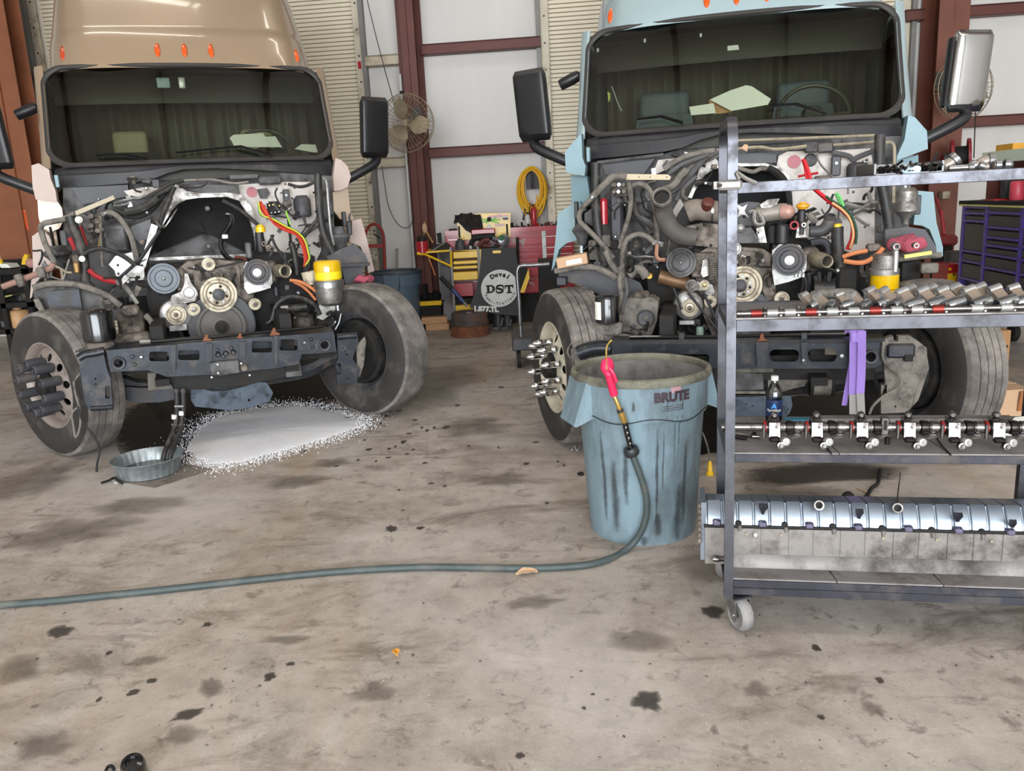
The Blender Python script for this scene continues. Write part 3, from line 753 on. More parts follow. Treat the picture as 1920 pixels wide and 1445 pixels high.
def mirror(T, B, side, chrome=False):
    f = T.f; s = side; m_ = m_satin if chrome else m_mirror
    M_ = bpy.data.objects.new('door_mirror', None); COL.objects.link(M_); M_.parent = T.root
    # head: a tall rounded box leaning a little
    rows = []; n = 28; z0, z1 = 1.985, 2.47
    for k in range(13):
        t = k / 12; z = z0 + (z1 - z0) * t; e = min(t, 1 - t) / .12; sc = 1 if e >= 1 else math.sqrt(max(.02, 1 - (1 - e) ** 2))
        cu = 1.405; row = []
        for i in range(n):
            a = 2 * PI * i / n; q = .62 if chrome else .42
            x = math.copysign(abs(math.cos(a)) ** q, math.cos(a)) * .125 * (.86 + .14 * sc); y = math.copysign(abs(math.sin(a)) ** q, math.sin(a)) * .085 * sc
            row.append(V((s * (cu + x + .035 * (t - .5)), .80 + y + .06 * (x / .125) * 1, z)))
        rows.append(row)
    mb = MB(); mb.sheet(rows, closed=True)
    for r in (rows[0], rows[-1]): mb.bm.faces.new([mb.bm.verts.new(p) for p in r])
    mb.build('mirror_head', m_, M_, 50)
    if chrome:
        mb = MB(); mb.sheet([[p + V((-s * .02, .045, 0)) if False else V((p.x - s * .022, p.y + .04, p.z)) for p in r] for r in rows[1:-1]], closed=True); mb.build('mirror_back', m_mirror, M_, 50)
    mb = MB(); mb.tube([V((s * 1.39, .83, 2.03)), V((s * 1.41, .83, 1.975)), V((s * 1.37, .80, 1.93)), V((s * 1.25, .78, 1.87)), V((s * 1.10, .78, 1.80))], .038, 12, 5); mb.build('mirror_arm', m_mirror, M_)
    return M_
# ------------------------------------------------------------------ shared chassis
def chassis(T, steer, rim, lugs, win, beam, tags):
    f, root = T.f, T.root
    K = bpy.data.objects.new('chassis', None); COL.objects.link(K); K.parent = root; k = T.under(K)
    for s in (-1, 1):
        MB().b2((s * .38, -.36, .62), (s * .46, 5.5, .88)).build('frame_rail', m_soot, K)
    MB().b2((-1.0, .78, .86), (1.0, 3.4, .99)).build('underbody_light_block', m_soot, K)  # dark pan added under the cab to block light from behind
    MB().b2((-.62, .9, .35), (.62, 1.0, .9)).build('crossmember', m_soot, K)
    # front axle: dropped beam
    mb = MB(); mb.tube([V((-.98, 0, .50)), V((-.74, .0, .47)), V((-.55, 0, .40)), V((0, 0, .38)), V((.55, 0, .40)), V((.74, 0, .47)), V((.98, 0, .50))], .062, 8, 4)
    mb.build('front_axle', m_frame, K)
    for s in (-1, 1):
        MB().lathe([(0, -.16), (.05, -.15), (.06, 0), (.05, .12), (0, .13)], (s * .93, 0, .5), (0, 0, 1), 14).build('kingpin', m_soot, K)
        mb = MB()
        for i in range(4): mb.bar((s * .42, -.5 + .0 * i, .50 + .012 * i), (s * .42, .85, .52 + .012 * i), .09, .010)
        mb.build('leaf_spring', m_soot, K)
    wheel(root, -1, f, steer, rim, False, lugs); wheel(root, 1, f, steer, rim, True, lugs)
    # dark engine sump and gearbox further back
    MB().box((0.02, .75, .62), (.52, .95, .42), bev=.08).build('oil_sump', m_soot, K)
    return K

def pulley(T, name, m, v, x, y, r, inner=.45, deep=.03, hub=None, grooves=0):
    pr = [(0, .004), (r * inner * .5, .006), (r * inner, .004), (r * (inner + .08), -.006), (r * .82, -.006), (r * .86, .004), (r, .004)]
    if grooves:
        for i in range(grooves): pr += [(r, -.002 - i * .007), (r * .95, -.004 - i * .007), (r * .95, -.006 - i * .007)]
    pr += [(r, -deep), (0, -deep)]
    o = T.disc(name, m, v, x, y, pr, 32)
    if hub: T.disc('pulley_hub', hub[0], v, x, y, [(0, .014), (hub[1] * .7, .013), (hub[1], .009), (hub[1], 0)], 18)
    return o

# ================================================================== TAN TRUCK
ta = thing('semi_truck', 'tan semi truck cab with its hood removed and a white granule spill beneath', 'truck', (TA.x, TA.y, 0), TA.a)
A = Truck(TA, ta)
Acab = cab(A, m_tan, m_pink, True)
mirror(A, Acab, -1); mirror(A, Acab, 1)
Ak = chassis(A, 36, mat('dusty_wheel_aluminium', S(158, 146, 138), .5, .4, .1, 8, dirt=S(100, 92, 86), da=.3), 'tube', None, None, None)
def lookdown(T, s):
    mb = MB(); a = V((s * 1.13, 1.42, 2.50)); d = V((s * .17, -.02, -.075)); mb.lathe([(.028, 0), (.05, .015), (.055, .06), (.052, .16), (.045, .175), (0, .178)], a + d * .1, d, 14, sx=1.0, sy=.8); o = mb.build('lookdown_mirror', m_mirror, T.root)
lookdown(A, -1)
def skirt(T, upper, recess, lower, m1, m2, v, t=.16):
    """side panels of the cab below the windshield, left or right"""
    T.panel('cowl_side_panel', m1, v, upper, .10); T.panel('cab_step_panel', m2, v + .10, recess, t); T.panel('fender_extension', m1, v, lower, .12)
skirt(A, [(59, 310), (72, 306), (92, 318), (95, 335), (104, 357), (107, 378), (67, 374), (61, 350)], [(70, 372), (107, 376), (116, 390), (119, 412), (112, 428), (93, 436), (78, 432), (72, 405)],
      [(60, 443), (78, 430), (92, 442), (104, 470), (106, 492), (80, 500), (76, 520), (64, 535), (60, 556), (56, 560), (58, 530), (62, 505)], m_pink, m_tan, .64)
skirt(A, [(629, 296), (640, 300), (652, 312), (658, 331), (652, 350), (640, 356), (627, 358), (625, 331)], [(624, 360), (652, 352), (657, 398), (664, 410), (655, 416), (637, 410), (626, 395)],
      [(660, 413), (677, 410), (686, 440), (692, 467), (702, 508), (690, 512), (688, 490), (676, 462), (655, 454), (656, 440), (660, 436)], m_pink, m_tan, .64)
A.block('hood_latch', m_ltblue, .62, 101, 328, 112, 351, .05, .003)
# firewall and what is bolted to it
F = A.under(bpy.data.objects.new('firewall', None)); COL.objects.link(F.par); F.par.parent = ta
F.panel('firewall_sheet', m_firegrey, .80, [(118, 352), (250, 346), (330, 322), (470, 318), (622, 330), (630, 480), (620, 560), (480, 600), (250, 600), (120, 560)], .02)
F.panel('left_cowl_panel', m_dgrey, .72, [(134, 352), (240, 346), (240, 368), (185, 378), (155, 383)], .05)
F.panel('white_firewall_panel', m_fire, .70, [(447, 346), (478, 344), (520, 341), (590, 341), (600, 360), (602, 470), (588, 500), (545, 505), (500, 482), (484, 440), (476, 405), (466, 388), (448, 368)], .04)
F.panel('upper_panel', m_fire, .70, [(232, 358), (268, 351), (314, 350), (313, 362), (280, 372), (240, 366)], .04)
# doghouse: silver edged arch with a black pad
F.panel('tunnel_edge', m_alu, .60, [(318, 350), (330, 345), (350, 358), (380, 362), (430, 361), (452, 365), (470, 385), (480, 410), (486, 450), (488, 478), (478, 482), (472, 440), (462, 400), (448, 376), (425, 369), (372, 371), (350, 374), (336, 385), (322, 410), (309, 428), (303, 424), (314, 398), (325, 372), (316, 362)], .05)
F.panel('tunnel_top', m_firegrey, .62, [(330, 345), (447, 347), (450, 364), (380, 361), (350, 357)], .05)
pad = MB(); PO = [(277, 482), (292, 450), (306, 421), (322, 396), (334, 382), (350, 374), (372, 371), (425, 369), (448, 376), (462, 398), (473, 430), (478, 455), (478, 482)]
P0 = [TA.p(x, y, .58) for x, y in PO]; c0 = TA.p(385, 435, .70)
pad.sheet([P0, [p.lerp(c0, .25) + V((0, .06, 0)) for p in P0], [p.lerp(c0, .6) + V((0, .055 + .02 * math.sin(i * 2.3), 0)) for i, p in enumerate(P0)], [c0 for p in P0]]); pad.build('sound_pad', m_pad, F.par, 60)
F.panel('tunnel_sill', m_alu, .52, [(280, 483), (460, 476), (462, 482), (280, 489)], .06)
for x, y in ((389, 391), (391, 461)): F.disc('pad_fastener', m_grey, .66, x, y, [(0, .03), (3.2, .03), (5, .02), (5, 0)], 14)
for x, y, m_ in ((395, 405, 0),): pass
# heater housing and ribs on the left of the firewall
F.block('heater_box', m_grey, .50, 188, 420, 243, 472, .22, .02)
F.panel('heater_duct', m_grey, .48, [(245, 425), (283, 410), (282, 446), (262, 456), (248, 440)], .18)
F.block('relay_box', m_dgrey, .62, 530, 355, 545, 384, .05, .006); F.disc('relay_screw', m_alu2, .62, 537, 366, [(0, .012), (2.4, .010), (2.6, 0)], 10)
F.can('washer_tank', m_dgrey, .62, 569, 366, 407, 15, [(0, 0), (.8, 0), (1, .08), (1, .8), (.6, 1), (0, 1)])
F.panel('grey_flange', m_firegrey, .66, [(482, 355), (500, 352), (506, 362), (500, 372), (488, 372)], .03); F.disc('pink_primer_spot', mat('primer_pink', S(176, 110, 116), .6, 0, .1), .695, 472, 360, [(0, .004), (9, .004), (9, 0)], 20)
F.block('wiper_motor', m_grey, .58, 484, 331, 529, 345, .10, .015); F.block('wiper_link', m_firegrey, .60, 430, 328, 484, 334, .05, .004)
F.panel('lower_bracket', m_alu, .6, [(541, 397), (562, 393), (560, 410), (548, 408)], .04); F.rod('cross_stay', m_firegrey, .014, .55, [(555, 450), (596, 423)]); F.rod('cross_stay', m_firegrey, .012, .55, [(568, 400), (574, 424), (590, 424)])
F.block('junction_block', m_soot, .56, 500, 378, 528, 402, .06, .01)
for i in range(10):
    x = 502 + (i * 37 % 26); y = 380 + (i * 53 % 20); F.disc('terminal', (m_steel, m_grey, m_brass)[i % 3], .56, x, y, [(0, .02), (1.6, .018), (1.8, 0)], 8)
for px_ in ((535, 345), (548, 372), (580, 460), (560, 462), (575, 395), (552, 352)): F.disc('panel_bolt', m_grey, .70, px_[0], px_[1], [(0, .008), (2, .007), (2.2, 0)], 8)
# ------------- pipes, hoses and rods (left of the engine)
H = A
H.rod('rail_pipe', m_ghose, .019, .30, [(75, 430), (78, 422), (84, 418), (117, 412), (140, 400)])
H.panel('beige_rail', mat('beige_rail', S(162, 150, 126), .5, .1, .08, 8, dirt=S(120, 104, 84), da=.3), .28, [(140, 396), (212, 366), (216, 373), (143, 404)], .04)
H.hose('drop_pipe', m_ghose, .019, .22, [(76, 428), (83, 452), (93, 474), (101, 490), (98, 500)])
rp = H.rod('rusty_pipe', mat('rusty_pipe', S(150, 116, 104), .7, .1, .15, 12), .021, .18, [(101, 494), (96, 502), (60, 517), (4, 538)])
for a, b in (((32, 514), (42, 537)), ((73, 500), (81, 521))): MB().bar(TA.p(*a, .14), TA.p(*b, .14), .05, .04, (0, 1, 0), .01).build('pipe_bracket', m_ghose, rp)
H.hose('vertical_hose', m_hose, .034, .24, [(131, 405), (137, 424), (148, 452), (156, 480), (159, 505), (159, 527)], 12)
H.disc('hose_end_fitting', m_alu, .24, 149, 412, [(0, .03), (6, .03), (7, 0)], 12)
H.hose('red_hose', m_red, .020, .30, [(148, 424), (154, 442), (160, 460)], label='red hose beside the thick black hose'); H.hose('red_hose', m_red, .020, .36, [(131, 445), (138, 458), (142, 468)])
H.hose('red_hose', m_red, .018, .20, [(166, 505), (178, 516), (196, 524), (218, 529)]); H.hose('grey_hose', m_ghose, .018, .20, [(216, 528), (232, 535), (244, 548), (250, 558)]); H.hose('silver_tube', m_alu2, .016, .18, [(246, 552), (258, 569)])
H.hose('arched_hose', m_ghose, .020, .34, [(190, 402), (205, 398), (220, 405), (234, 422), (246, 444), (252, 466), (257, 489)], clamp=(.1,))
H.hose('arched_hose', m_hose, .016, .18, [(150, 486), (158, 476), (172, 469), (190, 466), (214, 472), (234, 482), (254, 497)]); H.disc('white_tag', m_white, .16, 154, 485, [(0, .01), (5, .01), (5, 0)], 10)
H.rod('tie_rod', m_black, .012, .22, [(300, 432), (262, 487), (221, 524)])
H.panel('silver_bracket', m_alu2, .34, [(216, 480), (250, 472), (254, 497), (270, 500), (271, 524), (229, 528), (219, 521), (215, 507), (204, 496)], .03, [circ(2.6, 8, 221, 497), circ(2.6, 8, 222, 513), circ(2, 8, 243, 521)])
H.panel('aluminium_strut', m_alu2, .38, [(284, 419), (296, 424), (272, 502), (262, 500)], .03)
H.disc('strut_nut', m_cast, .36, 267, 454, [(0, .03), (4, .03), (4.4, 0)], 10)
for i, (r, pts) in enumerate(((.024, [(212, 392), (235, 402), (262, 404), (288, 388), (306, 362), (322, 343)]), (.016, [(272, 372), (298, 358), (322, 344), (345, 338)]), (.016, [(274, 378), (302, 362), (326, 349)]), (.014, [(300, 425), (306, 400), (318, 372), (328, 350)]), (.03, [(235, 398), (262, 392), (282, 382), (296, 370)]), (.012, [(290, 410), (300, 424), (310, 424)]))):
    H.hose('loom', m_hose, r, .40 - .02 * i, pts, clamp=(.5,) if i == 0 else ())
H.hose('over_tunnel_pipe', m_alu, .011, .50, [(330, 341), (360, 338), (400, 337), (425, 342), (445, 344), (466, 341)]); H.hose('cable', m_black, .006, .48, [(335, 351), (360, 352), (380, 349), (390, 340)])
H.panel('valve_bracket', m_alu, .40, [(236, 368), (244, 366), (249, 388), (240, 390)], .04); H.hose('steel_pipe', m_steel, .012, .38, [(216, 380), (232, 376), (250, 372), (262, 372), (274, 366)]); H.hose('steel_pipe', m_steel, .011, .38, [(213, 386), (232, 384), (240, 382)])
for k in range(4): H.disc('line_fitting', m_cast, .36, 172 + (k % 2) * 12, 405 + k * 9, [(0, .05), (4, .05), (5, .03), (5, 0)], 8)
H.block('valve_body', m_cast, .36, 166, 408, 190, 428, .08, .01); H.rod('copper_line', m_brass, .006, .34, [(186, 404), (188, 440), (184, 470)]); H.rod('steel_line', m_ghose, .009, .33, [(188, 405), (190, 470), (192, 500)])
H.can('strut_mount', m_grey, .46, 112, 460, 505, 22, [(.3, 0), (.45, .1), (.5, .35), (.8, .55), (1, .62), (1, .74), (.7, .8), (.5, 1), (0, 1)])
H.block('headlamp_bracket', m_black, .50, 91, 425, 102, 470, .06, .006); H.block('bracket_plate', m_firegrey, .52, 110, 432, 128, 462, .05, .01)
H.hose('spring_wire', m_alu, .006, .12, [(97, 519), (110, 523), (119, 523), (124, 505), (130, 486)]); H.hose('spring_wire', m_cream, .008, .12, [(104, 499), (115, 504), (124, 510), (135, 511)])
H.block('brass_valve', m_cast, .16, 134, 478, 150, 498, .05, .008); H.block('brass_valve', mat('old_brass', S(150, 116, 70), .5, .5, .2, 20), .15, 136, 492, 150, 512, .05, .008)
H.hose('fender_lip', m_ghose, .022, .12, [(62, 540), (90, 532), (130, 532), (160, 538), (188, 548), (210, 560), (226, 574)]); H.panel('inner_fender', m_firegrey, .22, [(62, 542), (90, 535), (150, 537), (190, 550), (226, 576), (230, 600), (150, 604), (92, 600), (66, 575)], .03)
H.panel('splash_panel', m_frame, .16, [(88, 546), (148, 542), (156, 592), (120, 594), (92, 578)], .03); H.panel('fender_brace', m_ghose, .14, [(62, 562), (72, 559), (86, 585), (78, 592)], .04)
H.can('oil_filter', m_gloss, -.36, 189, 578, 640, 26, [(0, 0), (.8, 0), (1, .06), (1, .86), (.92, .95), (.6, 1), (0, 1)]); H.can('filter_base', m_cast, -.36, 189, 638, 658, 24)
sg = H.block('steering_gear', m_cast, -.06, 216, 586, 274, 640, .2, .03); H.block('gear_cap', m_cast, -.10, 226, 575, 262, 592, .1, .015); H.hose('steering_shaft', m_ghose, .02, -.02, [(272, 590), (284, 604), (296, 632)])
H.block('lower_bracket', m_cast, -.2, 190, 632, 284, 650, .12, .015)
# ------------- engine
E_ = bpy.data.objects.new('engine', None); COL.objects.link(E_); E_.parent = ta; E = A.under(E_)
E.panel('gear_case', m_cast, .22, [(336, 502), (352, 490), (395, 486), (440, 490), (470, 492), (478, 540), (470, 600), (456, 650), (380, 650), (345, 610), (340, 560)], .35)
E.panel('front_cover', m_cast, .19, [(362, 500), (392, 494), (448, 498), (452, 545), (444, 585), (380, 585), (366, 545)], .06)
E.panel('block_left', m_soot, .30, [(280, 500), (340, 495), (345, 640), (300, 650), (275, 560)], .3); E.panel('block_right', m_soot, .40, [(468, 470), (590, 480), (600, 640), (470, 650)], .3)
E.disc('ring_gear', m_dgrey, .14, 416, 608, [(40, .004), (56, .002), (58, -.006), (58, -.03), (0, -.03)], 60)
pulley(E, 'crank_damper', mat('damper_rubber', S(86, 82, 78), .6, .1, .1, 10), .10, 415, 612, 42, .40, .05)
E.disc('damper_bolt', m_soot, .09, 416, 613, [(0, .02), (5, .02), (6, .012), (12, .010), (12, 0)], 14)
pulley(E, 'fan_pulley', m_cream, .08, 410, 552, 31, .62, .05); E.disc('fan_hub', m_dgrey, .07, 410, 552, [(0, .03), (7, .03), (10.5, .022), (10.5, 0)], 20)
for i in range(8):
    a = 2 * PI * i / 8 + .2; E.disc('hub_bolt' if i % 2 else 'hub_hole', m_steel if i % 2 else m_soot, .072, 410 + 15.5 * math.cos(a), 552 + 15.5 * math.sin(a), [(0, .008), (2.4, .008), (2.6, 0)], 8)
pulley(E, 'water_pump_pulley', mat('blue_grey_pulley', S(100, 106, 112), .5, .3, .1, 10), .10, 307, 522, 26, .5, .06, (m_steel, 3)); E.block('pump_bracket', m_cast, .16, 326, 504, 350, 545, .1, .01)
E.panel('tensioner_arm', m_alu, .10, [(346, 512), (352, 513), (358, 530), (368, 542), (372, 552), (366, 564), (350, 568), (330, 570), (320, 562), (322, 554), (340, 546), (345, 534)], .05); pulley(E, 'tensioner_pulley', m_alu2, .08, 355, 549, 12, .7, .03)
pulley(E, 'idler_pulley', m_cream, .08, 363, 580, 11, .4, .03, (m_steel, 3)); pulley(E, 'idler_pulley', m_cream, .10, 391, 495, 11, .5, .03, (m_cast, 4)); pulley(E, 'idler_pulley', m_cream, .10, 478, 570, 10.5, .5, .03, (m_cast, 4)); E.disc('cover_plug', m_cast, .16, 408, 514, [(0, .02), (3, .02), (4, .03), (8, .03), (8, 0)], 14)
E.disc('compressor', m_alu, .14, 330, 590, [(0, .02), (20, .02), (26, .01), (28, -.02), (28, -.12), (0, -.12)], 28); pulley(E, 'compressor_pulley', m_cream, .10, 330, 590, 17, .5, .04, (m_cast, 4)); E.block('compressor_foot', m_alu, .12, 316, 610, 352, 619, .06, .004)
E.panel('alternator_bracket', m_alu2, .14, [(457, 500), (462, 491), (500, 490), (508, 505), (511, 530), (505, 540), (490, 545), (465, 551), (458, 540)], .10); pulley(E, 'alternator_pulley', m_dgrey, .09, 483, 510, 23, .55, .05); E.disc('alternator_hub', m_alu2, .09, 482, 511, [(0, .012), (7.5, .010), (8, 0)], 18)
for i in range(6): E.block('bracket_rib', m_alu2, .12, 492 + (i % 3) * 6, 524 + (i // 3) * 9, 496 + (i % 3) * 6, 531 + (i // 3) * 9, .02, .002)
E.disc('coolant_outlet', m_cream, .12, 529, 508, [(8, 0), (8.5, .06), (10.5, .065), (12, .06), (12, .045), (11, .04), (12, -.06), (8, -.06)], 22, (.35, -1, 0)); E.disc('outlet_bore', m_soot, .12, 527, 508, [(0, .02), (8.5, .02)], 16, (.35, -1, 0))
E.block('thermostat_housing', m_cast, .18, 496, 490, 522, 530, .12, .02); E.block('grey_sensor', m_grey, .2, 459, 455, 474, 484, .1, .01)
for a in ((494, 457), (502, 463), (509, 466)): E.disc('sensor_plug', m_cast, .22, a[0], a[1], [(2, .03), (4, .03), (5, .01), (5, -.05)], 12)
E.can('oil_filler_neck', m_black, .30, 490, 435, 472, 9, [(.9, 0), (1, .1), (.8, 1), (0, 1)]); E.can('yellow_filler_cap', m_yel, .30, 489, 421, 435, 8.5, [(0, 0), (1, 0), (1, .7), (.7, .8), (.6, 1), (0, 1)])
E.hose('breather_hose', m_hose, .014, .36, [(417, 376), (432, 383), (452, 395), (470, 409), (484, 422)]); E.hose('black_cable_loop', m_gloss, .018, .38, [(423, 402), (432, 404), (434, 415), (426, 430), (417, 445), (414, 460), (420, 476), (434, 487)]); E.block('cable_clip', m_white, .34, 416, 440, 428, 447, .03, .003)
E.hose('red_line', m_maroon, .012, .24, [(440, 482), (455, 483), (462, 488)]); E.hose('fuel_line', m_black, .006, .16, [(352, 502), (380, 506), (420, 498), (455, 490)])
for i, (c, off) in enumerate(((S(200, 30, 36), 0), (S(214, 90, 40), 3), (S(60, 150, 60), -5), (S(206, 200, 60), -3.5), (S(196, 40, 40), 5))):
    m_ = mat('wire_%d' % i, c, .45, 0, .04); E.hose('wire', m_, .0085 if i < 2 else .006, .30 - .012 * i, [(486 + off * .4, 378 - off * .2), (494 + off, 398 - off), (512 + off * .3, 414 + off), (536, 428 + off), (556 - off * .3, 437 + off * .6), (568 - off, 452 + off * .3), (574 - off, 472), (576 - off, 486), (570, 500)])
E.hose('green_wire', mat('lime_wire', S(150, 214, 60), .5), .006, .34, [(536, 395), (540, 408), (544, 421)]); E.hose('black_cable', m_black, .007, .42, [(520, 352), (516, 362), (522, 378), (534, 392), (548, 404), (562, 408)])
E.hose('loom_strap', m_hose, .014, .40, [(562, 455), (580, 430), (595, 410), (598, 396)]); E.hose('loom_strap', m_hose, .012, .40, [(540, 345), (560, 350), (575, 348), (590, 341)])
E.hose('coolant_hose', m_hose, .024, .26, [(546, 455), (551, 472), (555, 495), (557, 515)], 12); E.hose('air_hose', m_hose, .030, .34, [(596, 326), (597, 360), (600, 400), (605, 430), (614, 455), (628, 480)], 12); E.hose('silver_pipe', m_alu2, .011, .40, [(600, 334), (609, 336), (613, 346), (615, 372), (617, 395), (620, 430), (626, 460)])
E.hose('black_cable', m_black, .01, .20, [(508, 440), (516, 460), (526, 475), (536, 490), (540, 500)]); E.block('dark_module', m_soot, .36, 540, 410, 550, 470, .1, .01)
A.can('strut_mount', m_grey, .46, 640, 424, 482, 20, [(.3, 0), (.5, .15), (.6, .45), (.9, .6), (1, .66), (.9, .74), (.6, .78), (.45, 1), (0, 1)]); A.block('headlamp_bracket', m_black, .46, 641, 397, 651, 424, .05, .006); A.block('headlamp_bracket', m_black, .44, 650, 415, 661, 440, .05, .006)
A.panel('inner_fender', m_dgrey, .30, [(612, 482), (640, 466), (664, 458), (684, 475), (692, 494), (660, 500), (625, 500)], .04); A.panel('fender_edge', m_black, .22, [(625, 496), (694, 492), (694, 498), (626, 502)], .05); A.panel('fender_bracket', m_dgrey, .3, [(640, 502), (682, 500), (676, 530), (648, 534)], .1)
rg = MB(); rg.ball(TA.p(683, 524, .25), .055, 1.5, .8, .6, 32); rg.jitter(.022, 26); tag_rag = rg.build('shop_rag', mat('pink_rag', S(164, 76, 92), .9, 0, .2, 20, bump=.4, bs=50), None, 60, origin=None)
tag_rag.matrix_basis = ta.matrix_basis.copy(); tag(tag_rag, 'pink shop rag tucked above the right wheel of the tan truck', 'rag')
# fuel filter with the clear yellow bowl
Q = bpy.data.objects.new('fuel_filter', None); COL.objects.link(Q); Q.parent = ta; q = A.under(Q)
m_bowl = mat('clear_yellow_bowl', S(222, 176, 10), .12, 0, .06, 20, coat=.6)
q.can('yellow_bowl', m_bowl, .02, 616, 487, 525, 25, [(0, 0), (.96, 0), (.96, .42), (1, .44), (1, .84), (.92, .94), (.75, 1), (0, 1)], 28); q.can('bowl_label', mat('yellow_label', S(240, 214, 30), .4), .02, 616, 505, 522, 24.6, [(1, 0), (1, 1)], 28)
q.can('steel_collar', m_steel, .02, 617, 524, 538, 28, [(0, 0), (1, 0), (1, .8), (.94, 1), (0, 1)], 28); q.can('filter_body', m_alu, .02, 620, 537, 572, 25, [(0, 0), (.6, 0), (.9, .15), (1, .5), (1, 1), (0, 1)], 26); q.panel('filter_bracket', m_alu, .06, [(600, 565), (634, 572), (625, 585), (606, 600), (594, 596)], .06)
q.panel('filter_arm', m_cream, .10, [(565, 512), (592, 506), (593, 534), (572, 534)], .06)
A.hose('orange_hose', m_ora_hose, .012, .06, [(543, 525), (562, 528), (580, 537), (601, 553)]); A.hose('orange_hose', m_ora_hose, .011, .08, [(550, 528), (566, 536), (580, 548), (592, 562)]); A.can('copper_tip', m_steel, .05, 634, 570, 582, 5)
# lower right: axle end, air line, shock
A.hose('axle_hose', m_hose, .03, .10, [(520, 580), (545, 578), (575, 574)], 12); A.hose('curved_pipe', m_hose, .018, .05, [(510, 600), (520, 570), (545, 556), (570, 560), (590, 572), (600, 590)]); A.block('starter', m_cast, .2, 548, 590, 592, 625, .2, .04); A.rod('steel_sleeve', m_steel, .026, .06, [(526, 578), (540, 577)])
A.hose('wheel_hose', m_gloss, .012, -.05, [(612, 590), (622, 585), (630, 600), (622, 612), (612, 608)]); A.hose('wheel_hose', m_gloss, .012, -.05, [(640, 588), (636, 605), (628, 625), (650, 632)])
# ------------- bumper beam
Bm = bpy.data.objects.new('bumper_beam', None); COL.objects.link(Bm); Bm.parent = ta; b = A.under(Bm)
b.panel('beam_face', m_bump, -.50, [(199, 657), (264, 651), (330, 645), (400, 639), (466, 634), (540, 629), (626, 622), (631, 659), (600, 662), (566, 664), (560, 682), (520, 690), (480, 694), (430, 700), (380, 703), (312, 706), (278, 694), (207, 697)], .02,
        [rrect(280, 659, 317, 677, 4), rrect(334, 656, 374, 675, 4), rrect(472, 639, 510, 661, 4), rrect(524, 636, 558, 657, 4), circ(8, 16, 222.5, 680), circ(7.5, 16, 608, 646), circ(2, 8, 262, 668), circ(2, 8, 250, 684), circ(2, 8, 572, 640), circ(2, 8, 586, 650)])
P = [TA.p(x, y, -.50) for x, y in ((199, 657), (330, 645), (466, 634), (626, 622))]
b2 = MB(); b2.sheet([P, [p + V((0, .16, .02)) for p in P], [p + V((0, .165, -.10)) for p in P]], thick=.008); b2.build('beam_top', m_bump, Bm)
b2 = MB(); a0 = TA.p(205, 700, -.34); a1 = TA.p(628, 664, -.34); b2.bar(a0 + V((0, .1, .03)), a1 + V((0, .1, .03)), .02, .13, (0, 0, 1)); b2.build('beam_web', m_soot, Bm)
for x, y in ((222.5, 680), (608, 646)): b.disc('tow_socket', m_dgrey, -.50, x, y, [(8, -.10), (8, .02), (10.5, .022), (11.5, .01), (11.5, -.01)], 24)
for x, y in ((248, 668), (252, 683), (265, 669), (583, 636), (586, 651), (571, 642), (408, 656), (434, 652), (419, 668)): b.disc('beam_bolt', m_steel if x in (265, 571) else m_bump, -.50, x, y, [(0, .016), (2.6, .015), (3.6, .006), (3.6, 0)], 10)
for (x0, y0, x1, y1) in ((321, 647, 330, 692), (513, 630, 521, 680), (385, 645, 398, 676), (448, 641, 461, 668)):
    b.panel('beam_bracket', m_frame, -.53, [(x0, y0), (x1, y0 - 1), (x1 - 1, y1), ((x0 + x1) / 2, y1 + 3), (x0 + 1, y1)], .03)
for i in range(3): b.disc('boss', m_bump, -.50, 409 + i * 14, 664 - i * 2, [(0, .03), (3, .03), (5, .012), (5, 0)], 12)
b.panel('left_bracket', m_bump, -.52, [(147, 674), (156, 668), (194, 660), (200, 690), (207, 708), (212, 767), (168, 769), (159, 752), (152, 706)], .04, [circ(1.8, 8, 179, 710), circ(1.8, 8, 180, 720), rrect(197, 724, 206, 747, 2)]); b.hose('bracket_fold', m_bump, .03, -.50, [(148, 672), (160, 665), (178, 662), (196, 658)], 10); b.hose('bracket_fold', m_bump, .016, -.53, [(170, 766), (190, 765), (211, 763)])
b.panel('right_bracket', m_bump, -.50, [(632, 626), (669, 623), (672, 640), (661, 672), (674, 692), (669, 717), (632, 719), (629, 682), (634, 672)], .03, [circ(2, 8, 650, 664), circ(1.6, 8, 652, 709), rrect(630, 681, 639, 702, 2), circ(1.4, 6, 644, 652), circ(1.4, 6, 646, 658)]); b.hose('bracket_fold', m_bump, .022, -.50, [(633, 632), (650, 630), (668, 629)], 10); b.panel('bracket_wing', m_ghose, -.46, [(668, 648), (684, 631), (686, 640), (682, 684), (674, 708), (670, 690)], .012)
r_ = b.rod('hood_rod', m_gloss, .010, -.46, [(278, 641), (400, 632), (500, 622), (605, 612)]); b.rod('rod_end', m_alu, .016, -.46, [(262, 641), (282, 640)])
for x, y in ((387, 634), (450, 632), (514, 622)): b.panel('rod_clip', mat('rusty_clip', RUST, .6, .2), -.48, [(x - 5, y), (x - 1, y - 7), (x + 2, y - 7), (x + 3, y), (x + 10, y + 2), (x + 10, y + 6), (x - 8, y + 7)], .03)
b.panel('radar_module', m_grey, -.56, [(394, 681), (413, 678), (446, 675), (449, 698), (414, 704), (397, 703)], .05); b.panel('module_cover', m_firegrey, -.575, [(414, 679), (446, 676), (448, 698), (415, 703)], .02); b.disc('module_plug', m_cast, -.56, 458, 689, [(0, .03), (5, .03), (7, 0)], 12)
for x, y in ((408, 683), (409, 699), (397, 707), (452, 681), (468, 703)): b.disc('module_screw', m_white, -.57, x, y, [(0, .01), (1.8, .008), (2, 0)], 8)
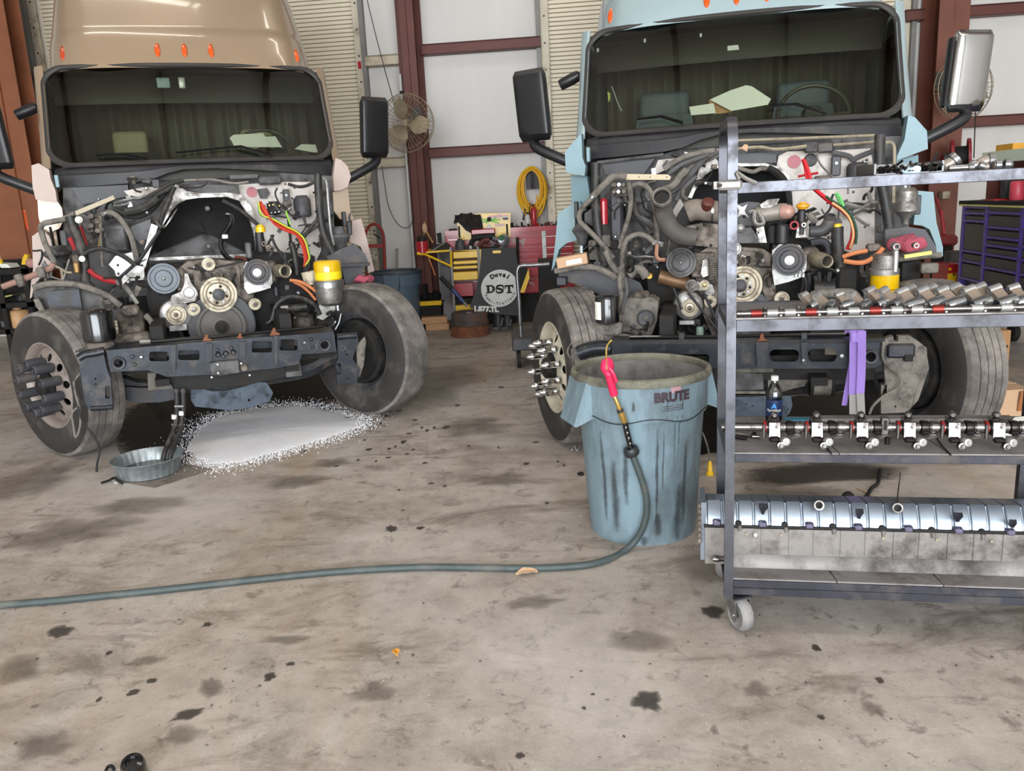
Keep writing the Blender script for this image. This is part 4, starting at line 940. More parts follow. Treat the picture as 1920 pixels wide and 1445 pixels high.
b.panel('grille_stub', m_firegrey, -.45, [(535, 684), (563, 680), (566, 704), (537, 707)], .08); b.panel('lower_lip', m_soot, -.44, [(312, 704), (480, 692), (540, 688), (560, 700), (470, 720), (380, 730), (330, 730)], .08)
b.panel('tow_plate', mat('blue_grey_plate', S(68, 78, 90), .5, .3, .12, 9, dirt=S(46, 48, 52), da=.4, ds=10), -.40, [(357, 731), (372, 722), (380, 729), (430, 726), (476, 716), (500, 717), (512, 736), (506, 752), (470, 764), (430, 769), (395, 765), (366, 762), (358, 750)], .02, [circ(1.4, 6, 366, 738), circ(1.4, 6, 500, 740), circ(1.4, 6, 450, 738), circ(2.5, 8, 467, 750)])
b.hose('plate_edge', m_soot, .008, -.42, [(385, 728), (400, 731), (430, 729), (465, 720), (470, 715)])
A.panel('axle_shield', m_frame, -.12, [(220, 724), (262, 727), (325, 726), (332, 748), (300, 754), (262, 755), (236, 750), (220, 744)], .06); A.panel('air_shield', m_ghose, -.16, [(276, 690), (308, 700), (325, 728), (278, 732)], .03)
for x0, dx in ((0, 0), (12, 2)):
    A.hose('drain_hose', m_hose, .017, -.50, [(331 + x0, 728), (332 + x0, 760), (331 + x0 - dx, 785), (326 + x0, 806, -.56), (316 + x0, 830, -.64), (309 + x0, 848, -.71), (306 + x0, 862, -.73)], 10, clamp=(.45,))
for x, y in ((327, 777), (340, 770)): A.rod('white_band', m_white, .019, -.50, [(x, y), (x + .2, y + 8)])
A.rod('hose_tie', m_steel, .012, -.51, [(327, 762), (344, 762)])
A.hose('hanging_cable', m_black, .007, -.58, [(146, 762), (155, 790), (172, 812), (184, 832), (186, 850), (182, 870), (183, 895), (200, 905)]); A.hose('hanging_cable', m_ghose, .007, -.50, [(146, 763), (135, 775), (138, 800), (142, 820), (150, 800), (150, 770), (142, 740), (138, 715)])
A.hose('hanging_cable', m_ghose, .006, -.45, [(150, 700), (138, 720), (148, 750)]); A.hose('left_loom', m_hose, .014, -.40, [(142, 660), (165, 655), (190, 648), (215, 645)])
# ================================================================== PALE BLUE TRUCK
tb = thing('semi_truck', 'pale blue semi truck cab with its hood removed behind the steel parts cart', 'truck', (TB.x, TB.y, 0), TB.a)
T = Truck(TB, tb)
Bcab = cab(T, m_blue, m_ltblue, False)
mirror(T, Bcab, -1); mirror(T, Bcab, 1, True)
chassis(T, 28, mat('cream_wheel_paint', S(206, 198, 178), .45, .2, .06, 6, dirt=S(130, 120, 104), da=.25), 'spike', None, None, None)
lookdown(T, -1)
skirt(T, [(1090, 250), (1073, 268), (1059, 286), (1061, 323), (1096, 330), (1098, 312), (1092, 295)], [(1070, 327), (1100, 330), (1105, 360), (1104, 385), (1072, 382)],
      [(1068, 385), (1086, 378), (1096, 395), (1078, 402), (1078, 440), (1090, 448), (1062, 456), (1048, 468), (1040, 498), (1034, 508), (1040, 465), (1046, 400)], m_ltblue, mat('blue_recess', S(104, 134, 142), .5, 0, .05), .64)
skirt(T, [(1703, 216), (1716, 220), (1738, 245), (1740, 279), (1683, 300), (1681, 312), (1682, 292), (1696, 262)], [(1682, 300), (1722, 290), (1722, 330), (1684, 332)],
      [(1717, 357), (1750, 360), (1756, 417), (1768, 463), (1768, 480), (1757, 482), (1755, 460), (1743, 430), (1730, 423), (1713, 421), (1715, 402), (1726, 400), (1726, 368), (1716, 366)], m_ltblue, _M['blue_recess'], .64)
T.block('hood_latch', m_ltblue, .62, 1099, 276, 1106, 303, .05, .003)
F = T.under(bpy.data.objects.new('firewall', None)); COL.objects.link(F.par); F.par.parent = tb
F.panel('firewall_sheet', m_firegrey, .80, [(1110, 305), (1240, 290), (1330, 262), (1480, 258), (1690, 255), (1700, 420), (1690, 500), (1480, 560), (1200, 560), (1120, 500)], .02)
F.panel('left_cowl_panel', m_dgrey, .72, [(1128, 308), (1228, 297), (1208, 325), (1170, 330), (1136, 328)], .05); F.rod('cowl_strip', m_grey, .012, .68, [(1120, 305), (1244, 290)])
F.panel('white_firewall_panel', m_fire, .70, [(1460, 292), (1476, 284), (1560, 282), (1632, 278), (1640, 330), (1640, 470), (1600, 478), (1540, 475), (1500, 440), (1488, 400), (1483, 350), (1472, 322), (1456, 312)], .04)
F.panel('upper_panel', m_fire, .70, [(1234, 300), (1270, 296), (1262, 312), (1240, 322), (1222, 330)], .04)
F.panel('tunnel_edge', m_alu, .60, [(1314, 308), (1328, 297), (1342, 297), (1352, 310), (1376, 306), (1434, 306), (1462, 313), (1479, 328), (1484, 345), (1488, 400), (1482, 400), (1478, 350), (1472, 334), (1458, 320), (1434, 312), (1380, 313), (1352, 316), (1338, 318), (1322, 330), (1310, 350), (1298, 372), (1290, 370), (1304, 340)], .05)
F.panel('tunnel_top', m_dgrey, .62, [(1350, 290), (1455, 285), (1456, 305), (1352, 310)], .05)
PO = [(1292, 440), (1294, 380), (1304, 356), (1322, 328), (1340, 316), (1380, 312), (1434, 311), (1458, 318), (1474, 334), (1480, 360), (1484, 440)]
P0 = [TB.p(x, y, .58) for x, y in PO]; c0 = TB.p(1390, 380, .72)
pad = MB(); pad.sheet([P0, [p.lerp(c0, .25) + V((0, .06, 0)) for p in P0], [p.lerp(c0, .6) + V((0, .06, 0)) for p in P0], [c0 for p in P0]]); pad.build('sound_pad', m_pad, F.par, 60)
F.hose('pad_lip', m_ghose, .014, .56, [(1376, 312), (1395, 318), (1412, 322), (1428, 316), (1446, 320), (1462, 332), (1472, 345)]); F.hose('pad_lip', m_soot, .02, .54, [(1440, 314), (1458, 324), (1472, 340), (1478, 362), (1481, 395)])
F.block('relay_box', m_dgrey, .62, 1560, 293, 1576, 329, .05, .006); F.disc('relay_screw', m_alu2, .62, 1568, 306, [(0, .012), (2.8, .010), (3, 0)], 10); F.can('washer_tank', m_dgrey, .62, 1607, 304, 345, 18, [(0, 0), (1, 0), (1, .8), (.8, .95), (.4, 1), (0, 1)])
F.hose('tank_neck', m_grey, .016, .64, [(1560, 286), (1590, 292), (1600, 300), (1608, 295), (1640, 282)]); F.disc('pink_primer_spot', _M['primer_pink'], .695, 1489, 303, [(0, .004), (11, .004), (11, 0)], 20); F.disc('grey_flange', m_firegrey, .69, 1520, 300, [(0, .02), (9, .02), (11, 0)], 20)
F.block('wiper_motor', m_firegrey, .56, 1510, 267, 1534, 285, .10, .01); F.block('wiper_motor', m_dgrey, .56, 1533, 268, 1563, 285, .10, .01)
for x, y in ((1474, 370), (1556, 285), (1625, 300), (1629, 320), (1600, 360), (1590, 460), (1622, 425)): F.disc('panel_bolt', m_grey, .70, x, y, [(0, .008), (2.2, .007), (2.4, 0)], 8)
F.block('heater_box', m_grey, .50, 1186, 350, 1222, 410, .22, .02); F.block('dark_canister', m_dgrey, .46, 1141, 352, 1169, 455, .2, .02); F.block('grey_duct', m_grey, .52, 1200, 362, 1222, 408, .14, .01)
F.panel('white_brace', m_fire, .5, [(1275, 372), (1282, 384), (1262, 416), (1252, 410)], .03); F.rod('grey_tube', m_alu, .02, .6, [(1588, 405), (1632, 382)]); F.rod('grey_tube', m_alu, .02, .6, [(1575, 380), (1635, 395)])
F.block('terminal_block', m_cast, .58, 1528, 330, 1560, 345, .06, .01); F.disc('clip_ring', m_soot, .56, 1541, 341, [(2, .02), (5, .02), (5.5, 0)], 12)
H = T
H.hose('over_tunnel_pipe', m_cream, .012, .52, [(1340, 282), (1376, 280), (1424, 276), (1452, 280), (1490, 277), (1512, 274)]); H.rod('over_tunnel_pipe', m_cream, .010, .56, [(1372, 264), (1480, 260), (1640, 254)]); H.rod('over_tunnel_pipe', m_cream, .010, .56, [(1562, 272), (1645, 266)]); H.panel('paper_tag', m_card2, .48, [(1389, 278), (1396, 270), (1403, 272), (1401, 284)], .006)
H.panel('beige_rail', mat('cream_rail', S(186, 171, 142), .5, .05, .05), .26, [(1174, 326), (1252, 327), (1258, 331), (1256, 337), (1174, 337)], .04, [circ(1.3, 6, 1198, 332), circ(1.3, 6, 1219, 332), circ(1.3, 6, 1250, 332)]); H.panel('white_clip', m_white, .30, [(1221, 316), (1230, 314), (1230, 327), (1222, 328)], .02)
H.hose('left_hose', m_ghose, .024, .24, [(1174, 331), (1160, 330), (1147, 333), (1135, 345), (1122, 357), (1109, 372)], 10, clamp=(.97,)); H.hose('left_pipe', m_ghose, .017, .24, [(1109, 372), (1098, 383), (1090, 393), (1086, 404), (1088, 416), (1102, 430), (1118, 446), (1136, 466), (1150, 484)], 10); H.hose('left_pipe', m_ghose, .020, .16, [(1135, 470), (1142, 486), (1150, 500), (1158, 512)])
H.hose('vertical_hose', m_ghose, .016, .20, [(1177, 341), (1181, 352), (1183, 372), (1180, 400), (1173, 425), (1166, 450), (1162, 466)], 10)
H.hose('arched_hose', m_ghose, .018, .28, [(1184, 348), (1198, 344), (1212, 350), (1222, 364), (1228, 390), (1232, 428), (1233, 456)], 10); H.hose('arched_hose', m_ghose, .017, .12, [(1168, 560), (1168, 520), (1167, 480), (1172, 456), (1182, 444), (1198, 439), (1213, 443), (1225, 453)], 10); H.hose('copper_pipe', mat('copper_pipe', S(176, 130, 106), .5, .4, .15, 20), .014, .18, [(1232, 458), (1231, 478), (1236, 486), (1248, 487)])
H.hose('vertical_hose', m_hose, .031, .34, [(1117, 306), (1117, 340), (1117, 380), (1120, 420), (1126, 455), (1133, 494)], 12); H.hose('thin_hose', m_hose, .02, .32, [(1188, 380), (1194, 400), (1205, 418), (1216, 432)]); H.hose('thin_hose', m_grey, .02, .30, [(1200, 408), (1218, 418), (1228, 428)])
cn = H.can('red_canister', m_redp, .40, 1132, 372, 420, 8); cn['label'] = 'red canister'
H.block('valve_body', m_cast, .32, 1150, 345, 1178, 368, .08, .01)
for i in range(7): H.disc('line_fitting', (m_cast, m_steel, m_ghose)[i % 3], .30, 1152 + (i * 9 % 26), 346 + (i * 13 % 26), [(0, .05), (3.5, .05), (4.5, .03), (4.5, 0)], 8)
for i, (r, pts) in enumerate(((.019, [(1247, 352), (1265, 340), (1284, 324), (1304, 310), (1325, 299), (1346, 289)]), (.021, [(1257, 360), (1282, 343), (1302, 318), (1322, 297), (1346, 283)]), (.017, [(1245, 318), (1262, 305), (1290, 292), (1318, 285), (1340, 282)]), (.014, [(1252, 327), (1275, 310), (1300, 300), (1330, 290)]), (.024, [(1244, 354), (1262, 348), (1276, 330), (1288, 318)]), (.014, [(1268, 375), (1276, 360), (1290, 345), (1306, 330)]), (.012, [(1282, 352), (1280, 366), (1290, 374)]))):
    H.hose('loom', (m_ghose, m_grey)[i % 2], r, .38 - .02 * i, pts)
H.can('strut_mount', m_grey, .46, 1092, 418, 460, 19, [(.3, 0), (.45, .1), (.6, .4), (.9, .6), (1, .7), (.8, .8), (.5, 1), (0, 1)]); H.block('headlamp_bracket', m_black, .5, 1076, 378, 1084, 410, .05, .005); H.panel('bracket_plate', m_firegrey, .5, [(1096, 400), (1110, 390), (1112, 425), (1096, 415)], .04); H.can('grey_bottle', m_ghose, .36, 1114, 450, 486, 10); H.can('grey_bottle', m_ghose, .34, 1136, 440, 462, 9)
H.hose('fender_lip', m_ghose, .020, .06, [(1040, 508), (1065, 504), (1090, 500), (1115, 502), (1140, 512), (1156, 522)]); H.panel('inner_fender', m_dgrey, .20, [(1044, 500), (1100, 496), (1150, 505), (1200, 530), (1215, 560), (1140, 560), (1090, 535), (1050, 525)], .03); H.block('blue_bracket', m_frame, .12, 1043, 520, 1062, 535, .06, .004)
H.can('oil_filter', m_gloss, -.34, 1139, 552, 606, 23, [(0, 0), (.8, 0), (1, .06), (1, .86), (.92, .95), (.6, 1), (0, 1)], 28)
k_ = T.k(-.34); o_ = TB.p(1139, 606, -.34); lb = MB(); ang = [math.radians(200 + 6 * i) for i in range(9)]; R_ = 23.3 * k_
lb.sheet([[V((o_.x + R_ * math.cos(a), -.34 + R_ * math.sin(a), o_.z + h)) for a in ang] for h in (.03, .135)]); lb.build('filter_label', m_paper, tb)
sg = H.panel('steering_gear', m_ghose, -.06, [(1168, 625), (1166, 580), (1176, 560), (1200, 556), (1222, 558), (1234, 565), (1232, 600), (1222, 628), (1190, 632)], .18); H.disc('gear_cover', m_grey, -.06, 1211, 596, [(0, -.002), (13, .004), (15, .012), (17, .006), (17, 0)], 24)
H.hose('gear_hose', m_ghose, .016, -.10, [(1164, 500), (1162, 530), (1166, 560), (1166, 590)]); H.hose('gear_hose', m_grey, .012, -.12, [(1172, 520), (1176, 545), (1170, 566), (1166, 585)]); H.block('fitting_stack', m_cast, -.06, 1186, 548, 1216, 562, .1, .012)
H.block('pedal_box', m_ghose, -.36, 1105, 606, 1165, 632, .16, .02); H.hose('left_loom', m_hose, .02, -.30, [(1075, 650), (1085, 635), (1110, 630), (1150, 622), (1165, 616)]); H.hose('left_loom', m_ghose, .018, -.32, [(1120, 632), (1145, 630), (1180, 632)])
H.hose('elbow_pipe', m_ghose, .03, .10, [(1180, 516), (1192, 505), (1204, 508), (1212, 520)], 10); H.disc('elbow_mouth', m_soot, .08, 1182, 504, [(5, .0), (6, .02), (8, .02), (8, -.03)], 14, (-.5, -1, .2)); H.rod('bronze_pipe', mat('bronze_pipe', S(128, 98, 72), .5, .4, .2, 16), .045, .22, [(1236, 518), (1290, 532)], 16); H.disc('yellow_clip', m_yel, .18, 1218, 517, [(0, .03), (5, .03), (6, 0)], 8)
# engine
E_ = bpy.data.objects.new('engine', None); COL.objects.link(E_); E_.parent = tb; E = T.under(E_)
E.panel('gear_case', m_cast, .22, [(1300, 480), (1330, 462), (1375, 462), (1430, 466), (1452, 480), (1455, 560), (1448, 600), (1420, 640), (1340, 640), (1310, 570)], .35)
E.panel('front_cover', m_cast, .19, [(1372, 470), (1440, 472), (1450, 500), (1446, 545), (1430, 575), (1372, 575)], .06); E.panel('block_left', m_soot, .34, [(1210, 500), (1310, 480), (1320, 640), (1230, 650)], .3); E.panel('block_right', m_soot, .40, [(1448, 430), (1610, 480), (1630, 640), (1450, 650)], .3)
pulley(E, 'water_pump_pulley', m_grey, .10, 1277, 492, 27, .55, .06, (m_steel, 3)); E.block('pump_bracket', m_cast, .17, 1296, 474, 1340, 520, .1, .01)
pulley(E, 'fan_pulley', m_cream, .08, 1393, 534, 34, .62, .05); E.disc('fan_hub', m_dgrey, .07, 1388, 535, [(0, .03), (3, .034), (8, .03), (11.5, .022), (11.5, 0)], 20)
for i in range(12):
    a = 2 * PI * i / 12 + .2; E.disc('hub_bolt' if i % 2 else 'hub_hole', m_steel if i % 2 else m_soot, .072, 1389 + 17.5 * math.cos(a), 535 + 17.5 * math.sin(a), [(0, .008), (2.6, .008), (2.8, 0)], 8)
E.disc('ring_gear', m_dgrey, .14, 1396, 596, [(40, .004), (52, .002), (54, -.006), (54, -.03), (0, -.03)], 60)
pulley(E, 'alternator_pulley', m_dgrey, .08, 1480, 487, 28, .55, .05); E.disc('alternator_hub', m_alu2, .08, 1480, 488, [(0, .012), (8.5, .010), (9, 0)], 18); E.panel('alternator_bracket', m_alu2, .13, [(1448, 470), (1462, 458), (1500, 460), (1512, 480), (1512, 505), (1502, 520), (1480, 528), (1452, 535), (1448, 510)], .10)
for i in range(6): E.block('bracket_rib', m_alu2, .11, 1490 + (i % 3) * 7, 503 + (i // 3) * 9, 1495 + (i % 3) * 7, 511 + (i // 3) * 9, .02, .002)
E.disc('coolant_outlet', m_cream, .10, 1538, 487, [(8.5, 0), (9, .08), (11, .085), (11.5, .08), (11.5, .04), (13.5, .03), (13.5, -.06), (9, -.06)], 22, (.4, -1, -.05)); E.disc('outlet_bore', m_soot, .10, 1539, 487, [(0, .02), (9, .02)], 16, (.4, -1, -.05)); E.block('thermostat_housing', m_cast, .18, 1504, 465, 1536, 508, .12, .02)
pulley(E, 'idler_pulley', m_cream, .09, 1466, 560, 13, .4, .03, (m_cast, 4)); pulley(E, 'idler_pulley', m_cream, .09, 1332, 565, 11, .4, .03, (m_cast, 4)); pulley(E, 'idler_pulley', m_alu2, .12, 1378, 466, 11, .7, .03); E.disc('cover_plug', m_cast, .16, 1392, 489, [(0, .02), (3, .02), (4, .03), (8, .03), (8, 0)], 14)
E.panel('right_arm', m_cast, .12, [(1432, 520), (1442, 512), (1448, 545), (1456, 552), (1452, 562), (1438, 562), (1430, 545)], .06)
pulley(E, 'tensioner_pulley', m_alu, .08, 1297, 535, 11, .6, .03); pulley(E, 'tensioner_pulley', m_cream, .07, 1321, 534, 9, .5, .03, (m_brass, 3)); E.panel('tensioner_arm', m_alu, .10, [(1290, 528), (1320, 528), (1336, 534), (1340, 548), (1330, 556), (1318, 545), (1296, 544)], .05); E.panel('spring_plate', m_alu, .12, [(1318, 488), (1326, 484), (1330, 516), (1318, 520), (1314, 512)], .04)
sp = MB(); c = TB.p(1336, 504, .10); kk = T.k(.10); sp.tube([c + V((7 * kk * math.cos(a), 7 * kk * math.sin(a), (-20 + 40 * a / (2 * PI * 11)) * kk)) for a in [2 * PI * 11 * i / 150 for i in range(151)]], 1.5 * kk, 6, smooth=False); sp.build('tension_spring', m_ghose, E_)
E.disc('compressor', m_alu, .14, 1291, 572, [(0, .02), (20, .02), (26, .01), (29, -.02), (29, -.12), (0, -.12)], 28); pulley(E, 'compressor_pulley', m_cream, .10, 1293, 577, 16, .5, .05, (m_cast, 4)); E.block('compressor_foot', m_alu2, .10, 1273, 601, 1302, 609, .05, .004)
for a, b_ in (((1263, 540), (1278, 580)), ((1290, 548), (1350, 625)), ((1318, 545), (1352, 620))): E.rod('drive_belt', m_black, .008, .07, [a, b_])
E.can('green_cap', mat('pale_green_cap', S(150, 172, 156), .5), .2, 1312, 612, 635, 7)
# big intake elbow with an open mouth, exhaust gas pipes
ih = MB(); pth = catmull(TB.pts([(1241, 372, -.02), (1243, 388, .04), (1247, 408, .07), (1258, 428, .09), (1275, 441, .11), (1300, 445, .14)], .1), 6); ih.tube(pth, .058, 20, smooth=False, caps=False); ih.build('intake_elbow', mat('intake_rubber', S(84, 80, 76), .6, 0, .12, 9, dirt=S(118, 108, 98), da=.35), tb)
d0 = (pth[0] - pth[3]).normalized(); d0 = (V((0, -1, .35)) * .8 + d0 * .3).normalized(); mo = MB(); mo.lathe([(.046, -.02), (.047, .012), (.056, .016), (.062, .008), (.062, -.03), (.055, -.04)], pth[0] + d0 * .02, d0, 28); mo.build('elbow_mouth_ring', m_ghose, tb); mo = MB(); mo.lathe([(0, -.01), (.047, -.01)], pth[0] + d0 * .02, d0, 24); mo.build('elbow_bore', m_gloss, tb)
H.hose('exhaust_elbow', mat('exhaust_cast', S(132, 122, 112), .75, .2, .15, 14, dirt=S(84, 76, 68), da=.4, bump=.2), .066, .20, [(1288, 398), (1302, 393), (1318, 394), (1336, 396), (1350, 397)], 16); H.disc('elbow_cap', m_maroon, .14, 1327, 382, [(0, .03), (7, .03), (11, .02), (11, -.03)], 16, (.2, -.7, .7)); H.rod('band_clamp', m_chrome, .070, .20, [(1334, 396), (1338, 396)], 20)
H.panel('exhaust_cooler', m_cast, .16, [(1288, 424), (1318, 418), (1345, 420), (1362, 424), (1362, 462), (1345, 464), (1300, 460), (1290, 452)], .16, [circ(2, 8, 1319, 420)])
for x, y in ((1308, 428), (1322, 421), (1333, 460), (1300, 455), (1350, 430), (1298, 432)): H.disc('cooler_bolt', m_soot, .16, x, y, [(0, .014), (2.6, .012), (2.8, 0)], 8)
H.rod('cooler_neck', m_ghose, .055, .16, [(1294, 445), (1304, 444)], 18)
H.panel('valve_cover_bracket', m_dgrey, .26, [(1374, 385), (1402, 378), (1425, 380), (1430, 420), (1400, 425), (1376, 416)], .12); H.panel('x_brace', m_alu, .24, [(1380, 382), (1392, 388), (1402, 382), (1396, 395), (1404, 408), (1392, 402), (1380, 408), (1386, 395)], .02); H.panel('a_plate', m_grey, .18, [(1380, 428), (1408, 426), (1430, 455), (1374, 456)], .04)
H.disc('pressed_dome', m_alu2, .18, 1388, 428, [(0, .03), (5, .025), (8, .01), (8.5, 0)], 18)
H.hose('egr_pipe', mat('egr_silver', S(150, 142, 132), .55, .4, .15, 12), .052, .24, [(1418, 404), (1440, 400), (1462, 397), (1474, 397)], 16); H.disc('egr_dome', mat('pinkish_cast', S(186, 146, 134), .5, .3, .1), .20, 1475, 397, [(0, .05), (8, .04), (12, .02), (13, -.02)], 18, (.8, -.6, 0)); H.panel('egr_bracket', m_alu, .20, [(1424, 384), (1440, 374), (1462, 372), (1456, 384), (1440, 390), (1428, 390)], .05)
H.hose('egr_clamp', m_alu, .014, .17, [(1404, 398), (1414, 396), (1414, 410), (1418, 420), (1430, 420), (1430, 412), (1422, 398)]); H.panel('lever_plate', m_alu2, .18, [(1418, 428), (1432, 424), (1438, 455), (1424, 455)], .03, [circ(2.5, 8, 1421, 436)])
H.can('black_pipe', m_black, .22, 1466, 420, 455, 11); H.can('black_pipe', m_soot, .26, 1446, 422, 455, 10); H.disc('red_ring', m_red, .2, 1489, 422, [(5, .02), (7.5, .02), (8, 0), (5, 0)], 18); H.can('filler_tube', m_black, .24, 1502, 392, 440, 7); H.can('yellow_filler_cap', mat('amber_cap', S(224, 156, 30), .4), .22, 1505, 379, 392, 11, [(0, 0), (.7, 0), (.8, .2), (1, .3), (1, .7), (.6, .8), (.5, 1), (0, 1)])
H.disc('sensor_boss', m_alu, .2, 1506, 421, [(2, .04), (4, .04), (5.5, .03), (5.5, -.03)], 14); H.panel('sensor_arm', m_alu, .22, [(1494, 430), (1504, 416), (1512, 420), (1510, 440), (1524, 444), (1492, 446)], .04)
H.hose('black_elbow', m_dgrey, .036, .18, [(1557, 408), (1553, 420), (1543, 431), (1530, 434), (1518, 434)], 14); H.disc('elbow_lip', m_grey, .17, 1557, 406, [(6, .01), (9, .01), (9.5, 0), (9.5, -.03)], 16, (.1, -.4, 1)); H.hose('small_elbow', m_ghose, .02, .24, [(1515, 400), (1522, 408), (1530, 416)])
H.hose('vertical_coolant_hose', m_hose, .036, .20, [(1570, 425), (1570, 445), (1571, 465), (1573, 484), (1578, 520)], 14); H.can('yellow_band', m_yel, .20, 1569, 419, 426, 7); H.hose('curved_hose', m_dgrey, .024, .24, [(1520, 455), (1540, 452), (1552, 460), (1556, 476)])
H.hose('air_hose', m_hose, .032, .36, [(1650, 252), (1649, 290), (1650, 330), (1657, 362), (1663, 395), (1667, 420), (1668, 445)], 12); H.hose('silver_pipe', m_cream, .011, .40, [(1660, 268), (1670, 267), (1676, 274), (1677, 300), (1676, 320), (1675, 380)]); H.hose('steel_bracket', m_alu, .012, .4, [(1628, 360), (1634, 378), (1648, 380), (1652, 392)])
for i, (c, pts) in enumerate(((S(205, 28, 40), [(1505, 298), (1510, 312), (1513, 330), (1520, 347), (1540, 366), (1560, 382), (1578, 394), (1592, 408), (1600, 428), (1600, 448), (1592, 468)]), (S(205, 28, 40), [(1508, 300), (1516, 322), (1524, 348), (1545, 368), (1572, 386), (1590, 400), (1598, 420), (1597, 445), (1588, 468)]), (S(30, 70, 44), [(1548, 368), (1572, 384), (1588, 394), (1600, 412), (1606, 436), (1604, 458)]), (S(214, 160, 110), [(1560, 380), (1580, 394), (1594, 412), (1600, 440), (1594, 466)]), (S(110, 196, 110), [(1570, 362), (1576, 372), (1582, 386)]))):
    E.hose('wire', mat('blue_truck_wire_%d' % i, c, .45, 0, .04), .011 if i < 2 else .008, .30 - .012 * i, pts)
E.hose('green_wire', _M['blue_truck_wire_4'], .008, .3, [(1566, 362), (1572, 374), (1576, 384)]); E.hose('thin_cable', m_ghose, .006, .44, [(1532, 285), (1534, 300), (1545, 316), (1560, 330), (1570, 345)]); E.rod('red_lead', m_redp, .008, .50, [(1496, 331), (1510, 328), (1534, 324)])
H.hose('orange_hose', m_ora_hose, .013, .02, [(1580, 482), (1590, 478), (1608, 473), (1626, 470)]); H.hose('orange_hose', m_ora_hose, .014, .00, [(1582, 489), (1600, 492), (1618, 492), (1634, 485), (1648, 474), (1656, 464)]); H.block('brown_fittings', m_cast, .02, 1626, 458, 1652, 472, .06, .01)
# fuel filter: grey head, yellow bowl below
Q = bpy.data.objects.new('fuel_filter', None); COL.objects.link(Q); Q.parent = tb; q = T.under(Q)
q.can('filter_head', m_alu, .02, 1657, 474, 514, 25, [(0, 0), (1, 0), (1, .25), (.9, .3), (.92, .9), (.7, 1), (0, 1)], 28); q.can('yellow_bowl', m_bowl, .02, 1657, 514, 556, 23.5, [(0, 0), (.6, 0), (.92, .12), (.96, .3), (1, .34), (1, 1), (0, 1)], 28); q.can('bowl_band', mat('dark_amber', S(150, 112, 10), .2), .02, 1657, 539, 542, 23.9); q.disc('head_port', m_alu, -.06, 1680, 462, [(3.5, .02), (6, .02), (6.5, 0), (6.5, -.06), (3.5, -.06)], 16); q.disc('head_port', m_alu, -.04, 1717, 460, [(2.5, .02), (4.5, .02), (5, 0), (5, -.04)], 14)
q.block('filter_bracket', m_alu2, -.06, 1676, 468, 1684, 512, .06, .008)
rg = MB(); rg.ball(TB.p(1702, 456, .14), .085, 1.25, .7, .62, 32); rg.jitter(.03, 17); rg = rg.build('shop_rag', _M['pink_rag'], None, 60); rg.matrix_basis = tb.matrix_basis.copy(); tag(rg, 'pink shop rag lying on the right fender of the pale blue truck', 'rag')
ys = MB(); ys.bar(TB.p(1695, 481, .05), TB.p(1746, 473, .05), .03, .02); ys = ys.build('yellow_stick', mat('pale_yellow', S(232, 214, 110), .5), None); ys.matrix_basis = tb.matrix_basis.copy(); tag(ys, 'pale yellow flat stick laid across the right fender below the pink rag', 'stick')
T.can('strut_mount', m_alu, .44, 1697, 352, 420, 19, [(.3, 0), (.35, .15), (.8, .3), (1, .36), (1, .44), (.9, .5), (.9, .9), (.6, 1), (0, 1)]); T.block('headlamp_bracket', m_black, .5, 1712, 366, 1726, 402, .05, .005)
T.panel('inner_fender', m_dgrey, .30, [(1660, 430), (1700, 425), (1735, 430), (1755, 462), (1758, 484), (1690, 486), (1660, 470)], .04); T.hose('fender_lip', m_ghose, .016, .10, [(1670, 488), (1700, 484), (1735, 480), (1765, 478)]); T.block('mirror_bracket', m_ghose, .06, 1728, 494, 1760, 512, .06, .008); T.block('dark_module', m_soot, .2, 1690, 490, 1726, 530, .1, .01)
T.hose('steel_hose', m_ghose, .03, .08, [(1520, 560), (1530, 552), (1560, 550), (1595, 550), (1608, 562), (1612, 572)], 12); T.hose('black_stub', m_hose, .04, .12, [(1526, 540), (1545, 540), (1565, 540)], 12); T.block('axle_bracket', m_soot, .15, 1570, 500, 1610, 570, .1, .02)
for i in range(14): T.hose('dark_line', (m_soot, m_hose, m_black)[i % 3], .008 + .004 * (i % 3), .16 + .02 * (i % 4), [(1500 + i * 7, 505 + (i * 13) % 20), (1506 + i * 6, 530 + (i * 7) % 14), (1498 + i * 8, 560)])
# bumper beam
Bm = bpy.data.objects.new('bumper_beam', None); COL.objects.link(Bm); Bm.parent = tb; b = T.under(Bm)
b.panel('beam_face', m_bump, -.50, [(1146, 646), (1260, 645), (1372, 645), (1480, 645), (1600, 644), (1660, 642), (1662, 676), (1640, 690), (1594, 691), (1480, 691), (1372, 691), (1260, 690), (1150, 690)], .02,
        [rrect(1443, 655, 1498, 678, 10, 5), rrect(1515, 654, 1569, 678, 10, 5), circ(9, 16, 1632, 668), rrect(1160, 664, 1230, 680, 6), rrect(1250, 664, 1330, 680, 6)])
P = [TB.p(x, y, -.50) for x, y in ((1146, 646), (1260, 645), (1372, 645), (1480, 645), (1600, 644), (1660, 642))]
b2 = MB(); b2.sheet([P, [p + V((0, .02, .022)) for p in P], [p + V((0, .16, .024)) for p in P]], thick=.008); b2.build('beam_top', m_bump, Bm)
b2 = MB(); b2.bar(TB.p(1150, 690, -.36), TB.p(1640, 688, -.36), .02, .14); b2.build('beam_web', m_soot, Bm)
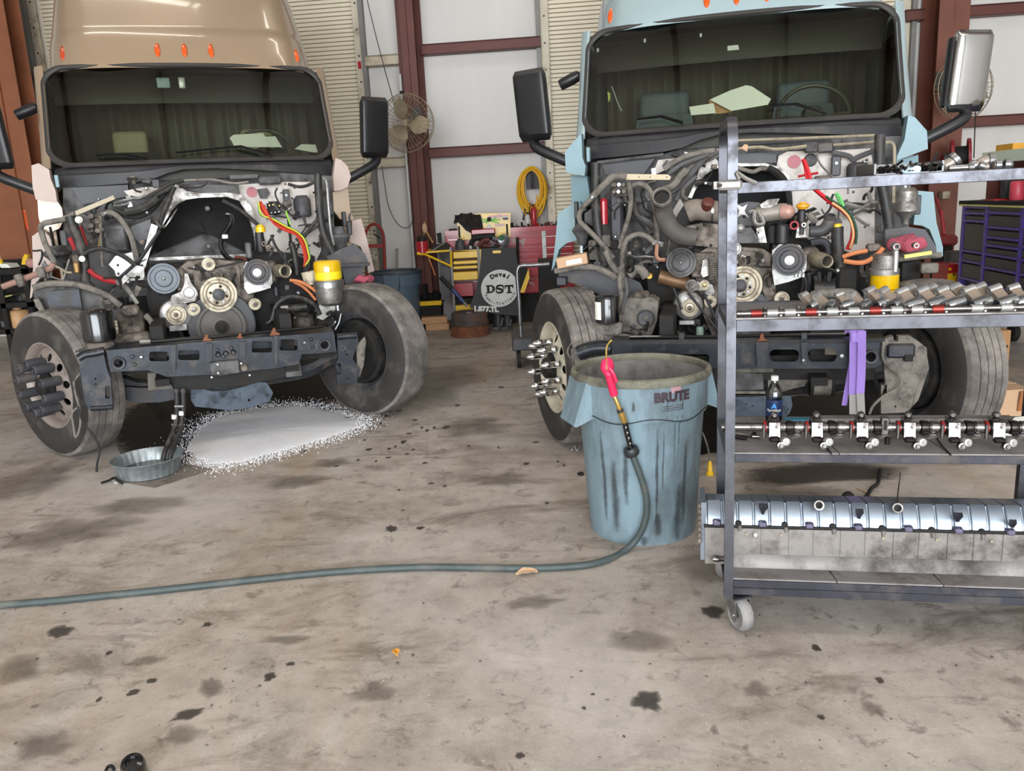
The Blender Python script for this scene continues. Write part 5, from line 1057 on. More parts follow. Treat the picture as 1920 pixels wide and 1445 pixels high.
b.disc('tow_socket', m_dgrey, -.50, 1632, 668, [(9, -.10), (9, .02), (12, .022), (13.5, .01), (13.5, -.01)], 24); b.panel('centre_hook', m_frame, -.54, [(1417, 642), (1440, 641), (1439, 684), (1430, 692), (1420, 688)], .04); b.panel('beam_rib', m_frame, -.52, [(1502, 642), (1514, 642), (1512, 682), (1504, 682)], .02); b.disc('beam_bolt', m_alu2, -.50, 1578, 667, [(0, .014), (3.4, .012), (3.6, 0)], 10); b.disc('beam_bolt', m_alu2, -.52, 1506, 675, [(0, .014), (2.4, .012), (2.6, 0)], 10)
b.panel('rod_clip', _M['rusty_clip'], -.50, [(1417, 640), (1424, 636), (1427, 626), (1431, 626), (1434, 636), (1440, 638), (1439, 642), (1418, 643)], .03); b.rod('hood_rod', m_gloss, .010, -.46, [(1180, 633), (1345, 631), (1500, 628), (1592, 627)]); b.block('rod_clip', m_black, -.47, 1272, 624, 1284, 640, .03, .004); b.block('rod_clip', m_black, -.47, 1502, 624, 1514, 640, .03, .004)
b.hose('left_beam_end', m_bump, .045, -.48, [(1085, 662), (1105, 655), (1125, 652), (1146, 654)], 12); b.panel('left_bracket', m_ghose, -.46, [(1070, 655), (1085, 648), (1090, 672), (1082, 700), (1074, 690)], .03); b.hose('bracket_wire', m_ghose, .006, -.5, [(1086, 640), (1070, 645), (1064, 660), (1070, 672)])
b.panel('right_bracket', m_ghose, -.48, [(1657, 637), (1668, 631), (1675, 630), (1676, 640), (1684, 640), (1684, 630), (1707, 630), (1722, 640), (1738, 652), (1738, 664), (1728, 700), (1709, 763), (1697, 773), (1652, 775), (1652, 745), (1660, 716), (1657, 680)], .05, [rrect(1652, 721, 1663, 740, 2), circ(2, 6, 1679, 762)]); b.block('bracket_box', m_frame, -.50, 1664, 645, 1716, 672, .05, .012); b.block('bracket_slot', m_soot, -.505, 1696, 665, 1712, 678, .03, .004); b.hose('bracket_wire', m_ghose, .008, -.52, [(1657, 640), (1655, 668), (1664, 686), (1684, 702), (1690, 716), (1684, 728), (1665, 738), (1650, 748), (1636, 762), (1630, 776)])
b.panel('side_wing', m_ghose, -.44, [(1738, 664), (1742, 690), (1722, 750), (1710, 763)], .01)
b.panel('tow_plate', _M['blue_grey_plate'], -.42, [(1355, 745), (1440, 742), (1460, 742), (1483, 742), (1486, 760), (1480, 776), (1466, 784), (1355, 786)], .02, [circ(1.4, 6, 1399, 758), circ(1.6, 6, 1411, 761), circ(1.2, 6, 1478, 767), circ(1.2, 6, 1474, 775)]); b.panel('lower_pan', m_grey, -.38, [(1355, 698), (1430, 700), (1432, 730), (1355, 732)], .08); b.panel('pan_rail', m_ghose, -.42, [(1355, 733), (1435, 734), (1435, 738), (1355, 738)], .03)
b.panel('spring_hanger', m_ghose, -.34, [(1438, 694), (1516, 693), (1516, 712), (1508, 724), (1480, 730), (1458, 738), (1440, 735), (1440, 715)], .1); ro = b.rod('rubber_bush', m_ghose, .075, -.3, [(1524, 716), (1557, 716)], 20); b.rod('bush_end', m_soot, .082, -.3, [(1518, 716), (1524, 716)], 20); b.rod('bush_end', m_soot, .082, -.3, [(1557, 716), (1563, 716)], 20); b.panel('orange_mark', mat('orange_mark', S(220, 160, 60), .5), -.40, [(1380, 691), (1388, 691), (1388, 696), (1380, 696)], .01)
b.rod('rail_under_beam', m_ghose, .016, -.40, [(1372, 694), (1450, 693)]); b.hose('hanging_lead', m_ghose, .008, -.40, [(1700, 690), (1712, 710), (1716, 735), (1708, 760), (1696, 772)])
# purple lifting strap over the beam
m_strap = mat('purple_webbing', S(150, 122, 196), .85, 0, .08, 12, stretch=(10, 1, 1)); m_strapg = mat('grey_webbing', S(150, 146, 142), .85, 0, .08, 12)
st = thing('lifting_strap', 'purple webbing lifting strap hung over the bumper beam of the pale blue truck', 'strap', (TB.x, TB.y, 0), TB.a)
def band(name, m, pts, wpx, v, parent):
    L = [TB.p(x, y, v) for x, y in pts]; k = T.k(v) * wpx / 2; mb = MB(); mb.sheet([[p + V((-k, 0, 0)), p + V((k, 0, 0))] for p in L], thick=.006); return mb.build(name, m, parent)
top = TB.p(1605, 640, -.56); band('strap_leg', m_strap, [(1602, 620), (1601, 660), (1601, 700), (1600, 740)], 15, -.56, st); band('strap_leg', m_strap, [(1616, 620), (1616, 660), (1615, 700), (1613, 738)], 14, -.575, st); band('strap_end', m_strapg, [(1600, 739), (1600, 776)], 14, -.56, st); band('strap_end', m_strapg, [(1613, 737), (1615, 776)], 13, -.575, st); band('strap_leg', m_strap, [(1597, 680), (1590, 720), (1583, 760)], 9, -.53, st)
k = T.k(-.56); mb = MB(); mb.sheet([[V((top.x - 9 * k + d, v, z)) for d in (0, 22 * k)] for v, z in ((-.575, top.z), (-.57, top.z + .05), (-.5, top.z + .075), (-.42, top.z + .06), (-.34, top.z + .055), (-.33, top.z - .1))], thick=.006); mb.build('strap_loop', m_strap, st)
# small carton on the left fender
cb = MB(); a = TB.p(1044, 502, .02); c_ = TB.p(1100, 478, .02); cb.box(((a.x + c_.x) / 2, .05, (a.z + c_.z) / 2 + .005), (abs(c_.x - a.x), .12, .065), rot(0, -8, 6), bev=.002); cb_ = cb.build('small_carton', m_card2, None); cb_.matrix_basis = tb.matrix_basis.copy(); tag(cb_, 'small cardboard carton lying on the left fender of the pale blue truck', 'box')
lb = MB(); lb.box(((a.x + c_.x) / 2 + .02, -.0125, (a.z + c_.z) / 2), (.10, .003, .03), rot(0, -8, 6)); lb.build('carton_label', m_paper, cb_)
# papers, stickers and devices behind the two windshields
def in_cab(name, fr, v, pts, m, label, cat, tilt=.35):
    P = [fr.p(x, y, v) for x, y in pts]; z0 = min(p.z for p in P); P = [V((p.x, p.y + (p.z - z0) * tilt, p.z)) for p in P]
    mb = MB(); mb.prism(P, (0, .004, .002)); o = mb.build(name, m, None); o.matrix_basis = (ta if fr is TA else tb).matrix_basis.copy(); return tag(o, label, cat)
in_cab('paper_sheet', TA, 1.02, [(431, 258), (438, 252), (494, 249), (498, 256), (517, 255), (529, 276), (440, 275)], m_paper, 'white work order sheets propped on the dashboard of the tan truck', 'paper')
in_cab('paper_sheet', TA, 1.10, [(553, 279), (566, 270), (592, 271), (596, 285), (590, 286)], m_paper, 'small white note in the right corner of the tan truck dashboard', 'paper')
in_cab('paper_sheet', TB, 1.02, [(1331, 186), (1370, 168), (1400, 158), (1410, 160), (1446, 185), (1440, 196), (1371, 208)], m_paper, 'large white work order sheet propped on the dashboard of the pale blue truck', 'paper'); in_cab('paper_folder', TB, 1.06, [(1328, 188), (1336, 184), (1378, 200), (1372, 210), (1340, 214)], m_card, 'tan folder under the large white sheet on the pale blue truck dashboard', 'folder')
in_cab('paper_slip', TB, 1.00, [(1292, 200), (1338, 193), (1342, 212), (1296, 216)], m_paper, 'white printed slip left of the folder on the pale blue truck dashboard', 'paper')
for fr, root, pts in ((TA, ta, (292, 145, 320, 165)), (TA, ta, (333, 144, 349, 166))):
    a = fr.p(pts[0], pts[1], 1.27); c_ = fr.p(pts[2], pts[3], 1.27); mb = MB(); mb.box(((a.x + c_.x) / 2, 1.29, (a.z + c_.z) / 2), (abs(c_.x - a.x), .03, abs(c_.z - a.z)), bev=.01, seg=2); o = mb.build('dash_camera', m_alu2 if pts[0] > 300 else mat('device_teal', S(130, 150, 150), .4), root)
MB().prism([TB.p(x, y, 1.26) for x, y in ((1364, 86), (1384, 84), (1386, 93), (1364, 95))], (0, .003, 0)).build('glass_sticker', m_white, tb)
for x, y in ((1209, 76), (1314, 66), (1121, 94)): MB().prism([TB.p(x + a_, y + b_, 1.3) for a_, b_ in ((-2, -3), (2, -4), (2, 3), (-2, 4))], (0, .003, 0)).build('glass_sticker', m_white, tb)
MB().tube(TB.pts([(1147, 162), (1152, 175), (1158, 192), (1166, 208)], 1.15), .004, 6).build('hanging_tag', m_white, tb); MB().prism([TB.p(x, y, 1.14) for x, y in ((1139, 172), (1144, 174), (1144, 186), (1141, 192))], (0, .003, 0)).build('hanging_tag', mat('lime_tag', S(200, 220, 90), .6), tb)
# wipers on both windshields
for fr, root, ls in ((TA, ta, (((180, 291), (232, 289), (275, 297)), ((330, 286), (450, 274), (511, 293)))), (TB, tb, (((1195, 223), (1240, 218), (1280, 230)), ((1440, 198), (1492, 195), (1550, 212))))):
    for l3 in ls:
        P = []
        for x, y in l3:
            v = .8
            for _ in range(4): q = fr.p(x, y, v); v = wsp(q.x, (q.z - 1.988) / .803).y - .03
            P.append(fr.p(x, y, v))
        mb = MB(); mb.tube([P[0], P[1]], .009, 6, smooth=False); mb.tube([P[1], P[2]], .012, 6, smooth=False); mb.build('wiper', m_gloss, root)
# ------------------------------------------------------------------ small lines, fittings and brackets of the two engine bays
def clutter(T, seed, regions):
    rnd = random.Random(seed)
    for x0, y0, x1, y1, v0, v1, n in regions:
        for i in range(n):
            x = rnd.uniform(x0, x1); y = rnd.uniform(y0, y1); v = rnd.uniform(v0, v1); k = rnd.random()
            if k < .48:
                P = [(x, y)]; a = rnd.uniform(0, 2 * PI)
                for j in range(rnd.randint(2, 4)): a += rnd.uniform(-1.1, 1.1); s = rnd.uniform(9, 20); P.append((min(x1, max(x0, P[-1][0] + s * math.cos(a))), min(y1, max(y0, P[-1][1] + s * math.sin(a)))))
                if len(set(P)) == len(P): T.hose('thin_line', rnd.choice((m_hose, m_soot, m_black, m_ghose, m_hose, m_steel)), rnd.uniform(.004, .012), v, P, 6, 3)
            elif k < .66:
                r = rnd.uniform(1.6, 4.0); T.disc('small_fitting', rnd.choice((m_cast, m_alu, m_soot, m_ghose, m_steel)), v, x, y, [(0, .03), (r * .6, .03), (r * .7, .012), (r, .010), (r, -.03)], 8)
            elif k < .86:
                a = rnd.uniform(0, PI); l = rnd.uniform(5, 13); w = rnd.uniform(2, 5); c, s = math.cos(a), math.sin(a)
                T.panel('small_bracket', rnd.choice((m_cast, m_alu, m_grey, m_soot, m_dgrey, m_firegrey)), v, [(x + l * c - w * s, y + l * s + w * c), (x + l * c + w * s, y + l * s - w * c), (x - l * c + w * s, y - l * s - w * c), (x - l * c * .7 - w * 1.4 * s, y - l * s * .7 + w * 1.4 * c)], .03)
            else:
                w = rnd.uniform(4, 9); h = rnd.uniform(4, 9); T.block('small_module', rnd.choice((m_soot, m_dgrey, m_cast, m_black)), v, x - w, y - h, x + w, y + h, .05, .006)
clutter(A, 3, [(150, 372, 215, 470, .40, .52, 20), (210, 470, 290, 540, .36, .5, 12), (165, 520, 300, 590, .10, .3, 22), (490, 360, 600, 420, .56, .66, 12), (500, 420, 600, 520, .34, .5, 24), (500, 530, 600, 615, .12, .34, 22), (230, 335, 330, 360, .5, .6, 10), (350, 488, 470, 545, .15, .18, 10), (280, 600, 345, 640, .1, .2, 8), (60, 470, 130, 530, .3, .44, 10), (610, 400, 660, 480, .5, .6, 8)])
clutter(T, 8, [(1140, 340, 1240, 460, .40, .5, 30), (1165, 440, 1260, 530, .24, .4, 20), (1240, 285, 1345, 350, .5, .6, 12), (1262, 405, 1345, 470, .24, .3, 12), (1375, 400, 1440, 460, .24, .3, 10), (1440, 390, 1560, 470, .26, .4, 26), (1500, 490, 1630, 570, .14, .36, 28), (1230, 540, 1340, 630, .2, .34, 18), (1372, 470, 1446, 500, .15, .18, 6), (1590, 300, 1660, 470, .5, .64, 14), (1085, 455, 1165, 520, .2, .36, 14), (1080, 600, 1230, 640, -.2, 0, 14), (1540, 330, 1600, 420, .52, .62, 8)])
# ================================================================== THE BLUE GREY BIN AND THE AIR HOSE
m_bin = mat('weathered_bin_plastic', S(122, 144, 154), .55, 0, .10, 3, dirt=S(80, 86, 88), da=.52, ds=3.4, stretch=(1, 1, .35))
m_binin = mat('dirty_bin_inside', S(122, 120, 116), .75, 0, .2, 5, dirt=S(50, 46, 42), da=.6, ds=5, stretch=(1, 1, .6))
m_binrim = mat('dirty_bin_rim', S(120, 118, 102), .6, 0, .15, 6, dirt=S(70, 66, 56), da=.5, ds=7)
m_streak = fade_mat('bin_streaks', S(58, 62, 64), .6, .6, .6, 1.2, 30)
BX, BY = .606, 3.765
tc_ = thing('trash_can', 'large round weathered blue grey plastic bin standing beside the parts cart', 'bin', (BX, BY, 0))
def binbody(parent, m_out, m_in, m_rim, letters):
    prof = [(0, .012), (.235, .012), (.250, .0), (.256, .03), (.272, .30), (.290, .585), (.292, .60), (.304, .60), (.308, .63), (.312, .765)]
    b = MB(); n = 72; rings = []
    for r, z in prof:
        row = []
        for i in range(n):
            a = 2 * PI * i / n; k = 1
            if .02 < z < .59:      # flat recessed panels up the wall
                s_ = math.sin(a * 4 + .6); k = 1 - .020 * max(0, min(1, (s_ - .35) * 6))
            row.append(V((r * k * math.cos(a), r * k * math.sin(a), z)) if r > 0 else V((0, 0, z)))
        rings.append(row)
    b.sheet(rings, closed=True); b.build('bin_body', m_out, parent, 35)
    MB().lathe([(.304, .765), (.284, .70), (.268, .585), (.255, .4), (.238, .06), (.22, .022), (0, .022)], (0, 0, 0), (0, 0, 1), 60).build('bin_inside', m_in, parent)
    MB().lathe([(.308, .755), (.322, .760), (.328, .775), (.324, .792), (.312, .798), (.302, .79), (.300, .77)], (0, 0, 0), (0, 0, 1), 72, close=True).build('bin_rim', m_rim, parent)
    for s in (-1, 1):
        a0 = math.radians(197 if s < 0 else 17); ca, sa = math.cos(a0), math.sin(a0)
        def L(x, y, z): return V((x * ca - y * sa, x * sa + y * ca, z))
        h = MB()
        for e in (-1, 1): h.prism([L(.295, e * .10, .775), L(.318, e * .10, .765), L(.372, e * .085, .585), L(.365, e * .085, .565), L(.288, e * .10, .60)], L(0, e * -.012, 0) - L(0, 0, 0))
        h.prism([L(.318, -.10, .768), L(.318, .10, .768), L(.374, .085, .580), L(.374, -.085, .580)], L(-.010, 0, -.004) - L(0, 0, 0))
        h.tube([L(.366, -.085, .578), L(.366, .085, .578)], .012, 8, smooth=False); h.build('bin_handle', m_out, parent)
binbody(tc_, m_bin, m_binin, m_binrim, True)
# seam under the upper band, moulded lettering
sm_ = MB(); P = []
for i in range(40):
    a = math.radians(205 + 130 * i / 39); P.append(V((.3085 * math.cos(a), .3085 * math.sin(a), .605 + .012 * math.sin(i * .35 + 1))))
sm_.tube(P, .0022, 5, smooth=False); sm_.build('bin_seam', m_soot, tc_)
m_brute = mat('worn_maroon_print', S(58, 44, 52), .6, 0, .3, 20)
def bend(a0, z0, R):
    def fn(p): a = math.radians(a0) + p.x / R; return V(((R + p.z) * math.cos(a), (R + p.z) * math.sin(a), z0 + p.y))
    return fn
ac = (math.degrees(math.atan2(TAN := W.p(1262, 742, BY - .30).y - BY, W.p(1262, 742, BY - .30).x - BX)))
zc = W.p(1262, 744, BY - .295).z
lettering('BRUTE', .058, bend(ac, zc, .3125), m_brute, tc_, .0035)
lb = MB()
for i, (w, h) in enumerate(((.052, -.040), (.050, -.050), (.052, -.060))):
    f_ = bend(ac + 1, zc, .3125); lb.prism([f_(V((-w, h - .0012, .0))), f_(V((w, h - .0012, 0))), f_(V((w, h + .0012, 0))), f_(V((-w, h + .0012, 0)))], (0, -.0008, 0))
lb.build('moulded_lines', m_brute, tc_); f_ = bend(ac + 3, zc, .3122); MB().sheet([[f_(V((x, y, 0))) for x in (-.025, 0, .025)] for y in (.018, .048)], thick=.0006).build('faded_red_patch', mat('faded_red', S(176, 134, 140), .6, 0, .1), tc_)
# dark streaks that ran down the wall
def streak(a0, w, z0, z1, m=None):
    me = bpy.data.meshes.new('oil_streak'); bm = bmesh.new(); ids = []; rows = 14
    for k in range(rows + 1):
        z = z0 + (z1 - z0) * k / rows
        R = (.256 + (z - .03) / .57 * .036 if z < .595 else .304 + (z - .6) / .165 * .009) + .0016
        for j, fx in enumerate((-1, -.4, 0, .4, 1)):
            ww = w * (.5 + .5 * abs(noise.noise(V((a0, z * 7, 3))))) ; a = math.radians(a0 + 1.2 * noise.noise(V((a0, z * 5, 9)))) + fx * ww / R
            s_ = math.sin(a * 4 + .6); kk = 1 - .020 * max(0, min(1, (s_ - .35) * 6)) if .02 < z < .59 else 1
            bm.verts.new((R * kk * math.cos(a), R * kk * math.sin(a), z)); ids.append((1, .7, 1, .7, 1)[j] * 0 + (.0, .5, .85, .5, .0)[j] * math.sin(PI * min(1, max(0, (k + .5) / (rows + 1)))) ** .5)
    bm.verts.ensure_lookup_table()
    for k in range(rows):
        for j in range(4): i = k * 5 + j; bm.faces.new([bm.verts[t] for t in (i, i + 1, i + 6, i + 5)])
    bm.to_mesh(me); bm.free(); at = me.attributes.new('fade', 'FLOAT', 'POINT')
    for i, x in enumerate(ids): at.data[i].value = x
    me.materials.append(m_streak); o = bpy.data.objects.new('oil_streak', me); COL.objects.link(o); o.parent = tc_
for a in ((275, .016, .10, .57), (281, .008, .25, .56), (276, .05, .05, .16), (292, .006, .40, .72), (297, .010, .48, .74), (234, .04, .06, .42), (246, .03, .20, .50), (305, .03, .06, .5), (222, .03, .10, .55), (283, .006, .60, .75), (262, .05, .0, .05), (299, .05, .0, .3), (255, .02, .62, .70)): streak(*a)
# ------------- blow gun and hose
ah = thing('air_hose', 'black air hose with a red blow gun, trailing from the bin across the floor', 'hose', tuple(W.p(1165, 1030, 3.42)[:2]) + (0,))
def wp(px, py, y): return W.p(px, py, y)
hp = [wp(1187, 855, 3.452), wp(1198, 884, 3.45), wp(1208, 915, 3.452), wp(1213, 948, 3.455), wp(1207, 985, 3.46), wp(1190, 1015, 3.47), wp(1166, 1036, 3.44)]
for x, y in ((1135, 1050), (1090, 1060), (1000, 1065), (900, 1064), (800, 1063), (700, 1067), (600, 1074), (500, 1084), (400, 1095), (300, 1106), (200, 1116), (100, 1126), (0, 1134), (-150, 1146)):
    q = W.z(x, y, .016); hp.append(q)
mb = MB(); mb.tube(hp, .0155, 12, 6); mb.build('hose', mat('dark_green_hose', S(66, 76, 76), .55, 0, .12, 10, dirt=S(110, 108, 100), da=.3), ah, world=True)
mb = MB(); mb.tube([wp(1172, 792, 3.445), wp(1176, 812, 3.447), wp(1182, 835, 3.45), wp(1187, 858, 3.452)], .014, 12, 4); mb.build('hose_sleeve', m_gloss, ah, world=True)
a = wp(1184, 846, 3.45); d = (wp(1190, 860, 3.452) - wp(1180, 835, 3.449)).normalized(); MB().lathe([(.014, -.018), (.030, -.018), (.034, -.010), (.034, .010), (.030, .018), (.014, .018)], a, d, 24).build('hose_stop', m_black, ah, world=True)
for i in range(4): q = wp(1173 + 2.6 * i, 800 + 10 * i, 3.446) + V((0, -.014, 0)); MB().ball(q, .0045, 1, .5, 1.6, 8).build('sleeve_vent', m_steel, ah, world=True)
a = wp(1152, 742, 3.44); b_ = wp(1172, 793, 3.445); d = (b_ - a).normalized(); L = (b_ - a).length
MB().lathe([(.008, 0), (.010, .005), (.010, L * .45), (.014, L * .47), (.014, L * .52), (.010, L * .53), (.010, L * .58), (.015, L * .60), (.015, L * .9), (.012, L)], a, d, 10).build('brass_coupling', m_brass, ah, world=True)
for t in (.50, .56): MB().lathe([(.0145, -.003), (.0152, 0), (.0145, .003)], a + d * L * t, d, 14, close=True).build('coupling_ring', m_black, ah, world=True)
g0 = wp(1140, 696, 3.43); g1 = wp(1152, 742, 3.44); d = (g1 - g0).normalized(); L = (g1 - g0).length; pr = [(.0, 0), (.014, .0)]
for i in range(13): t = L * (.1 + .068 * i); pr += [(.018, t), (.018, t + L * .035), (.0155, t + L * .045), (.0155, t + L * .06)]
pr += [(.012, L), (0, L)]
m_pinkgrip = mat('red_pink_grip', S(214, 38, 84), .4, 0, .08, 12); MB().lathe(pr, g0, d, 16).build('gun_grip', m_pinkgrip, ah, world=True)
h0 = wp(1138, 668, 3.44); hd = MB(); hd.tube([wp(1139, 700, 3.43), wp(1137, 686, 3.435), wp(1137, 674, 3.44)], .026, 12, 4, rs=[.75, 1, 1, .9, .7]); hd.ball(wp(1140, 686, 3.44), .024, 1.1, .8, 1.6, 12); hd.build('gun_body', m_pinkgrip, ah, world=True)
MB().tube([wp(1143, 690, 3.405), wp(1150, 700, 3.40), wp(1156, 716, 3.405)], .007, 8).build('gun_trigger', m_pinkgrip, ah, world=True)
MB().tube([wp(1137, 672, 3.44), wp(1137, 655, 3.445), wp(1140, 645, 3.45), wp(1147, 638, 3.46)], .004, 8).build('gun_nozzle', m_brass, ah, world=True)
MB().tube([wp(1137, 664, 3.425), wp(1138, 690, 3.405), wp(1139, 694, 3.405)], .0022, 6).build('gun_hook', m_brass, ah, world=True)
# ================================================================== THE STEEL PARTS CART
CF = Frame(.753, 2.75, -11.0)
m_cart = mat('raw_steel_tube', S(88, 89, 95), .34, .75, .2, 9, dirt=S(66, 62, 62), da=.45, ds=7)
m_cartd = mat('dark_steel_tube', S(62, 62, 70), .4, .55, .2, 9, dirt=S(96, 90, 84), da=.35, ds=8)
m_sheet = mat('worn_sheet_steel', S(142, 138, 136), .5, .35, .12, 5, dirt=S(92, 82, 74), da=.45, ds=5)
m_shelf = mat('grey_shelf_board', S(128, 124, 122), .6, .1, .12, 5, dirt=S(84, 74, 66), da=.4, ds=6)
ct = thing('parts_cart', 'tall steel tube parts cart on casters loaded with engine parts beside the bin', 'cart', (CF.x, CF.y, 0), CF.a)
LEN, DEP, TW = 1.13, .46, .032
def cz(px, py, v=0): return CF.p(px, py, v).z
for u in (0, LEN):
    mb = MB(); R = .07; zt = 1.80
    pts = [V((u, 0, .13)), V((u, 0, zt - R))] + [V((u, R - R * math.cos(t), zt - R + R * math.sin(t))) for t in [PI / 2 * k / 6 for k in range(1, 7)]] + [V((u, DEP - R + R * math.sin(t), zt - R + R * math.cos(t))) for t in [PI / 2 * k / 6 for k in range(0, 7)]] + [V((u, DEP, .13))]
    h = TW / 2; rows = []
    for i, p in enumerate(pts):
        t = (pts[min(i + 1, len(pts) - 1)] - pts[max(i - 1, 0)]).normalized(); nrm = V((0, t.z, -t.y))
        rows.append([p + V((-h, 0, 0)) + nrm * h, p + V((h, 0, 0)) + nrm * h, p + V((h, 0, 0)) - nrm * h, p + V((-h, 0, 0)) - nrm * h])
    mb.sheet(rows, closed=True)
    mb.build('end_frame', m_cart, ct, 20)
def beam(name, z, h=.040, v=0, m=None, w=.032): return MB().b2((h * 0 + TW / 2, v - w / 2, z - h / 2), (LEN - TW / 2, v + w / 2, z + h / 2), bev=.002).build(name, m or m_cart, ct)
Z1, Z2, Z3, Z4 = cz(1376, 353), cz(1376, 610), cz(1376, 856), cz(1376, 1097)
beam('front_rail', Z1, .036); beam('front_rail', Z2, .042); beam('front_rail', Z3, .030, m=m_cartd); beam('front_rail', Z4 + .014, .028, m=m_cartd); beam('front_rail', Z4 - .015, .029, m=m_cartd)
for z in (Z1, Z3, Z4): beam('rear_rail', z, .036, DEP, m_cartd)
for u in (0, LEN):
    for z in (Z1, Z2, Z3, Z4): MB().b2((u - .014, TW / 2, z - .016), (u + .014, DEP - TW / 2, z + .016)).build('side_rail', m_cartd, ct)
MB().b2((.016, .365, Z2 - .004), (LEN - .016, .385, Z2 + .03)).build('rear_rail', m_cartd, ct)
# shelves of loose sheets with slanting joints
def boards(name, z, v0, v1, cuts, m):
    e = [.016] + cuts + [LEN - .016]
    for i in range(len(e) - 1):
        a, b_ = e[i] + (.004 if i else 0), e[i + 1]; k = .05
        MB().prism([(a + (k if i else 0), v0, z), (b_ + (k if i < len(e) - 2 else 0), v0, z), (b_, v1 - .06, z), (b_ - .008, v1, z), (a, v1, z)], (0, 0, .006)).build(name, m, ct)
boards('shelf_sheet', Z2 + .020, -.012, .37, [], m_sheet)
boards('shelf_sheet', Z3 + .014, -.014, DEP, [.31, .66], m_shelf)
boards('shelf_sheet', Z4 + .030, -.014, DEP, [.32, .67], m_shelf)
MB().b2((.016, 0, Z1 - .012), (LEN - .016, DEP, Z1 - .006)).build('shelf_sheet', m_sheet, ct)
for zz, v1 in ((Z3 + .0125, DEP), (Z4 + .0285, DEP)): MB().b2((.016, -.01, zz - .004), (LEN - .016, v1, zz)).build('shelf_base', m_soot, ct)
cl = MB(); cl.b2((-.05, -.024, Z1 - .004), (.03, -.018, Z1 + .028), bev=.008); cl.b2((-.06, -.02, Z1), (-.045, .03, Z1 + .024)); cl.build('pipe_clamp', m_alu, ct); MB().lathe([(0, .008), (.006, .008), (.007, 0)], (-.04, -.024, Z1 + .012), (0, -1, 0), 10).build('clamp_bolt', m_cast, ct); MB().tube([V((.02, -.02, Z1 + .03)), V((.012, -.025, Z1 + .05)), V((.04, -.02, Z1 + .03)), V((.075, -.02, Z1 + .012))], .007, 6).build('clamp_strap', m_alu, ct)
mb = MB(); mb.prism([(-.004, .03, Z2 - .13), (-.004, .19, Z2 - .19), (-.004, .19, Z2 - .21), (-.004, .03, Z2 - .15)], (.006, 0, 0)); mb.build('gusset_plate', m_cartd, ct)
m_caster = mat('grey_caster_rubber', S(138, 136, 134), .6, 0, .1, 10, dirt=S(90, 86, 82), da=.45)
for u, v, a in ((.035, .02, 28), (LEN - .035, .02, 28), (.035, DEP - .02, -35), (LEN - .035, DEP - .02, 10)):
    c = bpy.data.objects.new('caster', None); COL.objects.link(c); c.parent = ct; c.location = (u, v, 0); c.rotation_euler = (0, 0, math.radians(a)); R = .0625
    MB().lathe([(.012, -.016), (.034, -.018), (.050, -.024), (.059, -.018), (R, -.010), (R, .010), (.059, .018), (.050, .024), (.034, .018), (.012, .016)], (0, -.02, R), (1, 0, 0), 32, close=True).build('caster_wheel', m_caster, c)
    f_ = MB()
    for s in (-1, 1): f_.prism([(s * .029, .03, .125), (s * .029, -.03, .125), (s * .029, -.042, .065), (s * .029, -.028, .035), (s * .029, -.008, .045), (s * .029, .03, .105)], (s * .003, 0, 0))
    f_.b2((-.03, -.035, .122), (.03, .035, .13)); f_.build('caster_fork', m_steel, c)
    MB().cyl((-.034, -.02, R), (.034, -.02, R), .008, n=10).build('caster_axle', m_chrome, c); MB().b2((-.036, -.04, .130), (.036, .04, .138)).build('caster_plate', m_cartd, c)

def cthing(name, label, cat, p, rz=0, group=None):
    q = Matrix.Translation((CF.x, CF.y, 0)) @ Matrix.Rotation(CF.a, 4, 'Z'); w = q @ V(p)
    return thing(name, label, cat, w, CF.a + rz, group)
CW = Matrix.Translation((CF.x, CF.y, 0)) @ Matrix.Rotation(CF.a, 4, 'Z')
def cbuild(mb, name, m, parent=None, smooth=40):
    """mesh given in the cart's own directions"""
    bmesh.ops.transform(mb.bm, matrix=CW, verts=mb.bm.verts)
    return mb.build(name, m, parent, smooth, world=parent is not None)
def csolo(mb, name, m, label, cat, group=None, smooth=40):
    bmesh.ops.transform(mb.bm, matrix=CW, verts=mb.bm.verts); return solo(mb, name, m, label, cat, group, smooth)

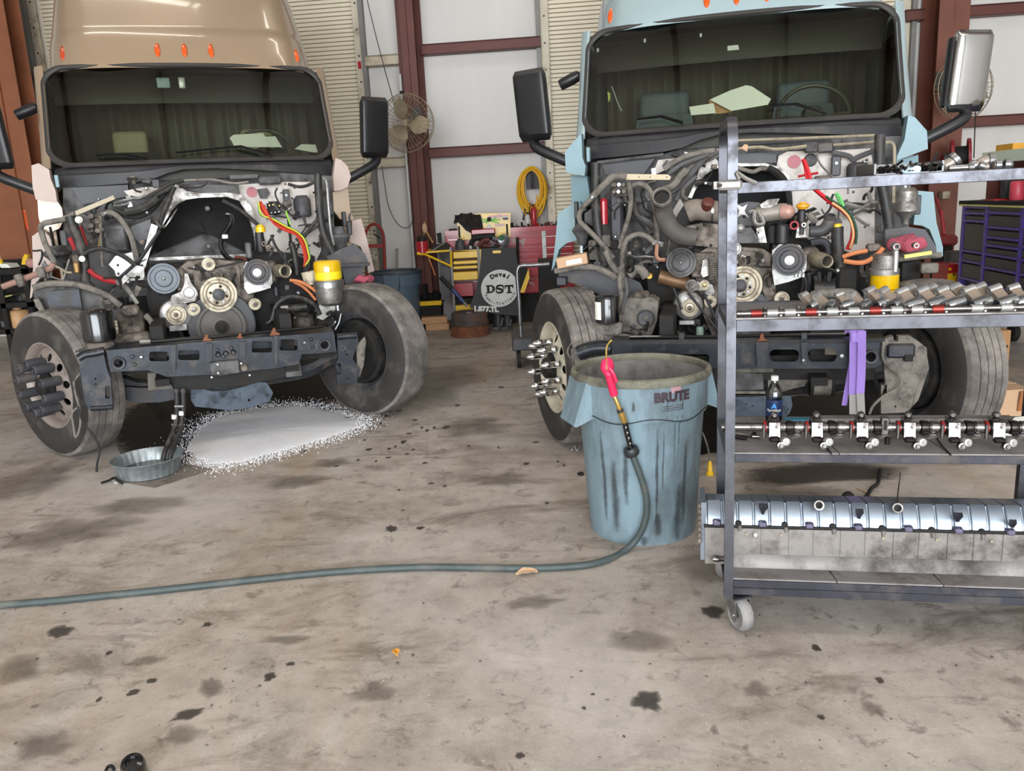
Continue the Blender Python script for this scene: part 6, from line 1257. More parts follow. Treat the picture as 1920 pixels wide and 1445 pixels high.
# ------------- rocker shaft on the lower shelf
zs3 = Z3 + .020
vs = CF.z(1470, 832, zs3 + .01).y; zsh = CF.p(1400, 800, vs).z; m_oilysteel = mat('oily_steel', S(136, 132, 130), .2, .92, .14, 20, dirt=S(50, 38, 34), da=.45, ds=24); m_dkoily = mat('oily_black_steel', S(44, 38, 38), .25, .7, .3, 24)
rs = cthing('rocker_shaft', 'long oily rocker shaft with six silver rockers on the lower cart shelf', 'engine part', (.5, vs, zs3))
u0 = CF.p(1353, 800, vs).x
cbuild(MB().cyl((u0, vs, zsh), (LEN + .12, vs, zsh), .0165, n=20), 'shaft', m_oilysteel, rs)
for i, px in enumerate((1450, 1529, 1613, 1701, 1784, 1867)):
    u = CF.p(px, 800, vs).x; r = bpy.data.objects.new('rocker', None); COL.objects.link(r); r.parent = rs; r.matrix_parent_inverse = Matrix(); r.location = rs.matrix_basis.inverted() @ (CW @ V((u, vs, zsh)))
    def rb(mb, name, m):
        return mb.build(name, m, r)
    def lp(*p): return V(p)
    rb(MB().lathe([(.0165, -.02), (.026, -.02), (.027, -.018), (.027, .018), (.026, .02), (.0165, .02)], (0, 0, 0), (1, 0, 0), 20), 'rocker_bore', m_dkoily)
    rb(MB().prism([(-.017, -.026, .022), (-.017, .0, .030), (-.017, .016, .022), (-.017, .016, -.01), (-.017, -.02, -.028), (-.017, -.034, -.028)], (.036, 0, 0)), 'rocker_body', m_oilysteel)
    rb(MB().box((0, -.036, -.034), (.036, .02, .020), bev=.006), 'rocker_toe', m_dkoily)
    rb(MB().box((.004, .014, .040), (.024, .024, .024), bev=.007), 'rocker_cap', m_oilysteel); rb(MB().b2((-.014, .0, .026), (.02, .03, .030)), 'cap_base', m_dkoily)
    rb(MB().lathe([(0, .014), (.005, .014), (.0055, .010), (.013, .009), (.015, .006), (.015, -.012)], (.036, -.046, -.040), (.25, -1, .15), 18), 'roller', m_alu2); rb(MB().lathe([(0, .012), (.006, .012), (.007, .007), (.0125, .006), (.0135, 0), (.0135, -.012)], (.019, -.052, -.052), (.1, -1, .1), 14), 'adjusting_screw', m_oilysteel)
    rb(MB().lathe([(.0165, .022), (.021, .022), (.021, .036), (.0165, .036)], (0, 0, 0), (1, 0, 0), 18), 'steel_collar', m_oilysteel); rb(MB().lathe([(.0165, .04), (.024, .042), (.025, .05), (.022, .066), (.0165, .07)], (0, 0, 0), (1, 0, 0), 16), 'dark_collar', m_dkoily)
    rb(MB().lathe([(.0165, .074), (.0215, .074), (.0215, .096), (.0165, .096)], (0, 0, 0), (1, 0, 0), 18), 'steel_collar', m_oilysteel); rb(MB().prism([(.046, -.018, -.026), (.085, -.012, -.02), (.092, -.02, -.03), (.06, -.026, -.036)], (0, .02, .006)), 'follower_arm', m_oilysteel); rb(MB().lathe([(.0165, -.036), (.023, -.034), (.023, -.026), (.0165, -.024)], (0, 0, 0), (1, 0, 0), 16), 'red_ring', mat('oily_red_ring', S(150, 40, 36), .35, .3)); rb(MB().cyl((-.034, -.02, .014), (-.034, -.02, -.034), .006, n=10), 'pedestal_bolt', m_oilysteel)
u = CF.p(1657, 800, vs).x; cbuild(MB().box((u, vs - .006, zsh + .008), (.026, .03, .062), bev=.004), 'centre_clamp', m_oilysteel, rs); cbuild(MB().box((u, vs - .022, zsh + .012), (.010, .004, .034)), 'clamp_slot', m_soot, rs); cbuild(MB().cyl((u + .006, vs - .03, zsh - .028), (u + .006, vs - .03, zsh - .052), .009, n=10), 'clamp_nut', m_dkoily, rs)
for i, (px, py, l, a) in enumerate(((1378, 818, .055, 40), (1387, 820, .05, 46), (1395, 815, .055, 40), (1414, 812, .02, 90), (1417, 818, .025, 5))):
    q = CF.z(px, py, zs3 + .008); d = V((math.cos(math.radians(a)), -.6 * math.sin(math.radians(a)), 0)).normalized(); csolo(MB().cyl(q - d * l / 2, q + d * l / 2, .0075, n=12), 'dowel_pin', m_dkoily if i % 2 else m_oilysteel, 'short oily steel pins lying at the left end of the lower cart shelf', 'pin', 'pins on the lower cart shelf')
for (x0, y0, x1, y1), w in (((1546, 824, 1559, 851), 'below the second rocker'), ((1756, 820, 1783, 853), 'below the fourth and fifth rockers')):
    csolo(MB().tube([CF.z(x0, y0, zs3 + .004), CF.z((x0 + x1) / 2 - 2, (y0 + y1) / 2, zs3 + .004), CF.z(x1, y1, zs3 + .003)], .003, 6), 'board_gap_strip', m_soot, 'dark board gap strip on the lower cart shelf ' + w, 'rod')  # dark strips laid in for the gaps between the shelf boards
# bottle of water
bq = CF.p(1451, 782, .34); bq.z = zs3
bo = cthing('water_bottle', 'clear plastic water bottle with a blue label on the lower cart shelf', 'bottle', bq)
sc_ = (CF.p(1451, 704, .34).z - zs3) / .215
def bl(prof): return MB().lathe([(r * sc_, z * sc_) for r, z in prof], (0, 0, 0), (0, 0, 1), 28)
m_pet = glassy('clear_plastic', (.80, .84, .86, 1), .05, .08)
bl([(0, .004), (.028, 0), (.034, .008), (.034, .05), (.0325, .055), (.034, .06), (.034, .135), (.030, .152), (.018, .178), (.0125, .186), (.0125, .196)]).build('bottle_body', m_pet, bo)
bl([(.0346, .045), (.0346, .115)]).build('bottle_label', mat('navy_label', S(22, 42, 78), .35), bo); bl([(.015, .195), (.0155, .196), (.0155, .213), (.014, .215), (0, .215)]).build('bottle_cap', m_white, bo); bl([(0, .01), (.031, .01), (.0315, .042), (0, .042)]).build('water', glassy('water', (.72, .80, .84, 1), .03), bo)
def bfn(z0, a0=-math.radians(97)):
    R = .0352 * sc_
    return lambda p: V(((R + p.z * .3) * math.cos(a0 + p.x / R), (R + p.z * .3) * math.sin(a0 + p.x / R), z0 * sc_ + p.y))
lettering('NorthBank', .0125, bfn(.072), m_white, bo, .0003); f_ = bfn(.092); MB().prism([f_(V((-.012, -.010, .001))), f_(V((.010, -.010, .001))), f_(V((.001, .012, .001)))], (0, -.0006, 0)).build('label_mark', mat('sky_blue_print', S(70, 150, 220), .4), bo); f_ = bfn(.064); MB().prism([f_(V((-.02, -.001, .001))), f_(V((.02, -.001, .001))), f_(V((.02, .001, .001))), f_(V((-.02, .001, .001)))], (0, -.0005, 0)).build('label_mark', m_white, bo)
a = CF.z(1470, 787, zs3); b_ = CF.z(1510, 782, zs3); csolo(MB().b2((a.x, a.y - .02, zs3), (b_.x + .01, a.y + .02, zs3 + .006)), 'teal_strip', mat('teal_plastic', S(40, 126, 150), .5), 'flat teal strip right of the water bottle on the lower cart shelf', 'strip')
q = CF.z(1890, 800, zs3 + .03); csolo(MB().prism([(q.x - .03, q.y - .01, zs3 + .001), (q.x + .2, q.y - .02, zs3 + .001), (q.x + .2, q.y + .1, zs3 + .05), (q.x + .06, q.y + .1, zs3 + .035)], (0, .002, .003)), 'paper_sheet', m_paper, 'white paper sheet at the right end of the lower cart shelf', 'paper')
a = CF.z(1560, 778, zs3); csolo(MB().b2((CF.p(1528, 775, .36).x, .35, zs3), (CF.p(1900, 785, .36).x, .40, zs3 + .022)), 'flat_bar', m_sheet, 'long flat grey bar lying behind the rockers on the lower cart shelf', 'bar')

# ------------- big valve cover on the bottom shelf
m_cov = mat('blue_grey_casting', S(136, 145, 155), .32, .7, .10, 8, dirt=S(96, 90, 86), da=.25, ds=6); m_cov2 = mat('grey_oily_casting', S(140, 135, 130), .5, .4, .15, 6, dirt=S(66, 58, 52), da=.45, ds=6)
zb = Z4 + .036; vf, vt = .10, .15
ul = CF.p(1322, 985, vf).x; zseam = CF.p(1400, 987, vf).z; ztop = CF.p(1500, 940, vt).z; ur = LEN + .10; zbot = zb + .0
vc_ = cthing('cylinder_head_cover', 'long ribbed blue grey cylinder head cover on the bottom cart shelf', 'engine part', (.5, .2, zb))
H1 = zseam - zb
mb = MB(); n = 23; rows = [[], [], [], [], []]
step = (ur - ul) / n
for i in range(n + 1):
    for j, (du, dep) in enumerate(((.0, 0), (.07, 1), (.13, 1), (.2, 0))):
        u = ul + step * (i + du)
        if u > ur: continue
        g = .006 * dep
        rows[0].append(V((u, vf + .004 + g, zseam))); rows[1].append(V((u, vf + .012 + g, zseam + .03))); rows[2].append(V((u, vt - .012 + g, ztop - .012 - g))); rows[3].append(V((u, vt, ztop - g))); rows[4].append(V((u, vt + .12, ztop - .02)))
mb.sheet(rows); cbuild(mb, 'ribbed_upper', m_cov, vc_, 25)
mb = MB(); mb.prism([(ul, vf, zb), (ul, vf, zseam - .004), (ul, vf + .29, zseam - .004), (ul, vf + .29, zb)], (ur - ul, 0, 0)); cbuild(mb, 'lower_wall', m_cov2, vc_)
mb = MB(); mb.tube([V((ul - .004, vf - .002, zseam)), V((ur, vf - .002, zseam))], .006, 6, smooth=False); cbuild(mb, 'gasket_edge', m_soot, vc_)
mb = MB(); zf = zb + .032
mb.sheet([[V((u, vf - .001, zf + .012)) for u in (ul + .10, (ul + ur) / 2, ur)], [V((u, vf - .014, zf)) for u in (ul + .10, (ul + ur) / 2, ur)], [V((u, vf - .026, zb + .004)) for u in (ul + .09, (ul + ur) / 2, ur)], [V((u, vf - .026, zb)) for u in (ul + .09, (ul + ur) / 2, ur)]], thick=.004); cbuild(mb, 'lower_flange', mat('pale_flange', S(136, 132, 129), .55, .2, .15, 5, dirt=S(72, 67, 63), da=.55), vc_)
for px in (1428, 1480, 1526, 1577, 1623, 1676, 1724, 1778, 1827, 1882):
    u = CF.p(px, 1010, vf).x; cbuild(MB().b2((u - .002, vf - .004, zf + .014), (u + .002, vf, zseam - .006)), 'wall_rib', m_cov2, vc_)
for k, px in enumerate((1344, 1430, 1518, 1610, 1704, 1798, 1896)):
    q = CF.p(px, 980 + 18 * (px - 1344) / 552, vf - .008); cbuild(MB().box((q.x, vf - .002, q.z), (.030, .024, .022), bev=.005), 'cover_lug', mat('blue_glint_lug', S(150, 146, 178), .2, .9, .05), vc_);  # violet tint puts the blue glint of the lugs into their colour
for px in (1385, 1472, 1562, 1655, 1748, 1842):
    q = CF.p(px, 984 + 16 * (px - 1385) / 457, vf - .004); mb = MB(); mb.lathe([(0, .006), (.010, .006), (.012, 0)], (q.x, vf + .004, q.z + .004), (0, -1, 0), 14); cbuild(mb, 'bolt_notch', m_soot, vc_); mb = MB(); mb.lathe([(0, .012), (.009, .010), (.006, -.012)], (q.x + .004, vf - .002, q.z - .012), (0, 0, 1), 10); cbuild(mb, 'bolt_boss', m_cov2, vc_)
for px in (1400, 1464, 1656, 1757, 1859):
    q = CF.p(px, 1000 + 14 * (px - 1400) / 459, vf - .002); cbuild(MB().box((q.x, vf - .003, q.z), (.010, .006, .010)), 'square_plug', m_cream, vc_)
q = CF.p(1416, 1001, vf - .002); mb = MB(); mb.lathe([(0, .012), (.006, .012), (.008, .004), (.008, 0)], (q.x, vf - .002, q.z), (0, -1, 0), 12); cbuild(mb, 'white_plug', m_white, vc_)
for px, py in ((1536, 947), (1683, 952)):
    q = CF.p(px, py, vt - .05); mb = MB(); mb.lathe([(.012, -.02), (.0125, .014), (.018, .014), (.020, .008), (.020, -.02)], q, (-.2, -1, .35), 18, close=True); cbuild(mb, 'cover_port', m_alu, vc_); mb = MB(); mb.lathe([(0, .0), (.0125, .0)], q, (-.2, -1, .35), 16); cbuild(mb, 'port_bore', m_soot, vc_)
for px, py in ((1436, 955), (1612, 962), (1796, 968), (1812, 962), (1570, 948)):
    q = CF.p(px, py, vt - .055)
    me = None
for px, py, s_ in ((1431, 945, 1.2), (1611, 955, 1.0), (1795, 962, 1.2), (1898, 975, .9)):
    bm = MB(); c = CF.p(px, py, vt - .07); c2 = CF.p(px - 1, py + 20, vf + .025)
    P = [c.lerp(c2, t) + V((math.copysign(w_, sx) * s_, -.006, .004)) for t, w_, sx in ((0, .014, -1), (0, .012, 1), (.35, .015, 1), (.7, .006, 1), (1, .004, 1), (1, .004, -1), (.7, .006, -1), (.35, .013, -1))]
    bm.prism(P, (0, .001, .001)); cbuild(bm, 'oil_smear', mat('oil_smear', S(50, 50, 54), .3, .3, .3, 30), vc_)
eb = MB(); eb.b2((ul - .016, vf + .01, zb + .01), (ul + .002, vf + .26, zseam)); eb.b2((ul - .014, vt - .045, zseam), (ul + .004, vt + .12, ztop + .006)); cbuild(eb, 'end_plate', m_cov, vc_)
eg = MB()
for i in range(7): q = V((ul - .02, vt - .03 - .004 * i, ztop - .012 - .022 * i)); eg.ball(q, .010, 1, 1, 1.2, 8)
cbuild(eg, 'gasket_scraps', m_cast, vc_); mb = MB(); q = CF.p(1352, 1048, vf - .02); mb.lathe([(0, -.03), (.010, -.03), (.012, -.01), (.008, .0), (.008, .03)], q, (1, 0, 0), 12); cbuild(mb, 'end_bolt', m_oilysteel, vc_); mb = MB(); q = CF.p(1318, 1015, vf + .03); mb.lathe([(0, -.014), (.012, -.014), (.014, .0), (.012, .02)], q, (1, 0, 0), 12); cbuild(mb, 'end_bolt', m_oilysteel, vc_)
zt_ = CF.p(1683, 945, vt - .05); csolo(MB().tube([zt_, CF.p(1683, 930, vt - .055), CF.p(1686, 905, vt - .06), CF.p(1688, 886, vt - .05)], .0022, 6), 'cable_tie', m_gloss, 'black cable tie standing up out of the ribbed cylinder head cover', 'cable tie')

# ------------- rocker parts on the middle shelf
zs2 = Z2 + .027; vr = .012
sh = cthing('red_marked_shaft', 'slim steel shaft with red marks along the middle cart shelf edge', 'engine part', (.5, vr, zs2))
zr = zs2 + .011; cbuild(MB().cyl((.02, vr, zr), (LEN + .1, vr, zr), .010, n=14), 'shaft', m_oilysteel, sh)
m_redmk = mat('red_marker_steel', S(136, 48, 42), .35, .6, .15, 20)
for i, px in enumerate((1418, 1448, 1481, 1520, 1560, 1600, 1640, 1680, 1718, 1757, 1830, 1885)):
    u = CF.p(px, 592, vr).x; cbuild(MB().lathe([(.010, -.018), (.0135, -.017), (.0135, .017), (.010, .018)], (u, vr, zr), (1, 0, 0), 16), 'red_collar' if i % 3 == 0 else 'steel_collar', m_redmk if i % 3 == 0 else m_alu2, sh)
    u2 = CF.p(px + 16, 592, vr).x; cbuild(MB().lathe([(0, .034), (.006, .033), (.009, .026), (.005, .018), (.008, .014), (.009, .0)], (u2, vr, zs2), (0, 0, 1), 12), 'pedestal', m_oilysteel, sh)
# the loose rocker levers heaped behind the shaft, a silver sleeve with a forked arm each
m_tanst = mat('tan_oily_steel', S(170, 152, 136), .4, .5, .15, 18)
def lever():
    t = cthing('rocker_lever', '', 'engine part', (0, 0, 0))
    MB().lathe([(.009, -.026), (.018, -.026), (.019, -.024), (.019, .024), (.018, .026), (.009, .026)], (0, 0, 0), (1, 0, 0), 20, close=True).build('sleeve', mat('bright_sleeve', S(168, 170, 172), .22, .85, .06, 14), t)
    mb = MB(); mb.prism([(-.016, .008, -.012), (-.016, .012, .014), (-.016, .05, .030), (-.016, .062, .022), (-.016, .055, .002)], (.030, 0, 0)); mb.build('lever_arm', m_tanst, t)
    MB().lathe([(.006, -.017), (.0135, -.017), (.014, .017), (.006, .017)], (0, .056, .022), (1, 0, 0), 16, close=True).build('lever_end', m_alu2, t); MB().cyl((-.034, .0, .0), (-.024, 0, 0), .008, n=10).build('lever_pin', m_dkoily, t)
    return t
L0 = lever(); sp_ = [(1712, 590, .07, 24), (1752, 586, .08, 28), (1789, 588, .07, 24), (1838, 588, .065, 20), (1886, 586, .07, 16), (1730, 571, .135, 30), (1768, 569, .14, 26), (1812, 570, .135, 22), (1858, 570, .13, 18), (1655, 578, .12, 30), (1683, 581, .10, 40), (1918, 588, .08, 8), (1620, 586, .09, 50), (1588, 586, .10, 20), (1556, 586, .10, 62), (1526, 583, .12, 35)]
NTH = ['leftmost', 'second from left', 'third from left', 'fourth from left', 'fifth from left', 'rightmost']
LL = {}
for row_, ids in (('front row of large', (0, 1, 2, 3, 4, 11)), ('raised back row of large', (5, 6, 7, 8)), ('row of small', (15, 14, 13, 12, 9, 10))):
    for k_, i_ in enumerate(ids): LL[i_] = 'rocker lever ' + (NTH[k_] if not (k_ == len(ids) - 1) else 'rightmost') + ' in the ' + row_ + ' levers on the cart'
for i, (px, py, v, a) in enumerate(sp_):
    o = L0 if i == 0 else copy_tree(L0); q = CF.p(px, py, v); zc_ = max(zs2 + .020, q.z); sm = .8 if i >= 12 else 1.0
    o.matrix_basis = Matrix.Translation(CW @ V((q.x, v, zc_))) @ Matrix.Rotation(CF.a + math.radians(a), 4, 'Z') @ Matrix.Rotation(math.radians(14), 4, 'X') @ Matrix.Rotation(math.radians(-18), 4, 'Y') @ Matrix.Diagonal((sm * (1.15 if i < 9 else 1), sm * 1.1, sm * 1.1, 1))
    o['label'] = LL[i]; o['group'] = 'rocker levers on the middle cart shelf'
# ------------- top shelf: black tray of fasteners, cast fittings
zs1 = Z1 + .018
q0, q1 = CF.p(1640, 330, .05), CF.p(1772, 312, .05)
tr = cthing('black_tray', 'shallow black tray of loose fasteners on the top cart shelf', 'tray', ((q0.x + q1.x) / 2, .15, zs1))
mb = MB(); mb.plate([(q0.x, .06), (q1.x, .06), (q1.x, .32), (q0.x, .32)], [], lambda x, y, h: V((x, y, zs1 + h)), .004)
for (a, b_) in (((q0.x, .30), (q1.x, .32)), ((q0.x, .06), (q0.x + .006, .32)), ((q1.x - .006, .06), (q1.x, .32))): mb.b2((a[0], a[1], zs1), (b_[0], b_[1], zs1 + .036))
cbuild(mb, 'tray_body', m_gloss, tr)
b0 = None
for i in range(46):
    u = random.uniform(q0.x + .01, q1.x - .01); v = random.uniform(.03, .16); z = zs1 + random.uniform(.006, .022); d = V((random.uniform(-1, 1), random.uniform(-1, 1), random.uniform(-.3, .5))).normalized()
    mb = MB(); l = random.uniform(.02, .045); mb.cyl((0, 0, 0), d * l, .004, n=6); mb.cyl(-d * .008, (0, 0, 0), .0075, n=6); bmesh.ops.translate(mb.bm, vec=V((u, v, z)), verts=mb.bm.verts)
    csolo(mb, 'bolt', random.choice((m_dkoily, m_soot, m_gloss, m_oilysteel, m_dkoily)), 'small dark bolts heaped in the black tray on the top cart shelf', 'bolt', 'bolts in the black tray')
mb = MB(); mb.ball(CF.p(1712, 320, .04), .022, 1.3, .8, .75, 12); mb.jitter(.016, 40); csolo(mb, 'crumpled_foil', mat('pale_blue_foil', S(190, 212, 226), .3, .3, .05), 'crumpled pale blue wrapper on the bolts of the top cart shelf', 'wrapper')
m_fit = mat('tan_cast_fitting', S(150, 140, 130), .45, .5, .15, 14)
def fitting(px, py, v, pts, r, lab, name='pipe_fitting', m=None):
    P = [CF.p(x, y, v) for x, y in pts]
    for p in P: p.z = max(p.z, zs1 + r)
    mb = MB(); mb.tube(P, r, 12, 5); t = csolo(mb, name, m or m_fit, lab, 'fitting')
    mb = MB(); d = (P[-1] - P[-2]).normalized(); mb.lathe([(r * .7, .004), (r * 1.3, .004), (r * 1.35, 0), (r * 1.35, -.012), (r, -.014)], P[-1], d, 16); o = cbuild(mb, 'flange', m_steel, None); o.parent = t; o.matrix_parent_inverse = t.matrix_basis.inverted()
    return t
fitting(0, 0, .12, [(1778, 330), (1772, 316), (1784, 304), (1793, 297)], .018, 'grey elbow fitting rising at the left of the top cart shelf fittings'); fitting(0, 0, .09, [(1778, 330), (1800, 324), (1822, 322)], .010, 'bright curved tube lying lowest among the top shelf fittings', m=m_satin)
fitting(0, 0, .12, [(1830, 330), (1842, 318), (1832, 308), (1822, 312)], .013, 'tan hooked elbow fitting in the middle of the top cart shelf'); fitting(0, 0, .14, [(1836, 308), (1848, 302), (1860, 302)], .018, 'thick stub fitting above the tan hooked elbow on the cart'); fitting(0, 0, .10, [(1852, 328), (1846, 314), (1838, 310)], .009, 'thin bent fitting right of the tan hooked elbow on the cart'); fitting(0, 0, .10, [(1862, 328), (1872, 326)], .012, 'short grey stub fitting right of the bent fittings on the cart'); fitting(0, 0, .12, [(1896, 328), (1892, 318), (1885, 308)], .012, 'upright grey fitting at the right of the top cart shelf', m=m_grey)
mb = MB(); P = [CF.p(x, y, .14) for x, y in ((1875, 330), (1876, 316), (1890, 322), (1908, 318), (1900, 330))]; mb.prism(P, (0, .05, 0)); csolo(mb, 'grey_bracket', m_firegrey, 'angular grey bracket at the right end of the top cart shelf', 'bracket')
# ================================================================== THE BACK OF THE WORKSHOP
def wbox(mb, px0, py0, px1, py1, y, d, bev=0):
    a = W.p(px0, py1, y); b = W.p(px1, py0, y); return mb.b2((min(a.x, b.x), y, min(a.z, b.z)), (max(a.x, b.x), y + d, max(a.z, b.z)), bev)
def wth(name, label, cat, px, py, y, group=None, z=None):
    q = W.p(px, py, y); return thing(name, label, cat, (q.x, y, q.z if z is None else z), 0, group)
def wpoly(pts, y, d): return MB().prism([W.p(x, yy, y) for x, yy in pts], (0, d, 0))
def wk(y): return y / FPX * 1.02
def wcan(px, y0, y1, rpx, y, prof):
    k = wk(y); a = W.p(px, y1, y); h = W.p(px, y0, y).z - a.z
    return MB().lathe([(r * rpx * k, t * h) for r, t in prof], a, (0, 0, 1), 20)
# ------------- wall fans
def fan(px, py, y, R, label, yaw, cord):
    q = W.p(px, py, y); t = thing('wall_fan', label, 'fan', q, math.radians(yaw))
    m_cage = mat('dusty_fan_wire', S(140, 126, 104), .6, .3, .1); m_bl = mat('dusty_fan_blade', S(160, 146, 122), .6, .3, .12, 6)
    cg = MB()
    for k in range(40):
        a = 2 * PI * k / 40; c, s = math.cos(a), math.sin(a)
        cg.tube([V((.05 * c, -.13, .05 * s)), V((.18 * c, -.135, .18 * s)), V((.30 * c, -.10, .30 * s)), V((R * c, -.03, R * s)), V((R * .96 * c, .06, R * .96 * s)), V((.2 * c, .12, .2 * s)), V((.09 * c, .13, .09 * s))], .0022, 4, smooth=False, caps=False)
    o = cg.build('wire_guard', m_cage, t); o['kind'] = 'stuff'
    mb = MB()
    for r, yy, w in ((R, -.03, .006), (.20, -.133, .003), (.30, -.10, .003), (.12, -.135, .003), (R * .97, .05, .004)):
        mb.tube([V((r * math.cos(a), yy, r * math.sin(a))) for a in [2 * PI * i / 40 for i in range(40)]], w, 6, 1, True, smooth=False)
    mb.build('guard_ring', m_cage, t)
    for k in range(3):
        a0 = 2 * PI * k / 3 + 1.9; rows = []
        for i in range(7):
            r = .05 + .24 * i / 6; w = .25 + .42 * math.sin(PI * min(1, (i + 1) / 6.5)); rows.append([V((r * math.cos(a0 + w * j), -.03 + .05 * j, r * math.sin(a0 + w * j))) for j in (-1, -.5, 0, .5, 1)])
        MB().sheet(rows, thick=.002).build('fan_blade', m_bl, t)
    MB().lathe([(0, -.09), (.04, -.085), (.055, -.05), (.055, .0), (.04, .02), (0, .02)], (0, 0, 0), (0, 1, 0), 18).build('fan_hub', m_cage, t)
    MB().lathe([(0, .02), (.06, .03), (.085, .06), (.085, .20), (.06, .23), (0, .23)], (0, 0, 0), (0, 1, 0), 20).build('fan_motor', m_dgrey, t)
    mb = MB(); mb.tube([V((0, .2, 0)), V((0, .33, .02)), V((0, .36, .1))], .02, 8); mb.box((0, .37, .12), (.12, .02, .2)); mb.build('fan_bracket', m_dgrey, t)
    MB().box((-.02, -.03, R + .015), (.05, .05, .03), bev=.006).build('guard_clip', m_soot, t)
    if cord: MB().tube([W.p(*c) for c in cord], .007, 6, 3).build('fan_cord', m_grey, t, world=False) if False else MB().tube([W.p(*c) - q for c in cord], .006, 6, 3).build('fan_cord', m_dgrey, t).__setattr__('rotation_euler', (0, 0, -math.radians(yaw)))
    return t
fan(763, 231, 10.25, .335, 'round dusty wall fan on the maroon column right of the tan truck', -14, [(738, 190, 10.3), (720, 125, 10.9), (703, 60, 10.95), (686, -10, 11.0)])
fan(1806, 165, 9.55, .345, 'round dusty wall fan partly hidden behind the chrome door mirror', 12, None)
# ------------- loop of cord left of the column
mb = MB(); mb.tube([W.p(x, y, 10.85) for x, y in ((716, 310), (721, 345), (728, 385), (740, 412), (754, 426), (768, 424), (776, 404), (777, 360), (774, 300), (770, 288))], .006, 6, 4); solo(mb, 'pull_cord', m_dgrey, 'thin dark cord hanging in a loop on the wall below the fan', 'cord')
# ------------- yellow hose coil on a hook with its ends hanging down
hc = wth('hose_coil', 'yellow air hose coiled on a wall hook above the red tool chest', 'hose', 998, 395, 11.0)
mb = MB(); P = []; k = wk(11.0); random.seed(5)
for i in range(9 * 18):
    a = 2 * PI * i / 18 + .2; lp = i // 18; rx = (15 + 1.3 * lp + 2.5 * math.sin(lp * 2.1)) * k; rz = (30 + 1.5 * lp + 3 * math.sin(lp * 1.7 + 1)) * k
    c = W.p(997, 352 + 1.2 * math.sin(lp), 11.0); P.append(c + V((rx * math.sin(a), -.08 + .016 * lp * (1 if lp % 2 else -.5) * .4, rz * math.cos(a) + (32 - rz / k) * k * .6)))
mb.tube(P, .0115, 7, 2); mb.build('coiled_hose', m_yhose, hc, world=True)
MB().tube([W.p(x, y, 10.88) for x, y in ((986, 372), (987, 385), (989, 398), (990, 404))], .010, 7).build('hanging_end', m_yhose, hc, world=True); MB().tube([W.p(x, y, 10.88) for x, y in ((1006, 365), (1007, 380), (1006, 392))], .010, 7).build('hanging_end', m_yhose, hc, world=True)
mb = MB(); mb.tube([W.p(996, 322, 11.05), W.p(997, 330, 10.9), W.p(997, 345, 10.85), W.p(999, 352, 10.9)], .014, 8); mb.box(W.p(998, 338, 11.05), (.16, .04, .22)); mb.build('wall_hook', m_dgrey, hc, world=True)
mb = MB(); mb.tube([W.p(x, y, 10.95) for x, y in ((1014, 362), (1022, 372), (1020, 382), (1008, 388), (988, 382), (984, 395), (981, 412), (983, 408))], .013, 7); solo(mb, 'black_hose', m_hose, 'black hose hanging beneath the yellow hose coil', 'hose')
# ------------- red tool chest
YR = 10.6
rc = wth('tool_chest', 'wide red tool chest with white drawer trims against the back wall', 'tool chest', 990, 560, YR, z=0)
bx0, bx1 = W.p(834, 440, YR).x, W.p(1075, 440, YR).x; zt = W.p(960, 431, YR).z; zb_ = W.p(960, 552, YR).z
MB().b2((bx0, YR + .02, zb_), (bx1, YR + .38, zt), .01).build('chest_body', m_redp, rc, world=True)
MB().b2((bx0 + .05, YR + .06, .06), (bx1 - .05, YR + .34, zb_)).build('chest_base', m_soot, rc, world=True)
m_trim = mat('white_drawer_trim', S(228, 214, 212), .35, .2, .04)
def dr(x0, y0, x1, y1, parent=rc, body=m_redp, y=YR, tr=m_trim, th=3):
    d = wbox(MB(), x0, y0, x1, y1, y, .03, .004).build('drawer', body, parent, world=True)
    if tr: wbox(MB(), x0, y0 - .5, x1, y0 + th, y - .012, .02).build('drawer_trim', tr, d); d.children[0].matrix_parent_inverse = (parent.matrix_basis).inverted()
for x0, x1 in ((840, 945), (946, 1017), (1024, 1072)):
    off = -.03 * (x0 - 946)
    for y0, y1 in ((443, 461), (464, 474), (477, 485), (488, 496)): dr(x0, y0 + off, x1, y1 + off)
    dr(x0, 498 + off, x1, 520 + off, tr=None); dr(x0, 523 + off, x1, 549 + off)
wbox(MB(), 1018, 432, 1023, 492, YR - .015, .03).build('chest_post', m_alu2, rc, world=True); wbox(MB(), 834, 430, 1075, 433, YR - .02, .03).build('chest_rim', m_redp, rc, world=True)
def squiggle(pts, y, r, parent, m=m_white): MB().tube([W.p(a, b, y) for a, b in pts], r, 5, 4).build('script_emblem', m, parent, world=True)
squiggle([(962, 456), (964, 448), (967, 448), (966, 456), (970, 450), (972, 456), (975, 450), (978, 456), (980, 450), (984, 449), (981, 455), (980, 461)], YR - .004, .006, rc); squiggle([(991, 530), (993, 528), (995, 533), (998, 529), (1000, 533), (998, 536)], YR - .004, .005, rc)
for i in range(26): 
    x = 958 + i * 3.5 + random.uniform(-1, 1); q = W.p(x, 427, YR + .15); mb = MB(); mb.cyl((q.x, q.y, zt), (q.x + random.uniform(-.02, .02), q.y, zt + random.uniform(.03, .09)), random.uniform(.010, .018), n=8)
    solo(mb, 'socket', random.choice((m_redp, m_soot, m_maroon, m_dgrey, m_soot)), 'small dark sockets standing along the top of the red tool chest', 'socket', 'sockets on the red tool chest')
